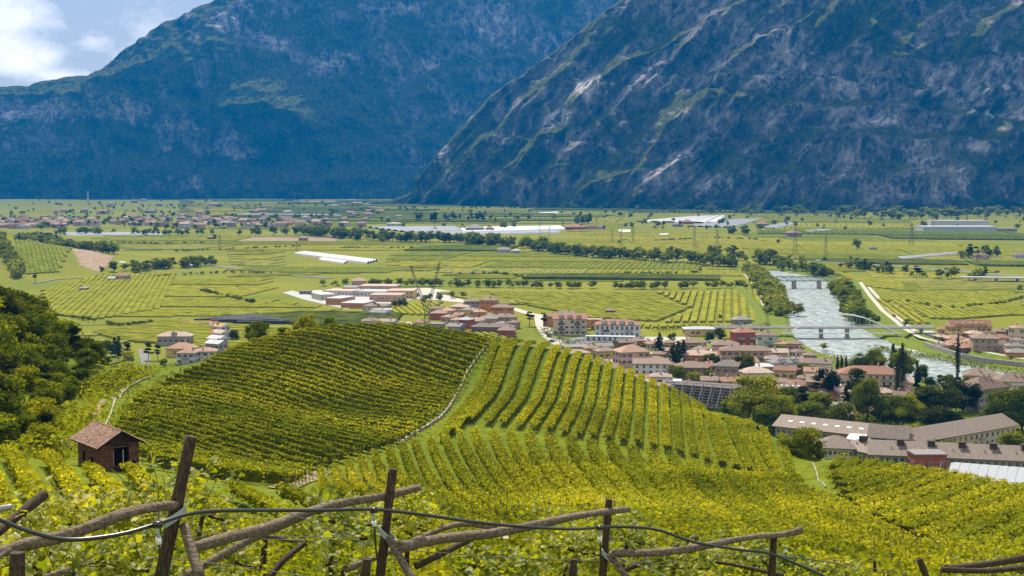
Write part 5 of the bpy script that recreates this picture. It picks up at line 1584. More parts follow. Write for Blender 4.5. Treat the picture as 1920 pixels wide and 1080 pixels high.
# industrial estate
gi = 'buildings of the orange and white factory'
for a in [(603,563,30,10,'cream','white','cream end building of the factory with a pale roof',25),(635,572,30,12,'orange','white','bright orange block at the front corner of the factory',-22),
          (668,578,46,9,'orange','white','orange front hall of the factory',-14),(705,583,44,8,'cream','dark','low hall with dark horizontal bands',-8),
          (725,566,60,12,'salmon','rosy','long salmon hall with small square windows',-6),(752,560,50,14,'yellow','rosy','tan hall at the right end of the factory',-4),
          (640,556,60,10,'white','rosy','wide hall with a pale pinkish flat roof',-16),(690,556,80,9,'white','white','wide white-roofed hall in the middle of the factory',-10),
          (672,538,26,11,'pink','pink','pink tower-like pavilion with a hip roof',0),(710,545,70,8,'salmon','rosy','rear hall with a pinkish roof',-6),(655,552,26,12,'grey','grey','grey service block between the halls',0)]:
    Hs(*a[:7], rz=a[7], group=gi, flat=(a[0] != 672), chim=0, depth=26 if a[0] != 672 else 14, name='factory_hall', cat='factory hall', win='plain')
Hs(572,552,22,4,'grey','grey','low grey shed at the left end of the factory yard',flat=True,chim=0,group=gi,name='shed',cat='shed')
Hs(770,556,30,5,'grey','white','low white-roofed shed beside the pylon',flat=True,chim=0,group=gi,name='shed',cat='shed')

# far villages: every house a closed body with roof, too small to show its parts
FH = []
for wk, rk in [('white','red'),('cream','red'),('salmon','brown'),('pink','pink'),('white','brown'),('yellow','orange'),('grey','grey'),('white','rosy')]:
    mb = MB().box(-6, 6, -5, 5, -.5, 6.5, 0)
    r_ = hip_roof(12, 10, 6.72, 2.8, .6, wk in ('white', 'grey'))
    b0 = len(mb.v); mb.v += r_.v; mb.f += [tuple(b0+i for i in f) for f in r_.f]; mb.m += [1 if m_ == 0 else 0 for m_ in r_.m]
    for zz in (1.6, 4.6):
        for xx in (-4, -1.3, 1.3, 4): mb.box(xx-.5, xx+.5, -5.06, -5.003, zz-.6, zz+.7, 2)
    me = mb.mesh('house')
    for m_ in (WM[wk], RM[rk], M['glass']): me.materials.append(m_)
    FH.append(me)
WN = ['white red-roofed','cream red-roofed','salmon','pink','white brown-roofed','yellow','grey','white pale-roofed']
rg = random.Random(99)
def far_village(n, xr, yr, where, group, size=(.8, 1.9)):
    k = 0
    while k < n:
        px = rg.uniform(*xr); py = rg.uniform(*yr)
        i = rg.randrange(len(FH)); p = G(px, py)
        o_ = link('village_house', FH[i], None, None, (p[0], p[1], 0)); s = rg.uniform(*size)
        o_.scale = (s*rg.uniform(.9, 2.0), s*rg.uniform(.9, 1.3), rg.uniform(.8, 1.25)*(1+.2*s)); o_.rotation_euler = (0, 0, rg.uniform(-.6, .6))
        tag(o_, f"tiny {WN[i]} house {where}", 'house', group); k += 1
far_village(70, (-10, 125), (412, 429), 'in the dense far village at the left edge', 'far village at the left edge', (.6, 1.2))
far_village(44, (120, 290), (412, 424), 'in the ribbon of houses right of the left-edge village', 'ribbon of far houses', (.6, 1.2))
far_village(34, (290, 400), (404, 430), 'in the far village beneath the white mast', 'far village beneath the mast', (.6, 1.2))
far_village(46, (405, 605), (412, 429), 'in the far village left of the silvery plots', 'far village left of the silvery plots', (.6, 1.3))
far_village(34, (100, 740), (376, 404), 'scattered near the foot of the blue mountain', 'houses at the foot of the blue mountain', (.8, 1.7))
far_village(14, (600, 760), (404, 426), 'between the villages and the fir copse', 'houses before the fir copse', (.8, 1.5))

# --- school complex below the right-hand plot
def wing(name, a, b, width, h, rise, wall, roof, label, windows=True, nwin=None, skylights=0, tall=False, boxes=0, cat='building', hip=False, group='wings of the school complex'):
    a = np.array(a, float); b = np.array(b, float); L_ = np.linalg.norm(b-a); c = (a+b)/2
    r = math.atan2(b[1]-a[1], b[0]-a[0])
    e = empty(name, (c[0], c[1], 0), r)
    MB().box(-L_/2, L_/2, -width/2, width/2, -.5, h).build('wall', WM[wall], e)
    link('roof', hip_roof(L_, width, h+.24, rise, 1.1, hip).mesh('roof'), [RM[roof], WM[wall]], e)
    n = nwin or int(L_/2.4)
    if windows:
        for f in range(2 if h > 5.5 else 1):
            for i in range(n):
                link('window', WIN['tall' if tall else 'plain'], None, e, (L_*((i+.5)/n-.5), -width/2-.002, h-1.7-f*2.9))
                o_ = link('window', WIN['plain'], None, e, (L_*((i+.5)/n-.5), width/2+.002, h-1.7-f*2.9)); o_.rotation_euler = (0, 0, math.pi)
    sl = math.atan2(rise, width/2+1.1)
    rg_ = random.Random(int(L_*10))
    for k in range(skylights):
        o_ = MB().box(-.9, .9, -.6, .6, 0, .14).build('skylight', M['skylight'], e, (L_*(-.45+.9*(k+.5)/skylights), -width*.28, h+.24+rise*.5)); o_.rotation_euler = (sl, 0, 0)
    for k in range(boxes):
        mb = MB().box(-1.2, 1.2, -1.1, 1.1, 0, 1.9).box(-1.35, 1.35, -1.25, 1.25, 1.903, 2.1)
        mb.build('roof_box', M['dark_wood'], e, (L_*(-.42+.84*(k+.5)/boxes), -width*.12, h+rise*.72))
        for q in range(3):
            MB().box(-.16, .16, -.16, .16, 0, 1.3).build('vent_pipe', M['metal'], e, (L_*(-.42+.84*(k+.2+.25*q)/boxes), -width*.3, h+rise*.42))
    tag(e, label, cat, group)
    return e
X = lambda px, D: (px-960)/F*D
wing('school_wing', (X(1475, 548), 548), (X(1700, 520), 520), 15, 6, 3.4, 'tan', 'school', 'long brown-roofed rear wing of the school with pale skylights', skylights=9, nwin=20)
wing('school_wing', (X(1700, 512), 512), (X(1884, 548), 548), 14, 6.2, 3.6, 'cream', 'school', 'school wing rising to the upper right with a pale gable end', nwin=18)
wing('school_wing', (X(1640, 494), 494), (X(1990, 480), 480), 15, 5.6, 3.8, 'grey', 'school', 'front school wing with a long window band and dark roof boxes', nwin=26, tall=True, boxes=5)
wing('school_wing', (X(1598, 508), 508), (X(1668, 494), 494), 14, 5.2, 3.4, 'tan', 'school', 'short angled wing joining the front and rear of the school', nwin=8, boxes=1, hip=True)
wing('school_pavilion', (X(1540, 505), 505), (X(1608, 502), 502), 13, 5.8, 3.4, 'cream', 'school', 'hip-roofed cream pavilion with a white eaves line, left end of the school', nwin=7, hip=True)
Hs(1744,896,60,43,'brick','grey','red brick block with a flat pale roof in front of the school wing',depth=9,flat=True,chim=0,rz=2,win='tall',group='wings of the school complex',name='brick_block',cat='building',floors=1)
# white-roofed hall
wing('hall', (X(1800, 452), 452), (X(1990, 440), 440), 26, 7.0, 2.4, 'cream', 'hall', 'low hall with a broad white metal roof at the lower right', nwin=10, group=None)
for k in range(3):
    pass
_h = [o for o in SC.objects if o.name == 'hall'][0]
for k in range(14):
    for s_ in (-1, 1):
        MB().bar((-19+k*2.9, s_*14.0, 7.3), (-19+k*2.9, s_*.1, 9.72), .05).build('roof_seam', M['metal'], _h)
# glazed connecting roof between pavilion and wings
e = empty('glazed_roof', (X(1655, 512), 512, 0), -.35)
MB().box(-10, 8, -5, 5, 0, 6.4).build('wall', WM['grey'], e)
MB().box(-11, 9, -6, 6, 6.403, 6.9).build('roof_slab', M['white_paint'], e)
o_ = MB().box(-6, 9, -4.5, 4.5, 0, .25).build('roof_pane', RM['dark'], e, (2, 0, 9.2)); o_.rotation_euler = (.42, 0, 0)
MB().box(-3, 3, -2, 2, 6.903, 8.4).build('lantern', M['glass'], e)
tag(e, 'glazed dark connecting roof with white edges in the middle of the school', 'building')

# --- slanted steel frames (modern terraced building) beside the crest
M['slate_metal'] = mat_plain('slate_grey_metal', (.16,.17,.19), rough=.5, metallic=.2)
e = empty('slatted_building', (*G(1318, 764, 0)[:2], 0), math.radians(-30))
MB().box(-14, 14, 0, 12, -.5, 9).build('wall', WM['brown'], e)
MB().box(-15, 15, -.5, 13, 9.003, 9.5).build('roof', RM['dark'], e)
for k in range(7):
    x = -13.5+k*4.5
    mb = MB().bar((x, -7, 1.5), (x, .2, 10.6), .28).bar((x, -7, 0), (x, -7, 1.6), .25).bar((x+1.5, -5.2, 3.6), (x+1.5, .2, 10.4), .14)
    mb.build('slanted_frame', M['slate_metal'], e)
for k in range(9):
    f = k/8; MB().bar((-14, -7+7.2*f, 1.6+9*f), (14, -7+7.2*f, 1.6+9*f), .16).build('slat', M['slate_metal'], e)
for k in range(6):
    MB().box(-13.2+k*4.5, -10+k*4.5, -.1, -.01, 2, 7.5).build('window', M['glass'], e)
tag(e, 'grey building with a row of slanted steel frames beside the last vine rows', 'building')

# --- garden and park trees among the houses
def vt(px, py, h, kind, mn, label, wide=1.0, group=None, big=False):
    p = G(px, py)
    tree((p[0], p[1]), h, kind, mn, label, group, wide, big=big)
vt(1412,800,22,'round','broad_light','very wide bright green tree crown above the edge of the vineyard',1.35,big=True)
vt(1450,812,16,'round','broad_light','bright green tree leaning against the very wide one',1.3,big=True)
vt(1380,798,12,'round','broad','low green tree in front of the slanted frames',1.5)
vt(1520,812,14,'round','broad','olive-green round tree left of its pair behind the school roof',1.3,big=True)
vt(1575,815,14,'round','broad','olive-green round tree, right one of a pair behind the school roof',1.1,big=True)
vt(1625,800,22,'broad','broad','tall loosely branched tree in front of the cream apartments',.9,big=True)
vt(1555,746,15,'dense','conifer','large dark cedar beside the yellow gabled house',1.0)
vt(1605,762,17,'pine','conifer','dark conifer in front of the cream apartments, left one',1.3)
vt(1588,770,14,'conifer','conifer','pointed dark fir below the cedar',1.1)
vt(1632,775,13,'broad','broad_light','light green tree before the cream apartments',1.1)
vt(1690,735,22,'cypress','conifer','tall dark cypress right of the cream apartments',1.2)
vt(1682,745,18,'cypress','conifer','second dark cypress close to the tall one',1.2)
for (x, y, h, k, w, l) in [(1730,772,24,'pine',1.7,'huge dark cedar in the middle of the park, left of two'),(1770,770,26,'pine',1.6,'huge dark cedar of the park, right of two'),(1805,758,24,'pine',1.5,'broad dark cedar next to the grey-walled house'),
                        (1752,800,20,'pine',1.7,'dark lower cedar at the near side of the park'),(1788,805,18,'pine',1.6,'dark spreading conifer above the school wing'),(1720,730,15,'conifer',1.2,'slim fir at the river side of the park')]:
    vt(x, y, h, k, 'conifer', l, w*.72, big=False) if k == 'conifer' else vt(x, y+14, h*.63, 'dense', 'conifer', l, w*.8)
vt(1705,800,14,'round','broad_light','bright green round tree at the left foot of the cedars',1.2,big=True)
vt(1670,805,15,'round','broad','green round tree left of the bright one in the park',1.3,big=True)
vt(1712,835,9,'round','broad_light','small bright green tree right behind the school roof',1.5)
vt(1690,838,7,'round','broad_light','smaller bright bush left behind the school roof',1.4)
vt(1885,805,18,'round','broad','deep green round tree at the right edge above the school wing',1.2,big=True)
vt(1915,812,20,'round','broad','dark green tree cut by the right edge of the view',1.2,big=True)
vt(1900,850,9,'round','broad_light','green tree at the end of the school wing',1.5)
vt(1760,858,7,'round','broad_light','low green shrubbery between two school wings, left',2.0)
vt(1795,856,6,'round','broad_light','low green shrubbery between two school wings, right',2.0)
vt(1640,702,14,'round','broad_light','pale green poplar-like tree by the river behind the cream apartments',1.2,big=True)
vt(1695,708,15,'round','broad_light','bright yellow-green tree at the river, right of the pale one',1.2,big=True)
vt(1675,700,17,'conifer','conifer','dark leaning fir between the two light riverside trees',1.0)
for k, x in enumerate((1570, 1578, 1586)): vt(x, 700, 9, 'cypress', 'conifer', 'small dark cypress of the three in a row by the river', 1.3, group='three small cypresses by the river')
vt(1610,702,12,'round','broad','dark bushy tree between the three cypresses and the pale riverside tree',1.4)
vt(1795,712,22,'cypress','conifer','very slim dark cypress rising above the river bank',.7)
vt(1730,722,11,'broad','broad','thin tree on the near river bank',.8)
for k in range(9):
    vt(1745+k*17, 726+k*2.4, rg.uniform(5.5, 8), *(('pine', 'conifer') if k % 2 else ('round', 'broad')), 'dark tree in the band screening the river at the right', 1.4, group='band of dark trees screening the river')
vt(1235,668,15,'conifer','conifer','dark fir on the lawn left of the firs\' group',1.2)
for k, x in enumerate((1262, 1272, 1281)): vt(x, 690-k*3, 15, 'conifer', 'conifer', 'dark pointed fir of the three beside the orange hip-roofed house', 1.2, group='three firs beside the orange house')
vt(1195,668,8,'round','broad','round green tree before the pale long block',1.4)
vt(1150,672,7,'round','broad','round tree beside the yellow house',1.3)
for (x, y, h, m_, l) in [(1268,716,9,'broad_light','light green tree between the cream-white and tan houses'),(1330,722,8,'broad','dark tree between the tan houses'),(1345,700,9,'conifer','dark fir behind the tall tan house'),
                      (1385,712,12,'conifer','dark fir right of the tall tan house'),(1400,700,11,'broad','green tree behind the white villa'),(1335,690,9,'broad','green tree before the orange hip-roofed house'),
                      (1260,640,6,'broad','small tree at the car park'),(1352,640,9,'broad','dark copper-green tree beside the road'),(1330,642,7,'broad','small round tree beside the ochre hall'),
                      (1300,722,7,'broad_light','yellow-green shrub at the tan house'),(1510,708,8,'broad','dark tree by the pale row houses'),(1460,668,7,'broad_light','small light tree right of the pale green house'),
                      (1240,748,5,'broad','low bush on the vineyard crest near the white annex'),(1530,745,10,'conifer','dark fir beside the low skylit building'),(1440,745,9,'broad','green tree below the white villa'),
                      (1480,768,11,'broad','round tree below the low skylit building, left'),(1505,775,12,'conifer','dark tree below the low skylit building, right'),(1540,785,12,'broad','dark round tree above the olive pair'),
                      (1610,785,13,'conifer','dark tree in the lower middle of the park'),(1465,790,12,'broad_light','light green tree right of the leaning bright one')]:
    vt(x, y, h, 'round' if m_ != 'conifer' else 'pine', m_, l, 1.25)
# more houses packed between the named ones
_placed = [(o['_px'], o['_py'], o['_w']) for o in SC.objects if o.get('_px') is not None]
_kinds = [('white','brown','white','brown-roofed'),('tan','brown','tan','brown-roofed'),('yellow','red','yellow','red-roofed'),('salmon','brown','salmon','brown-roofed'),('cream','orange','cream','terracotta-roofed'),('pink','rosy','pink','pale-roofed'),('grey','grey','grey','slate-roofed'),('orange','brown','orange','brown-roofed')]
_n = 0; _t = 0
while _n < 95 and _t < 9000:
    _t += 1
    zone = rg.choice([((1110,1560),(655,738)),((1560,1700),(715,790)),((1350,1520),(655,735)),((815,965),(585,625)),((1760,1925),(626,672)),((1760,1925),(626,672)),((1820,1925),(705,770))])
    x = rg.uniform(*zone[0]); y = rg.uniform(*zone[1]); w = rg.uniform(22, 38)*(y-340)/370
    if any(abs(x-a) < (w+c)/2*.8 and -10 < (b-y) < 9 for a, b, c in _placed): continue
    if inpoly(np.array([x]), np.array([y-6]), [(1465,600),(1600,600),(1700,640),(1960,690),(1960,770),(1800,740),(1620,706),(1510,670)])[0]: continue
    k = rg.choice(_kinds); _placed.append((x, y, w)); _n += 1
    grp = 'estate' if x < 1000 else ('bank' if y < 680 and x > 1740 else 'village')
    Hs(x, y, w, rg.uniform(7, 14)*(y-340)/370, k[0], k[1], {'estate': f'small {k[2]} {k[3]} house squeezed into the orange estate', 'bank': f'small {k[2]} {k[3]} house in the right bank village', 'village': f'small {k[2]} {k[3]} house among the closely set village houses'}[grp],
       rz=rg.uniform(-25, 25), hip=rg.random() < .6, group={'estate': 'small houses of the estate', 'bank': 'small houses of the bank village', 'village': 'small houses of the village'}[grp], depth=rg.uniform(7, 10))
for o in SC.objects:
    for k_ in ('_px', '_py', '_w'):
        if o.get(k_) is not None: del o[k_]
def scrub(px_line, n, h, label, mat='broad', width=8):
    P = resample(gw(px_line)[:, :2], step=1.5)
    it = []
    C = []
    for k in range(n):
        p = P[rg.randrange(len(P))]; C.append((p[0]+rg.gauss(0, width/2), p[1]+rg.gauss(0, width/2)))
    C = np.array(C); z = h*RNG.random(len(C))**.7
    V, Q = cards_VQ(np.c_[C, T(C[:, 0], C[:, 1])+z], .55, RNG)
    tag(link('shrubbery', mesh_np('shrubbery', V, Q), M[mat]), label, 'shrubs', kind='stuff')
scrub([(1095,672),(1160,700),(1210,722),(1260,740)], 1600, 2.2, 'dark shrubs along the far side of the vineyard crest')
scrub([(1020,620),(1050,640),(1080,650)], 700, 2.5, 'dark hedges along the white road')
scrub([(1110,646),(1200,648),(1260,650)], 500, 1.5, 'clipped hedges before the pale long block')
scrub([(1230,622),(1300,612),(1390,618),(1460,618)], 900, 2.2, 'hedge between the road and the striped vineyard')
scrub([(1740,845),(1700,842),(1560,830),(1480,822)], 800, 2.0, 'shrubs behind the school roofs')
scrub([(1660,780),(1760,820),(1880,830)], 2600, 4, 'dark undergrowth below the cedars', 'broad', 26)
scrub([(1440,775),(1540,800),(1640,800),(1720,790)], 3000, 4, 'leafy undergrowth of the park', 'broad_light', 30)
scrub([(1340,740),(1440,742),(1540,760)], 1400, 3, 'garden shrubs behind the wide bright tree', 'broad', 18)
scrub([(300,690),(340,692),(400,684),(440,668)], 900, 2.4, 'garden shrubs round the white houses', 'broad', 8)
scrub([(1640,655),(1740,672),(1860,694),(1960,712)], 2200, 2.4, 'reeds and bushes on the far river bank', 'riverside', 7)
scrub([(1540,668),(1640,700),(1720,722)], 1500, 2.2, 'bushes on the near river bank', 'broad_light', 8)
for (x, y, h, k, m_, l) in [(215,668,12,'conifer','conifer','pointed dark spruce, left one, between the wood and the white houses'),(222,672,14,'conifer','conifer','tallest dark spruce between the wood and the white houses'),
                         (200,672,11,'broad','broad','dull green tree behind the spruces'),(238,668,9,'pine','conifer','low dark pine right of the spruces'),(278,676,10,'round','conifer','dark round conifer left of the white houses'),
                         (296,676,9,'round','conifer','dark round conifer nearer the white houses'),(240,682,8,'round','broad_light','bright round tree below the spruces'),(440,640,8,'round','broad','dark hedge tree right of the terrace houses'),
                         (425,682,6,'round','broad','bush below the terrace houses'),(306,688,5,'round','broad','bush at the foot of the ochre house')]:
    p = G(x, y); 
    if ('pine' if k == 'round' and m_ == 'conifer' else k, m_) not in CR: k = 'broad'
    tree((p[0], p[1]), h, 'pine' if k == 'round' and m_ == 'conifer' else k, m_, l, None, 1.2)
# ================================================================== bridges
def arch_bridge():
    a = G(1462, 636, 0); b = G(1690, 636, 0)
    y = (a[1]+b[1])/2
    x0, x1 = X(1466, 905), X(1690, 905); yb = 905.0; L_ = x1-x0
    e = empty('arch_bridge', ((x0+x1)/2, yb, 0))
    dz = 7.2; h = L_/2
    MB().box(-h-42, h+22, -4, 4, dz-.9, dz).build('deck', M['concrete'], e)
    MB().box(-h-42, h+22, -3.6, 3.6, dz+.004, dz+.05).build('road_surface', M['asphalt'], e)
    for s in (-1, 1):
        pts = []; n = 26
        for i in range(n+1):
            t = i/n; pts.append((-h+L_*t, s*(5.2-1.4*math.sin(math.pi*t)), 0.8+ (14.6)*4*t*(1-t)))
        me = tube_mesh('arch', pts, [.27]*(n+1), n=8); link('arch', me, M['white_paint'], e)
        for i in range(3, n-2, 2):
            p = pts[i]
            if p[2] > dz+1: MB().bar(p, (p[0], s*4.1, dz-.5), .06).build('hanger', M['white_paint'], e)
        rail = MB()
        rail.box(-h-42, h+22, s*3.9-.05, s*3.9+.05, dz+1.0, dz+1.12)
        for i in range(60): rail.box(-h-42+(L_+64)*i/60, -h-42+(L_+64)*i/60+.08, s*3.9-.04, s*3.9+.04, dz+.06, dz+.998)
        rail.build('railing', M['white_paint'], e)
        link('footway', MB().box(-h, h, s*6.2-.9, s*6.2+.9, dz-3.6, dz-3.2).mesh('footway'), M['white_paint'], e) if s < 0 else None
    for x in (-h*.32, h*.12):
        MB().box(x-.8, x+.8, -3, 3, -1, dz-.902).box(x-1.1, x+1.1, -3.6, 3.6, -1, .8).build('pier', M['stone'], e)
    for x in (-h-40, -h-26, -h-12, h+14):
        MB().box(x-.5, x+.5, -3, 3, -1, dz-.902).build('pier', M['concrete'], e)
    tag(e, 'slender white tied-arch road bridge across the river', 'bridge')
arch_bridge()
def truss_bridge():
    D_ = 1325.0; x0, x1 = X(1455, D_), X(1574, D_); L_ = x1-x0; h = L_/2; dz = 7.0
    e = empty('railway_bridge', ((x0+x1)/2, D_, 0))
    M['truss'] = mat_plain('blue_grey_steel', (.10, .15, .15), rough=.5, metallic=.3)
    for s in (-1, 1):
        mb = MB().box(-h, h, s*2.6-.2, s*2.6+.2, dz, dz+.6).box(-h, h, s*2.6-.18, s*2.6+.18, dz+3.9, dz+4.35)
        n = 16
        for i in range(n):
            xa = -h+L_*i/n; xb = xa+L_/n
            if i % 2: mb.bar((xa, s*2.6, dz+.55), (xb, s*2.6, dz+4), .17)
            else: mb.bar((xa, s*2.6, dz+4), (xb, s*2.6, dz+.55), .17)
            mb.bar((xa, s*2.6, dz+.5), (xa, s*2.6, dz+4), .12)
        mb.build('truss_girder', M['truss'], e)
    MB().box(-h, h, -2.3, 2.3, dz+.1, dz+.5).build('deck', M['truss'], e)
    for x in (X(1490, D_), X(1537, D_)):
        x -= (x0+x1)/2
        MB().box(x-1.6, x+1.6, -3.4, 3.4, -1, dz-.003).box(x-2.0, x+2.0, -3.8, 3.8, -1, 1.2).build('pier', M['stone'], e)
    for s in (-1, 1): MB().box(s*(h+4)-4, s*(h+4)+4, -4, 4, -1, dz+.4).build('abutment', M['stone'], e)
    tag(e, 'dark steel truss railway bridge on two stone piers upstream', 'bridge')
truss_bridge()
e = empty('motorway_bridge', (*G(1868, 530, 0)[:2], 0), math.radians(-12))
MB().box(-34, 34, -7, 7, 4.4, 5.6).build('deck', M['concrete'], e)
for x in (-20, 0, 20): MB().box(x-1, x+1, -5, 5, -.5, 4.397).build('pier', M['concrete'], e)
tag(e, 'low grey motorway bridge with dark openings at the right', 'bridge')
# river wall along the right bank village
P = resample(gw([(1735,655),(1800,676),(1850,686),(1960,699)])[:, :2], step=6)
d = np.gradient(P, axis=0); d /= np.linalg.norm(d, axis=1)[:, None]; nr = np.stack([-d[:, 1], d[:, 0]], -1)
V = np.stack([np.c_[P-nr*.6, np.zeros(len(P))], np.c_[P-nr*.5, np.full(len(P), 4.2)], np.c_[P+nr*.5, np.full(len(P), 4.2)], np.c_[P+nr*.6, np.zeros(len(P))]], 1)
tag(link('river_wall', mesh_np('river_wall', V.reshape(-1, 3), grid_quads(len(P), 4)), M['stone']), 'grey stone river wall in front of the right bank village', 'wall')

# ================================================================== pylons, masts, crane
M['lattice'] = mat_plain('galvanised_lattice_steel', (.10, .095, .08), rough=.6, metallic=.4)
M['lattice_pale'] = mat_plain('pale_lattice_steel', (.6, .62, .64), rough=.6, metallic=.2)
M['insulator'] = mat_plain('white_glass_insulator', (.72, .74, .74), rough=.25)
def lattice_leg(mb, p, q, w0, w1, n, r):
    """square lattice column from p to q"""
    p = Vector(p); q = Vector(q); prev = None
    for i in range(n+1):
        f = i/n; c = p.lerp(q, f); w = w0*(1-f)+w1*f
        ring = [c+Vector((sx*w/2, sy*w/2, 0)) for sx, sy in ((-1,-1),(1,-1),(1,1),(-1,1))]
        if prev:
            for k in range(4):
                mb.bar(prev[k], ring[k], r, n=3)
                if (i+k) % 2: mb.bar(prev[k], ring[(k+1) % 4], r*.7, n=3)
                else: mb.bar(prev[(k+1) % 4], ring[k], r*.7, n=3)
                mb.bar(ring[k], ring[(k+1) % 4], r*.6, n=3)
        prev = ring
px0 = G(797, 661, 0)
PD = 830.0
e = empty('lattice_pylon', (X(800, PD), PD, 0))
mb = MB(); lattice_leg(mb, (0,0,0), (0,0,18), 8, 3.2, 7, .17); lattice_leg(mb, (0,0,18), (0,0,25), 3.2, 2.6, 3, .15); mb.build('tower_body', M['lattice'], e)
mb = MB(); lattice_leg(mb, (-.6,0,25), (-9.6,0,51), 1.8, .8, 11, .13); mb.build('window_leg', M['lattice'], e)
mb = MB(); lattice_leg(mb, (.6,0,25), (7.6,0,53), 1.8, .8, 11, .13); mb.build('window_leg', M['lattice'], e)
mb = MB()
n = 12
for i in range(n):
    xa = -9.6+17.2*i/n; xb = -9.6+17.2*(i+1)/n; za = 49.2+1.2*i/n; zb = 49.2+1.2*(i+1)/n
    for s in (-.5, .5):
        mb.bar((xa, s, za), (xb, s, zb), .09, n=3); mb.bar((xa, s, za+1.2), (xb, s, zb+1.2), .09, n=3)
        mb.bar((xa, s, za), (xb, s, zb+1.2), .06, n=3)
for (xa, xb, zt) in ((-9.6, -14.5, 49.0), (7.6, 12.6, 51.0)):
    for s in (-.5, .5):
        mb.bar((xa, s, zt+.2), (xb, 0, zt-.4), .09, n=3); mb.bar((xa, s, zt+2.0), (xb, 0, zt-.3), .09, n=3); mb.bar(((xa+xb)/2, s*.5, zt-.1), ((xa+xb)/2, s*.5, zt+.8), .06, n=3)
mb.build('crossarm', M['lattice'], e)
for x, z in ((-14.5, 48.4), (-1, 49.0), (12.6, 50.4)):
    mb = MB()
    for k in range(9): mb.bar((x, 0, z-.4*k), (x, 0, z-.4*k-.22), .34, n=7)
    mb.bar((x, 0, z+.3), (x, 0, z-4.2), .05, n=4)
    mb.build('insulator_string', M['insulator'], e)
tag(e, 'tall steel lattice pylon with white insulator strings behind the vineyard crest', 'pylon')
# the conductors cross the plain to the next pylons
def conductor(a, b, sag, label, grp=None):
    a = np.array(a, float); b = np.array(b, float); n = 18
    pts = [a*(1-t)+b*t - np.array([0, 0, sag*4*t*(1-t)]) for t in np.linspace(0, 1, n)]
    me = tube_mesh('power_line', pts, [.035]*n, n=3, caps=False); o_ = link('power_line', me, M['lattice']); tag(o_, label, 'power line', grp)
def small_pylon(px, py, h, label, mat='lattice', grp='distant pylons across the plain', wide=1.0):
    p = G(px, py); e = empty('distant_pylon', (p[0], p[1], 0)); mb = MB(); w = h/260*p[1]/1400*wide+.08
    lattice_leg(mb, (0,0,0), (0,0,h), h*.16, h*.03, 6, w*.55); mb.build('tower_body', M[mat], e)
    mb = MB()
    for f in (.72, .84, .95): mb.bar((-h*.13, 0, h*f), (h*.13, 0, h*f), w*.6, n=4)
    mb.build('crossarm', M[mat], e); tag(e, label, 'pylon', grp); return p
tops = []
for a in [(1165,472,32,'thin pylon left of centre of the far plots, above the river belt'),(1187,458,26,'thin pylon just behind another near the white tunnel'),(1148,455,22,'faint thin pylon left of a pair in the far plots'),
          (1302,467,34,'thin tall pylon above the river bend trees'),(1345,466,28,'thin pylon right of the tall one above the river bend'),(1012,440,24,'faint pylon beside the silvery plots'),(1030,450,24,'faint pylon right of another by the silvery plots'),
          (1491,478,36,'tall thin pylon in the plots across the river'),(1548,487,30,'thin pylon next to the motorway'),(1568,420,34,'faint pylon before the mountain woodland'),(1709,462,36,'thin grey pylon in the plots right of the round tree'),
          (1833,510,26,'thin pylon by the motorway at the right'),(556,470,14,'dark slim pylon at the end of the white tunnels'),(412,465,20,'faint thin pylon in the left plots'),(607,437,40,'thin dark mast by the hedgerow')]:
    tops.append(small_pylon(*a))
small_pylon(165, 379, 52, 'white lattice mast standing out against the blue mountain', 'lattice_pale', None, 1.6)
q = G(1000, 500, 0)
for k, (ox, oz) in enumerate(((-14.5, 44.2), (-1, 44.8), (12.6, 46.2))):
    conductor((X(800, PD)+ox, PD, oz), (X(1165, 1990)+ox, 1990, 26), 12, ['leftmost','middle','rightmost'][k]+' power line running from the lattice pylon over the plain')
# tower crane by the white houses
p = G(397, 650); e = empty('tower_crane', (p[0], p[1], 0)); M['crane'] = mat_plain('crane_yellow', (.62, .26, .03), rough=.5)
mb = MB(); lattice_leg(mb, (0,0,0), (0,0,15), 1.6, 1.6, 9, .14); mb.build('mast', M['crane'], e)
mb = MB()
for i in range(14):
    xa = -i*1.35; mb.bar((xa, 0, 15), (xa-1.35, 0, 15.1), .10, n=3); mb.bar((xa, 0, 16-.04*i), (xa-1.35, 0, 16-.04*(i+1)), .09, n=3); mb.bar((xa, 0, 15), (xa-.7, 0, 16), .06, n=3); mb.bar((xa-.7, 0, 16), (xa-1.35, 0, 15), .06, n=3)
mb.build('jib', M['crane'], e)
MB().box(0, 4.5, -.5, .5, 15, 15.4).box(3.2, 4.6, -.8, .8, 13.4, 15).build('counter_jib', M['crane'], e)
MB().box(-.9, .9, -1.8, -.6, 13, 14.9).build('cab', M['white_paint'], e)
MB().bar((0,0,15.4), (0,0,17.6), .2).bar((0,0,17.5), (-9,0,16), .04).bar((0,0,17.5), (4,0,15.5), .04).build('tie_bars', M['crane'], e)
tag(e, 'small orange-yellow tower crane beside the terrace houses', 'crane')
# red and white mast far right
p = G(1749, 433); MBm = MB().bar((0,0,0), (0,0,28), 1.0, n=6); o_ = MBm.build('mast', mat_plain('red_mast_paint', (.5,.12,.07))); o_.location = (p[0], p[1], 0); tag(o_, 'slim red mast beside the long white factory', 'mast')
# lamp posts on the bridge road
for k, px in enumerate((1415, 1545, 1600, 1640)):
    e = empty('street_lamp', (X(px, 902), 901.2, 7.2)); MB().bar((0,0,0), (0,0,6), .09, n=5).build('pole', M['metal'], e); MB().box(-.2, 1.4, -.1, .1, 5.95, 6.1).build('lamp_head', M['metal'], e)
    tag(e, ['street lamp left of the arch bridge','street lamp over the left river pier','street lamp near the middle of the arch bridge','street lamp near the right end of the arch'][k], 'street lamp', 'street lamps on the bridge')

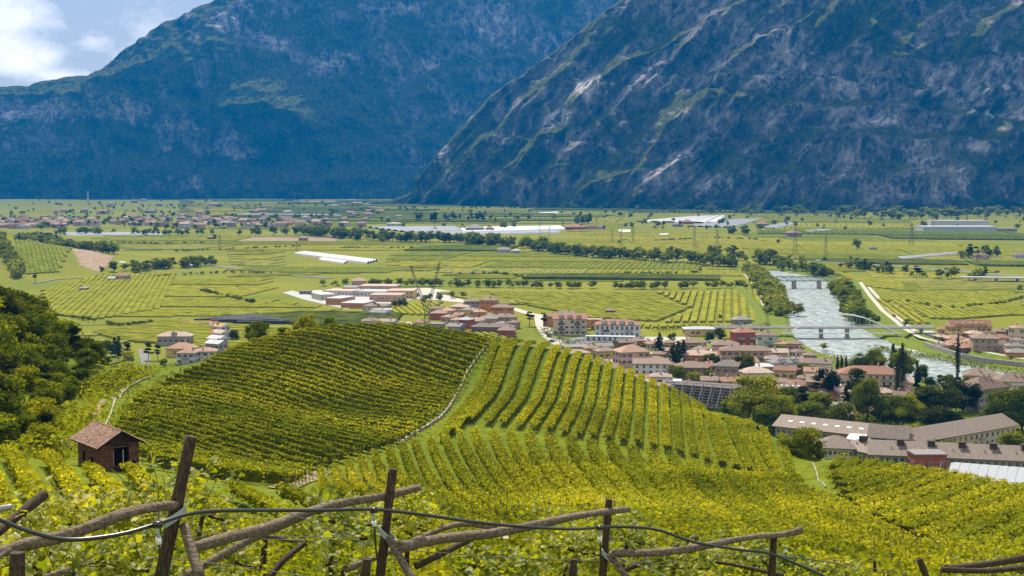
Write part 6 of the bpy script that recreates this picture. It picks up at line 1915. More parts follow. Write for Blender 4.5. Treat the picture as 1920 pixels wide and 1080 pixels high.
# ================================================================== cars
def car_mesh(cab):
    mb = MB()
    pr = [(-2.1,.35),(-2.15,.75),(-1.9,.9),(-1.5,.95),(-.95,1.42),(.75,1.45),(1.35,.98),(2.0,.85),(2.15,.6),(2.1,.35)]
    if cab: pr = [(-2.6,.4),(-2.6,2.2),(1.2,2.25),(1.9,1.4),(2.5,1.2),(2.6,.4)]
    b0 = len(mb.v)
    n = len(pr)
    mb.v += [(x, -.85, z) for x, z in pr]+[(x, .85, z) for x, z in pr]
    for i in range(n):
        j = (i+1) % n; mb.f.append((b0+i, b0+j, b0+n+j, b0+n+i)); mb.m.append(0)
    mb.f.append(tuple(b0+i for i in range(n))[::-1]); mb.m.append(0); mb.f.append(tuple(b0+n+i for i in range(n))); mb.m.append(0)
    return mb.mesh('car_body')
CARB = [car_mesh(False), car_mesh(True)]
CB2 = {}
for nm, c in {'white': (.7,.7,.7), 'silver': (.42,.44,.46), 'dark': (.04,.045,.05), 'red': (.4,.04,.03), 'blue': (.06,.12,.3)}.items():
    m_ = mat_plain('car_paint_'+nm, c, rough=.25, spec=.6); CB2[nm] = []
    for b_ in CARB: me = b_.copy(); me.materials.append(m_); CB2[nm].append(me)
mb = MB()
for x in (-1.35, 1.35): mb.bar((x, -.9, .33), (x, .9, .33), .33, n=8)
WH = mb.mesh('wheels'); WH.materials.append(mat_plain('tyre_rubber', (.02,.02,.02)))
mb = MB().box(-.9, .7, -.87, -.852, 1.0, 1.35).box(-.9, .7, .852, .87, 1.0, 1.35); mb.poly([(.82,-.7,1.40),(1.3,-.7,1.02),(1.3,.7,1.02),(.82,.7,1.40)])
GLM = mb.mesh('window'); GLM.materials.append(M['glass'])
def car(px, py, col, rz, where, van=False, z=.3):
    p = G(px, py, z)
    e = empty('van' if van else 'car', (p[0], p[1], z), math.radians(rz))
    link('body', CB2[col][1 if van else 0], None, e); link('wheels', WH, None, e)
    if not van: link('window', GLM, None, e)
    tag(e, f"{col} {'van' if van else 'car'} {where}", 'van' if van else 'car', 'cars and vans of the valley')
for a in [(1205,640,'white',10,'parked first from the left on the pale yard behind the long block'),(1216,638,'silver',100,'parked second on the pale yard behind the long block'),(1228,641,'white',100,'third on the pale yard behind the long block'),
          (1240,636,'dark',95,'between the pale cars of the yard'),(1252,640,'white',85,'near the middle of the pale yard'),(1266,642,'silver',95,'right of the middle of the pale yard'),(1280,640,'white',100,'at the right end of the pale yard'),
          (1322,655,'white',60,'at the roadside before the copper-green tree'),(1336,658,'silver',60,'following the white one at the roadside'),(1345,662,'white',60,'before the salmon apartments'),
          (1082,640,'silver',0,'in front of the cream apartments, left'),(1096,638,'white',0,'in front of the cream apartments, right'),(1024,626,'dark',-75,'driving on the white road'),(1035,641,'dark',-60,'waiting at the bend of the white road'),
          (1500,672,'white',-50,'on the river road'),(1735,648,'silver',-30,'at the river wall, first'),(1770,658,'white',-30,'at the river wall near the white little house'),
          (610,537,'silver',0,'in the factory car park, left'),(622,534,'white',0,'in the factory car park, second'),(634,536,'dark',0,'in the factory car park, third'),(646,533,'silver',0,'in the factory car park, right'),
          (420,503,'white',0,'on the valley road, left'),(428,504,'silver',0,'on the valley road, right'),(795,556,'white',0,'by the lattice pylon, back'),(820,560,'silver',0,'by the lattice pylon, middle'),(850,560,'white',0,'by the lattice pylon, right'),
          (1495,757,'white',20,'parked under the park trees'),(1512,752,'silver',20,'parked by the low skylit building')]:
    car(*a)
car(1030,632,'dark',-70,'on the white road beside the conifer',van=True)
car(1535,490,'white',-4,'tall and white on the motorway embankment',van=True,z=2.9)
car(1775,506,'blue',-4,'on the motorway, left of two lorries',van=True,z=2.9)
car(1800,507,'white',-4,'on the motorway, right of the blue one',van=True,z=2.9)
car(1870,511,'red',-4,'on the motorway above the low bridge',van=True,z=2.9)
# ================================================================== brick hut
def hut():
    M['hut_brick'] = mat_noise('old_brick_masonry', (.045,.024,.015), (.20,.105,.06), scale=4.5, detail=12, bump=1.0, bscale=9, rough=.95, spec=.05, c3=(.11,.055,.034))
    M['hut_tile'] = mat_leaf('old_roof_tile', (.13,.065,.04), (.25,.14,.095), (.40,.25,.175), trans=0.0, gloss=.1, nscale=.8)
    M['hut_ridge'] = mat_noise('old_roof_tile', (.16,.085,.055), (.42,.26,.18), scale=3.5, detail=8, rough=.9, spec=.1, c3=(.30,.17,.115))
    M['hut_shade'] = mat_plain('painted_interior_shade', (.012,.010,.009), rough=1, spec=0)  # near-black colour painted for the shade inside the hut
    c = hit(194, 880, 0, 60)
    zb = c[2]-.6
    e = empty('brick_hut', (c[0], c[1]+2.0, zb), math.radians(-52))
    # long side along local x, the open gable at +x ... turned so that both are seen
    L_, W_, H = 7.4, 5.2, 4.4
    wt = .4
    mb = MB()
    mb.box(-L_/2, L_/2, -W_/2, -W_/2+wt, 0, H)                      # long wall
    mb.box(-L_/2, L_/2, W_/2-wt, W_/2, 0, H)
    mb.box(-L_/2, -L_/2+wt, -W_/2+wt, W_/2-wt, 0, H-.003)
    # gable side: two piers and a low sill between them
    mb.box(L_/2-wt, L_/2, -W_/2+wt, -W_/2+1.75, 0, H-.003)
    mb.box(L_/2-wt, L_/2, W_/2-1.35, W_/2-wt, 0, H-.003)
    mb.box(L_/2-wt-.003, L_/2-.06, -W_/2+1.752, W_/2-1.352, 0, 1.15)
    mb.build('wall', M['hut_brick'], e)
    MB().box(L_/2-.5, L_/2-.1, -W_/2+1.76, W_/2-1.36, H-.55, H-.25).build('lintel', M['dark_wood'], e)
    MB().box(L_/2-wt-.6, L_/2-wt-.5, -W_/2+wt+.01, W_/2-wt-.01, 0.02, H-.6).build('interior_shade_panel', M['hut_shade'], e)  # dark sheet added behind the open gable, painting the interior shade
    for y in (-.75, .55): MB().box(L_/2-.32, L_/2-.2, y-.06, y+.06, 1.153, H-.9).build('door_post', M['gravel'], e)
    # windows in the long wall
    for x, w, z0, z1 in ((-1.6, .8, 1.5, 2.9), (.9, 1.1, .9, 2.4)):
        MB().box(x-w/2, x+w/2, -W_/2-.035, -W_/2-.003, z0, z1).build('dark_window_patch', M['hut_shade'], e)  # dark patch on the uncut wall, interior shade put in as colour
        MB().box(x-w/2-.1, x+w/2+.1, -W_/2-.09, -W_/2-.037, z1, z1+.16).build('window_lintel', M['dark_wood'], e)
    MB().box(L_/2+.003, L_/2+.05, W_/2-1.0, W_/2-.55, .9, 1.9).build('dark_window_patch', M['hut_shade'], e)
    # gable triangle, timbers
    rise = 1.75; ov = .7; gx = .95
    mb = MB(); mb.poly([(L_/2-.35, -W_/2, H+.1), (L_/2-.35, W_/2, H+.1), (L_/2-.35, 0, H+rise-.05)])
    mb.poly([(-L_/2+.2, W_/2, H+.1), (-L_/2+.2, -W_/2, H+.1), (-L_/2+.2, 0, H+rise-.05)])
    mb.build('gable', M['dark_wood'], e)
    mb = MB().bar((L_/2, -W_/2, H+.02), (L_/2, W_/2, H+.02), .11).bar((L_/2, 0, H), (L_/2, 0, H+rise-.1), .09)
    mb.bar((L_/2, -1.6, H), (L_/2, 0, H+rise-.3), .07).bar((L_/2, 1.6, H), (L_/2, 0, H+rise-.3), .07)
    mb.build('truss', M['dark_wood'], e)
    mb = MB()
    for k in range(13):
        x = -L_/2-gx+.25+(L_+2*gx-.5)*k/12
        for s in (-1, 1): mb.bar((x, s*(W_/2+ov), H-.02-ov*.45), (x, 0, H+rise+.02), .06)
    mb.build('rafters', M['dark_wood'], e)
    # tiles: overlapping courses, each a little proud or uneven; joined because there are far more than can be told apart
    rgt = random.Random(4)
    slope_len = math.hypot(W_/2+ov, rise+ov*.45+.05); ang = math.atan2(rise+ov*.45, W_/2+ov)
    for s in (-1, 1):
        mb = MB()
        nc = 15; nt_ = 34
        for i in range(nc):
            for j in range(nt_):
                if rgt.random() < .012: continue
                d0 = slope_len*i/nc; x0_ = -L_/2-gx+(L_+2*gx)*j/nt_; wd = (L_+2*gx)/nt_
                dd = slope_len/nc*1.25; lift = .05+rgt.uniform(0, .035)
                zr = H+rise+.16
                def pt(x, d, h):
                    return (x, s*(d*math.cos(ang)-h*0), zr-d*math.sin(ang)+h)
                jx = rgt.uniform(-.02, .02)
                a0, a1 = pt(x0_+jx, d0, 0.0), pt(x0_+wd*.94+jx, d0, 0.0)
                b0_, b1 = pt(x0_+jx, d0+dd, lift), pt(x0_+wd*.94+jx, d0+dd, lift)
                mx0 = pt(x0_+wd*.47+jx, d0, .06); mx1 = pt(x0_+wd*.47+jx, d0+dd, lift+.07)
                mb.poly([a0, mx0, mx1, b0_]); mb.poly([mx0, a1, b1, mx1])
                mb.poly([b0_, mx1, b1])
        o_ = mb.build('roof_tiles', M['hut_tile'], e); o_['kind'] = 'stuff'
    mb = MB(); zr = H+rise+.11
    for s in (-1, 1):
        mb.poly([(-L_/2-gx, 0, zr), (L_/2+gx, 0, zr), (L_/2+gx, s*(W_/2+ov), zr-(rise+ov*.45)), (-L_/2-gx, s*(W_/2+ov), zr-(rise+ov*.45))])
        mb.poly([(-L_/2-gx, 0, zr-.1), (L_/2+gx, 0, zr-.1), (L_/2+gx, s*(W_/2+ov), zr-.1-(rise+ov*.45)), (-L_/2-gx, s*(W_/2+ov), zr-.1-(rise+ov*.45))])
    mb.build('roof_boards', M['dark_wood'], e)
    for k in range(20):
        x = -L_/2-gx+(L_+2*gx)*(k+.5)/20
        MB().bar((x-.22, 0, H+rise+.2), (x+.2, 0, H+rise+.22), .13, n=6).build('ridge_tile', M['hut_ridge'], e)
    e.scale = (.86, .86, .80)
    tag(e, 'old brick vineyard hut with a mossy tiled gable roof and an open timber gable', 'hut')
    return e, c
hut_e, hut_c = hut()
# clutter by the hut: bench of planks, pale stones
mb = MB().box(-1.2, 1.2, -.5, .5, .5, .6).box(-1.1, -1, -.4, .4, 0, .497).box(1, 1.1, -.4, .4, 0, .497)
o_ = mb.build('workbench', M['dark_wood']); p = hit(222, 884, 0, 60); o_.location = tuple(p); tag(o_, 'rough dark bench with a pale board before the open gable of the hut', 'bench')
for (x, y, s, lb) in [(74, 850, .9, 'pale rounded boulder in the row ends left of the hut'), (122, 838, 1.5, 'tan stone heap against the back corner of the hut')]:
    p = hit(x, y, 0, 60); me = tube_mesh('boulder', [(0,0,-.3*s),(0,0,.1*s),(.05,0,.5*s),(0,0,.75*s)], [.7*s,.8*s,.6*s,.15*s], n=9, noise=.15, seed=int(x)); o_ = link('boulder', me, M['stone']); o_.location = tuple(p); tag(o_, lb, 'boulder')

# dry stone walls and path edges on the hill
def low_wall(px, w, h, mat, label, name='stone_wall', step=2.0, dz=0.0, cat='wall'):
    P = resample(Hp(px, dz, 30)[:, :2], step=step); k = len(P)
    d = np.gradient(P, axis=0); d /= np.linalg.norm(d, axis=1)[:, None]; nr = np.stack([-d[:, 1], d[:, 0]], -1)
    g0 = T(P[:, 0], P[:, 1]); hh = h*(.85+.3*RNG.random(k)); wv = (w/2*(.8+.4*RNG.random(k)))[:, None]
    V = np.stack([np.c_[P-nr*wv, g0-.3], np.c_[P-nr*wv*.9, g0+hh], np.c_[P+nr*wv*.9, g0+hh], np.c_[P+nr*wv, g0-.3]], 1)
    return tag(link(name, mesh_np(name, V.reshape(-1, 3), grid_quads(k, 4)), mat), label, cat)
M['pale_stone'] = mat_noise('pale_lichened_stone', (.18,.165,.12), (.38,.36,.28), scale=1.5, bump=.6)
low_wall([(914,650),(893,675),(872,705),(856,740),(843,765),(825,786),(800,802),(775,815),(745,836)], .38, .5, M['pale_stone'], 'curving pale dry stone wall between the left and right vineyard slopes')
low_wall([(282,708),(262,716),(240,728),(226,742),(208,778),(198,800)], .28, .35, M['pale_stone'], 'pale stone edging along the left end of the contour rows')
low_wall([(1522,868),(1532,890),(1538,905),(1548,915)], .16, .25, M['stone'], 'short pale stone wall left of the grass lane')
def strip(px, w, mat, name='path', z=.06):
    P = resample(Hp(px, 0, 30)[:, :2], step=3); k = len(P)
    d = np.gradient(P, axis=0); d /= np.linalg.norm(d, axis=1)[:, None]; nr = np.stack([-d[:, 1], d[:, 0]], -1)
    us = np.linspace(-w/2, w/2, 5)
    V = np.stack([np.c_[P+nr*u, T((P+nr*u)[:, 0], (P+nr*u)[:, 1])+z+.10] for u in us], 1)
    tag(link(name, mesh_np(name, V.reshape(-1, 3), grid_quads(k, 5)[:, ::-1], smooth=True), mat), kind='structure')
M['dirt'] = mat_noise('trodden_dirt', (.14,.11,.05), (.25,.20,.11), scale=.8, detail=8)
strip([(168,792),(185,768),(215,745),(245,722)], 1.2, M['dirt'])
strip([(520,918),(560,905),(590,893),(612,885)], 2.6, M['dirt'])
# ================================================================== the pergola in front
M['wood_grey'] = None
def mat_wood(name, c1, c2, c3, st=(1, 3.8, 3.8)):
    m, t, N, L = new_mat(name)
    o = N("ShaderNodeOutputMaterial"); b = N("ShaderNodeBsdfPrincipled"); b.inputs['Roughness'].default_value = .82; b.inputs['Specular IOR Level'].default_value = .25
    tc = N("ShaderNodeTexCoord"); 
    n1 = N("ShaderNodeTexNoise"); n1.inputs['Scale'].default_value = 12; n1.inputs['Detail'].default_value = 10; n1.inputs['Roughness'].default_value = .7
    mp = N("ShaderNodeMapping"); mp.inputs['Scale'].default_value = st
    L(tc.outputs['Object'], mp.inputs['Vector']); L(mp.outputs['Vector'], n1.inputs['Vector'])
    r = N("ShaderNodeValToRGB"); r.color_ramp.elements[0].position = .34; r.color_ramp.elements[0].color = (*c1, 1); r.color_ramp.elements[1].position = .68; r.color_ramp.elements[1].color = (*c3, 1)
    e = r.color_ramp.elements.new(.5); e.color = (*c2, 1)
    L(n1.outputs['Fac'], r.inputs['Fac']); L(r.outputs['Color'], b.inputs['Base Color'])
    n2 = N("ShaderNodeTexNoise"); n2.inputs['Scale'].default_value = 22; n2.inputs['Detail'].default_value = 8
    L(mp.outputs['Vector'], n2.inputs['Vector'])
    bm = N("ShaderNodeBump"); bm.inputs['Strength'].default_value = .9; bm.inputs['Distance'].default_value = .03
    L(n2.outputs['Fac'], bm.inputs['Height']); L(bm.outputs['Normal'], b.inputs['Normal']); L(b.outputs[0], o.inputs['Surface'])
    return m
M['wood_grey'] = mat_wood('weathered_grey_wood', (.055,.04,.026), (.15,.115,.078), (.32,.26,.19))
M['wood_brown'] = mat_wood('brown_chestnut_wood', (.018,.012,.008), (.055,.036,.023), (.13,.09,.06), (3.8, 3.8, .8))
M['hose'] = mat_plain('black_rubber_hose', (.012,.013,.016), rough=.32, spec=.6)
M['wire'] = mat_plain('zinc_wire', (.12,.12,.11), rough=.7, metallic=.2)
M['strap'] = mat_plain('pale_green_strap', (.30,.36,.33), rough=.6)

def pole(name, pxD, r, mat, label, cat='pole', noise=.10, seed=0, group=None, parts=None, sub=5):
    """a round timber through photo positions (x, y, metres ahead); r in metres at each or one value"""
    P = [at(*q) for q in pxD]
    rs = [q_*.80 for q_ in (r if isinstance(r, (list, tuple)) else [r]*len(P))]
    o0 = P[0].copy()
    me = tube_mesh(name, [p-o0 for p in P], rs, n=14, noise=noise, seed=seed, sub=sub)
    o_ = link(name, me, mat, None, tuple(o0))
    tag(o_, label, cat, group)
    return o_, o0
def child_tube(parent, o0, name, pts, r, mat, n=8, sub=1, noise=0):
    me = tube_mesh(name, [np.array(p)-o0 for p in pts], [r]*len(pts), n=n, sub=sub, noise=noise)
    return link(name, me, mat, parent)
def ring(parent, o0, px, py, D, r, mat, name='strap', tilt=.5, h=.03, thick=.012):
    c = at(px, py, D)-o0; V = []; n = 16
    for i in range(n):
        a = 2*math.pi*i/n
        for (rr_, hh) in ((r, -h), (r+thick, -h), (r+thick, h), (r, h)):
            V.append((c[0]+rr_*math.cos(a), c[1]+rr_*math.sin(a), c[2]+hh+tilt*rr_*math.cos(a)))
    Fq = []
    for i in range(n):
        j = (i+1) % n
        for k in range(4): Fq.append((i*4+k, j*4+k, j*4+(k+1) % 4, i*4+(k+1) % 4))
    return link(name, mesh_np(name, V, Fq), mat, parent)

def gz_at(px, D): return T1((px-960)/F*D, D)
# posts: the lower end is carried on down to the ground
def post(name, top, low, r, mat, label, seed, group='leaning pergola posts'):
    a = at(*top); b = at(*low); d = (b-a)/np.linalg.norm(b-a)
    k = 0; p = b.copy()
    while p[2] > T1(p[0], p[1])-.35 and k < 100: p = p+d*.1; k += 1
    me = tube_mesh(name, [np.zeros(3), (b-a)*.33, (b-a)*.66, b-a, p-a], [r*.82, r*.88, r*.9, r*.92, r*.95], n=14, noise=.07, seed=seed, sub=5)
    o_ = link(name, me, mat, None, tuple(a)); tag(o_, label, 'post', group)
    return o_, a
p1, o1 = post('pergola_post', (359,818,11.5), (303,1078,11.4), .058, M['wood_brown'], 'tallest leaning brown post, leftmost of the big pergola posts', 1)
ring(p1, o1, 330, 968, 11.42, .075, M['strap'], tilt=.7, h=.035)
p2, o2 = post('pergola_post', (737,879,13.5), (713,1078,13.4), .050, M['wood_brown'], 'second big pergola post with a strap, near the middle left', 2)
ring(p2, o2, 727, 1004, 13.4, .075, M['strap'], tilt=-.8, h=.03)
p3, o3 = post('pergola_post', (1142,936,15.6), (1130,1078,15.5), .048, M['wood_brown'], 'third big pergola post with a strap, right of centre', 3)
ring(p3, o3, 1141, 1044, 15.45, .07, M['strap'], tilt=-.8, h=.03)
p4, o4 = post('pergola_post', (1451,1001,16.4), (1447,1078,16.4), .047, M['wood_brown'], 'short pergola post at the right carrying the last long beam', 4)
post('stub_post', (32,1036,10.2), (32,1078,10.2), .062, M['wood_brown'], 'thick stub post with a flat top in the lower left corner', 5, None)
post('stake', (500,972,15), (491,1078,15), .038, M['wood_brown'], 'thin upright stake between the first two big posts', 6, None)
post('stake', (1075,1062,14), (1074,1079,14), .045, M['wood_brown'], 'stake end peeping up left of the third big post', 7, None)
post('stake', (1587,1062,22), (1588,1079,22), .04, M['wood_brown'], 'small stake end at the lower right, left one', 8, None)
post('stake', (1724,1050,20), (1736,1079,20), .052, M['wood_brown'], 'leaning stake end at the lower right', 9, None)
post('stake', (1640,1058,26), (1641,1079,26), .035, M['wood_brown'], 'thin dark stake end between two others at the lower right', 10, None)
post('stake', (685,1071,12.6), (684,1079,12.6), .05, M['wood_brown'], 'stake end at the bottom edge left of the second big post', 11, None)
# long rails
pole('beam', [(-40,1046,10.3),(40,1024,10.5),(130,1002,10.7),(220,968,10.95),(285,952,11.2),(332,948,11.42)], [.062,.060,.058,.056,.052,.046], M['wood_grey'], 'long crooked grey rail rising to the first big post', 'beam', seed=21)
pole('beam', [(360,1028,11.6),(430,1008,11.9),(500,990,12.3),(560,966,12.7),(640,944,13.1),(720,930,13.5),(786,914,13.8)], [.058,.060,.058,.056,.050,.048,.044], M['wood_grey'], 'long grey rail crossing the second big post, free end to the right', 'beam', seed=22)
pole('beam', [(748,1026,13.2),(830,1010,13.7),(920,1001,14.2),(1000,985,14.6),(1090,966,15.2),(1178,955,15.8)], [.068,.066,.062,.055,.050,.044], M['wood_grey'], 'thick mossy grey rail crossing the third big post', 'beam', seed=23)
pole('beam', [(1150,1038,15.3),(1240,1036,15.6),(1320,1024,15.9),(1400,1008,16.2),(1470,1002,16.4),(1502,993,16.5)], [.052,.054,.048,.044,.045,.055], M['wood_grey'], 'last long grey rail with a knobbly free end above the short post', 'beam', seed=24)
# struts and cross pieces
pole('brace', [(344,985,11.45),(376,1085,11.1)], .050, M['wood_grey'], 'pale brace leaning down from the first big post', 'brace', seed=31)
pole('brace', [(728,1006,13.35),(775,1090,13.0)], .046, M['wood_grey'], 'brown brace leaning down from the second big post', 'brace', seed=32)
pole('brace', [(1142,1040,15.4),(1180,1088,15.2)], .044, M['wood_grey'], 'brace leaning down from the third big post', 'brace', seed=33)
pole('strut', [(330,1090,11.9),(450,1022,12.4),(530,985,12.8),(570,968,13.0)], .042, M['wood_grey'], 'squared strut rising behind the first long rail towards the second', 'strut', seed=34)
pole('strut', [(640,1072,13.0),(720,1038,13.4),(800,1003,13.9),(870,985,14.3)] if False else [(648,1068,13.2),(740,1030,13.8),(850,985,14.6),(925,988,14.9)], .038, M['wood_grey'], 'thin strut passing behind the second big post', 'strut', seed=35)
pole('strut', [(780,1062,14.4),(860,1022,14.9),(928,986,15.4)], .042, M['wood_brown'], 'short brown strut crossing under the thick mossy rail', 'strut', seed=36)
pole('strut', [(1168,1070,16.0),(1230,1044,16.4),(1306,1008,16.9)], .042, M['wood_brown'], 'brown strut crossing under the last long rail', 'strut', seed=37)
pole('strut', [(-30,1020,12.0),(40,962,12.4),(84,926,12.7)], .055, M['wood_brown'], 'dark broken strut at the left edge', 'strut', seed=38)
pole('strut', [(505,1085,14.4),(532,1050,14.6),(575,1016,14.9)], .040, M['wood_brown'], 'dark slanting strut right of the thin upright stake', 'strut', seed=39)
pole('cross_rail', [(410,992,16),(500,1006,15.6),(570,1016,15.2),(640,1018,15),(705,1003,14.8)], .030, M['wood_brown'], 'thin horizontal branch rail between the first two big posts', 'rail', seed=40)
pole('cross_rail', [(1150,1034,18),(1060,1032,18.2),(1230,1030,17.8)][:1]+[(1230,1031,17.8),(1300,1040,17.6)], .034, M['wood_brown'], 'dark rail behind the third big post', 'rail', seed=41)
pole('cross_rail', [(1290,1046,17.5),(1380,1060,17.4),(1470,1080,17.2)], .028, M['wood_brown'], 'dark thin branch under the last long rail', 'rail', seed=42)
pole('roof_beam', [(1775,1066,19),(1850,1058,19.4),(1940,1043,19.8)], .062, M['wood_brown'], 'brown rail at the lower right corner, upper one', 'beam', seed=43)
pole('roof_beam', [(1765,1068,18),(1850,1070,18),(1940,1062,18)], .045, M['wood_brown'], 'brown rail at the lower right corner, lower one', 'beam', seed=44)
pole('pipe_end', [(-20,958,13),(24,950,13)], .035, M['metal'], 'bluish grey pipe end at the left edge', 'pipe', seed=45)
pole('rail', [(-10,1050,9.8),(20,1030,9.9)], .02, M['wood_grey'], 'pale small rail behind the stub post', 'rail', seed=46)
pole('rail', [(80,1085,9.6),(130,1068,9.7)], .03, M['wood_grey'], 'pale rail end at the bottom edge right of the stub post', 'rail', seed=47)
# hose
hp = [(-30,965,10.1),(0,975,10.2),(60,998,10.25),(130,1012,10.35),(220,1003,10.5),(290,984,10.7),(345,966,10.95),(390,959,11.2),(450,957,11.5),(520,957,12.0),(600,957,12.4),(680,955,12.8),(725,957,13.1),
      (800,966,13.3),(900,980,13.8),(1000,989,14.3),(1080,992,14.8),(1135,988,15.2),(1200,989,15.4),(1245,997,15.5),(1300,1016,15.7),(1380,1030,15.9),(1440,1037,16.1),(1490,1056,16.2),(1540,1078,16.3),(1600,1110,16.5)]
ho, hoo = pole('irrigation_hose', hp, .020, M['hose'], 'black rubber irrigation hose strung from post to post', 'hose', noise=0, sub=4)
for (x, y, D) in ((295,984,10.66),(700,957,12.95),(1124,990,15.1)):
    c = at(x, y, D)
    child_tube(ho, hoo, 'hose_clamp', [c+np.array([-.03,0,0]), c+np.array([.04,0,.005])], .027, M['hose'], n=10)
    child_tube(ho, hoo, 'drip_fitting', [c+np.array([0,0,-.02]), c+np.array([0.005,0,-.10])], .012, M['strap'])
    child_tube(ho, hoo, 'drip_nozzle', [c+np.array([0.005,0,-.10]), c+np.array([0.01,0,-.15])], .022, M['white_paint'])
    child_tube(ho, hoo, 'drip_tube', [c+np.array([.01,0,-.15]), c+np.array([.03,.02,-.45]), c+np.array([.12,.05,-.9])], .009, M['hose'], sub=4)
# wires
wl = [[(-20,1018,12),(300,1005,13),(700,1020,14)],[(330,960,11.5),(520,975,20)],[(0,1045,12),(250,1058,13),(430,1066,14)],[(540,960,12.6),(660,1010,12.4),(700,1016,12.4)],[(380,1000,12),(620,1005,14),(720,975,16)],
      [(740,1030,13.5),(1000,1048,15),(1300,1058,16.5)],[(1145,1040,15.4),(1250,1080,14)],[(240,1040,12.5),(430,1060,12),(620,1088,12)],[(1200,1060,16),(1420,1040,17),(1600,1062,19)],[(470,1000,14),(700,985,15)],
      [(0,1002,13),(200,990,14),(340,978,14)],[(100,1060,12),(330,1065,12.5)],[(1460,1040,17),(1700,1075,20)],[(620,1058,13.5),(700,1048,14),(830,1050,15)]]
for k, w in enumerate(wl):
    P = [at(*q) for q in w]
    me = tube_mesh('trellis_wire', P, [.0045]*len(P), n=4, sub=6, caps=False)
    o_ = link('trellis_wire', me, M['wire']); tag(o_, 'thin slack trellis wire strung through the pergola', 'wire', 'thin wires of the pergola')

# ---- the vines on it
def leaf_template(seed):
    """lobed vine leaf, 1 unit wide, a little folded"""
    rg_ = random.Random(seed); V = [(0, 0, 0)]
    prof = [(-90,.12),(-62,.42),(-38,.40),(-15,.52),(8,.36),(30,.50),(58,.38),(90,.60),(122,.38),(150,.50),(172,.36),(195,.52),(218,.40),(242,.42)]
    for a, r in prof:
        t = math.radians(a); r *= rg_.uniform(.9, 1.1)
        V.append((r*math.cos(t), r*math.sin(t), -.16*abs(math.cos(t))*r+rg_.uniform(-.03, .03)))
    n = len(prof)
    # quads fan: pair up rim vertices
    Q = [(0, 1+2*k, 2+2*k, 1+(2*k+2) % n) for k in range(n//2)]
    return np.array(V), np.array(Q)
LT = [leaf_template(s) for s in range(4)]
def leaves_mesh(C, size, rng, up=.6):
    Vs = []; Qs = []; n0 = 0
    for c in C:
        v, q = LT[rng.integers(4)]
        nrm = rng.normal(size=3); nrm[2] = abs(nrm[2])+up; nrm[1] -= .25; nrm /= np.linalg.norm(nrm)
        a = np.cross(nrm, rng.normal(size=3)); a /= np.linalg.norm(a); b = np.cross(nrm, a)
        s = size*rng.uniform(.55, 1.2)
        Vs.append(c + (v[:, :1]*a + v[:, 1:2]*b + v[:, 2:3]*nrm)*s); Qs.append(q+n0); n0 += len(v)
    return mesh_np('foliage', np.concatenate(Vs), np.concatenate(Qs))
LEAFM = []
for s in range(4):
    v, q = LT[s]; me = mesh_np('leaf', v*.10, q); me.materials.append(M['vine_near']); LEAFM.append(me)
VR = np.random.default_rng(12)
def near_vine(px0, px1, py0, py1, D0, D1, n, label, size=.08, leaves=22, rise=.5, shoots=5, name='grapevine', lumps=None):
    """a vine whose leafy arm runs between two photo positions; foliage hangs round the arm"""
    a = at(px0, py0, D0); b = at(px1, py1, D1); L_ = np.linalg.norm(b-a)
    gx, gy = (a*.5+b*.5)[:2]; g0 = T1(gx, gy)
    e = empty(name, (gx, gy, g0)); o0 = np.array([gx, gy, g0])
    n = int(n*1.45); t = VR.random(n); lump = .35+.65*np.abs(np.sin(t*L_*2.1+px0))
    C = a[None]+(b-a)[None]*t[:, None]
    C = C + np.c_[np.clip(VR.normal(0, .10, n), -.2, .2), VR.normal(0, .30, n), np.clip(VR.normal(0, .27, n), -.42, .42)*rise*lump] 
    C[:, 2] += rise*.15
    me = leaves_mesh(C-o0, size, VR); f = link('foliage', me, M['vine_near'], e); f['kind'] = 'stuff'
    for k in range(leaves):
        i = VR.integers(n); o_ = link('leaf', LEAFM[VR.integers(4)], None, e)
        c = C[i]-o0; o_.location = (c[0], c[1]-.12, c[2]+.06); o_.rotation_euler = (VR.uniform(-.9, .9)+.5, VR.uniform(-.7, .7), VR.uniform(0, 6.28))
    mid = (a+b)/2-o0
    link('trunk', tube_mesh('trunk', [(0,0,-.2), (.05,.02,mid[2]*.4), (-.06,0,mid[2]*.8), tuple(mid)], [.035,.03,.026,.02], n=8, noise=.15, sub=4), M['wood_brown'], e)
    link('cane', tube_mesh('cane', [a-o0, a*.66+b*.34-o0+np.array([0,0,.05]), a*.33+b*.67-o0, b-o0], [.016]*4, n=6, noise=.1, sub=4), M['wood_brown'], e)
    for k in range(shoots):
        p = a+(b-a)*VR.random()-o0; q_ = p+np.array([VR.normal(0, .25), VR.normal(0, .2), VR.uniform(.1, .45)*rise*1.6])
        link('shoot', tube_mesh('shoot', [p, (p+q_)/2+np.array([.03, 0, .05]), q_], [.006, .005, .003], n=4, sub=3), M['vine_near'], e)
    tag(e, label, 'grapevine', 'grapevines on the pergola')
    return e
near_vine(60,330,985,968,13.6,14.4,750,'bright leafy vine spread behind the first rail left of the tallest post',rise=.5,leaves=40)
near_vine(30,180,985,985,12.6,13.2,300,'vine leaves hanging low behind the dark broken strut',rise=.5)
near_vine(340,420,955,975,13.4,13.6,150,'small bunch of vine shoots right of the tallest post',rise=.8)
near_vine(290,330,1010,1030,11.8,11.9,90,'dark shaded vine stem and leaves right under the tallest post',rise=1.2,leaves=8)
near_vine(560,700,985,985,14.6,14.4,320,'vine with bright leaves left of the second big post',rise=.5)
near_vine(735,810,975,1000,14.6,14.8,260,'vine with bright leaves just right of the second big post',rise=.7)
near_vine(610,680,1060,1075,13.6,13.6,120,'vine leaves at the bottom edge left of the second big post',rise=.9)
near_vine(860,1010,1068,1078,14.8,15,300,'low vine at the bottom edge below the thick mossy rail',rise=.5)
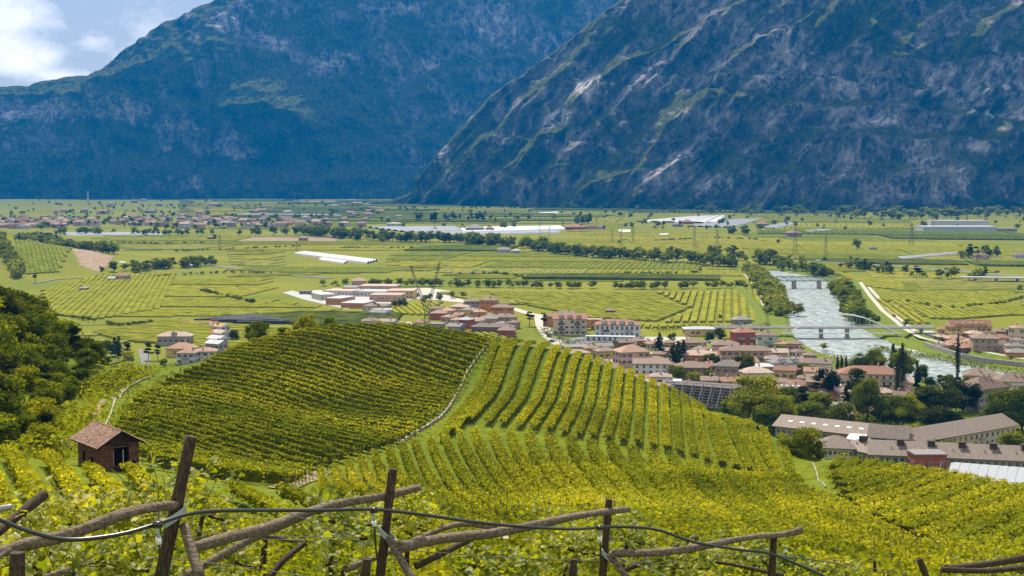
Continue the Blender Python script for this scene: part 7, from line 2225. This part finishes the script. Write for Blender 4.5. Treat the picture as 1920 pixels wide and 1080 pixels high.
near_vine(1000,1135,1030,1040,16.2,16.2,520,'dense sunlit vine left of the third big post',rise=.7,leaves=30)
near_vine(1145,1210,1010,1020,16.8,16.8,170,'bright vine shoots right of the third big post',rise=.7)
near_vine(1200,1330,1062,1066,16.4,16.6,380,'vine with shining leaves below the last long rail',rise=.5)
near_vine(1330,1500,1050,1062,18.2,18.2,480,'vine crown behind the short right-hand post',rise=.5,leaves=26)
near_vine(1500,1620,1072,1086,18.6,18.8,260,'low vine at the bottom edge right of the short post',rise=.4)
near_vine(0,140,1068,1078,11.2,11.2,240,'vine leaves in the lower left corner round the stub post',rise=.6)
near_vine(150,280,1062,1070,12.2,12.4,240,'vine leaves at the bottom edge left of the tallest post',rise=.6)
near_vine(400,480,1050,1065,14.2,14.2,170,'vine leaves at the bottom edge before the thin stake',rise=.7)
near_vine(1800,1925,1078,1072,20.5,20.5,220,'vine leaves over the brown rails in the lower right corner',rise=.3)
# next tier of the same pergola, 17-30 m ahead: leafy lines that fill the foot of the picture
k = 0
for D_, z_off in ((26, 1.5), (30, 1.5), (34, 1.55), (38.5, 1.55), (43, 1.6)):
    xs0, xs1 = -.40*D_, .40*D_
    n = int((xs1-xs0)*85)
    x = VR.uniform(xs0, xs1, n); y = D_+VR.normal(0, .7, n)
    z = T(x, y)+z_off+VR.normal(0, .16, n)*1.2+.35*(vnoise(x*.8, y*.8)-.5)
    lm = leaves_mesh(np.c_[x, y, z], .105, VR)
    e = empty('vine_row', (0, D_, T1(0, D_))); lm.transform(Matrix.Translation((0, -D_, -T1(0, D_))))
    f = link('foliage', lm, M['vine_near'], e); f['kind'] = 'stuff'
    pm = posts_mb(np.array([(xs0, D_), (xs1, D_)]), 3.2, 2.1, .04); pm.v = [(a, b-D_, c-T1(0, D_)) for a, b, c in pm.v]
    q = pm.build('trellis_posts', M['post_wood'], e); q['kind'] = 'stuff'
    tag(e, f"{ORD[k]} leafy vine line beyond the wooden pergola at the foot of the view", 'vine row', 'leafy lines just beyond the pergola'); k += 1
# red-brown crate and pale stones in the gap under the thick rail
e = empty('brick_pillar', tuple(hit(943, 1066, 0, 45)+np.array([0, 0, .6]))); MB().box(-.3, .3, -.3, .3, -.8, 1.3).build('pillar_shaft', WM['brown'], e)
MB().box(-.36, .36, -.36, .36, 1.303, 1.42).build('pillar_cap', WM['tan'], e)
tag(e, 'small red-brown pillar half hidden under the thick mossy rail', 'pillar')
# ================================================================== the air
def haze():
    mb = MB().box(-5200, 5200, -60, 12600, -2.0, 2050)
    m, t, N, L = new_mat('hazy_air')
    o = N("ShaderNodeOutputMaterial"); v = N("ShaderNodeVolumePrincipled")
    v.inputs['Density'].default_value = HAZE_DENSITY
    v.inputs['Color'].default_value = (*HAZE_COLOR, 1)
    v.inputs['Anisotropy'].default_value = 0.0
    L(v.outputs[0], o.inputs['Volume'])
    ob = mb.build('haze', m)
    tag(ob, kind='stuff')
haze()
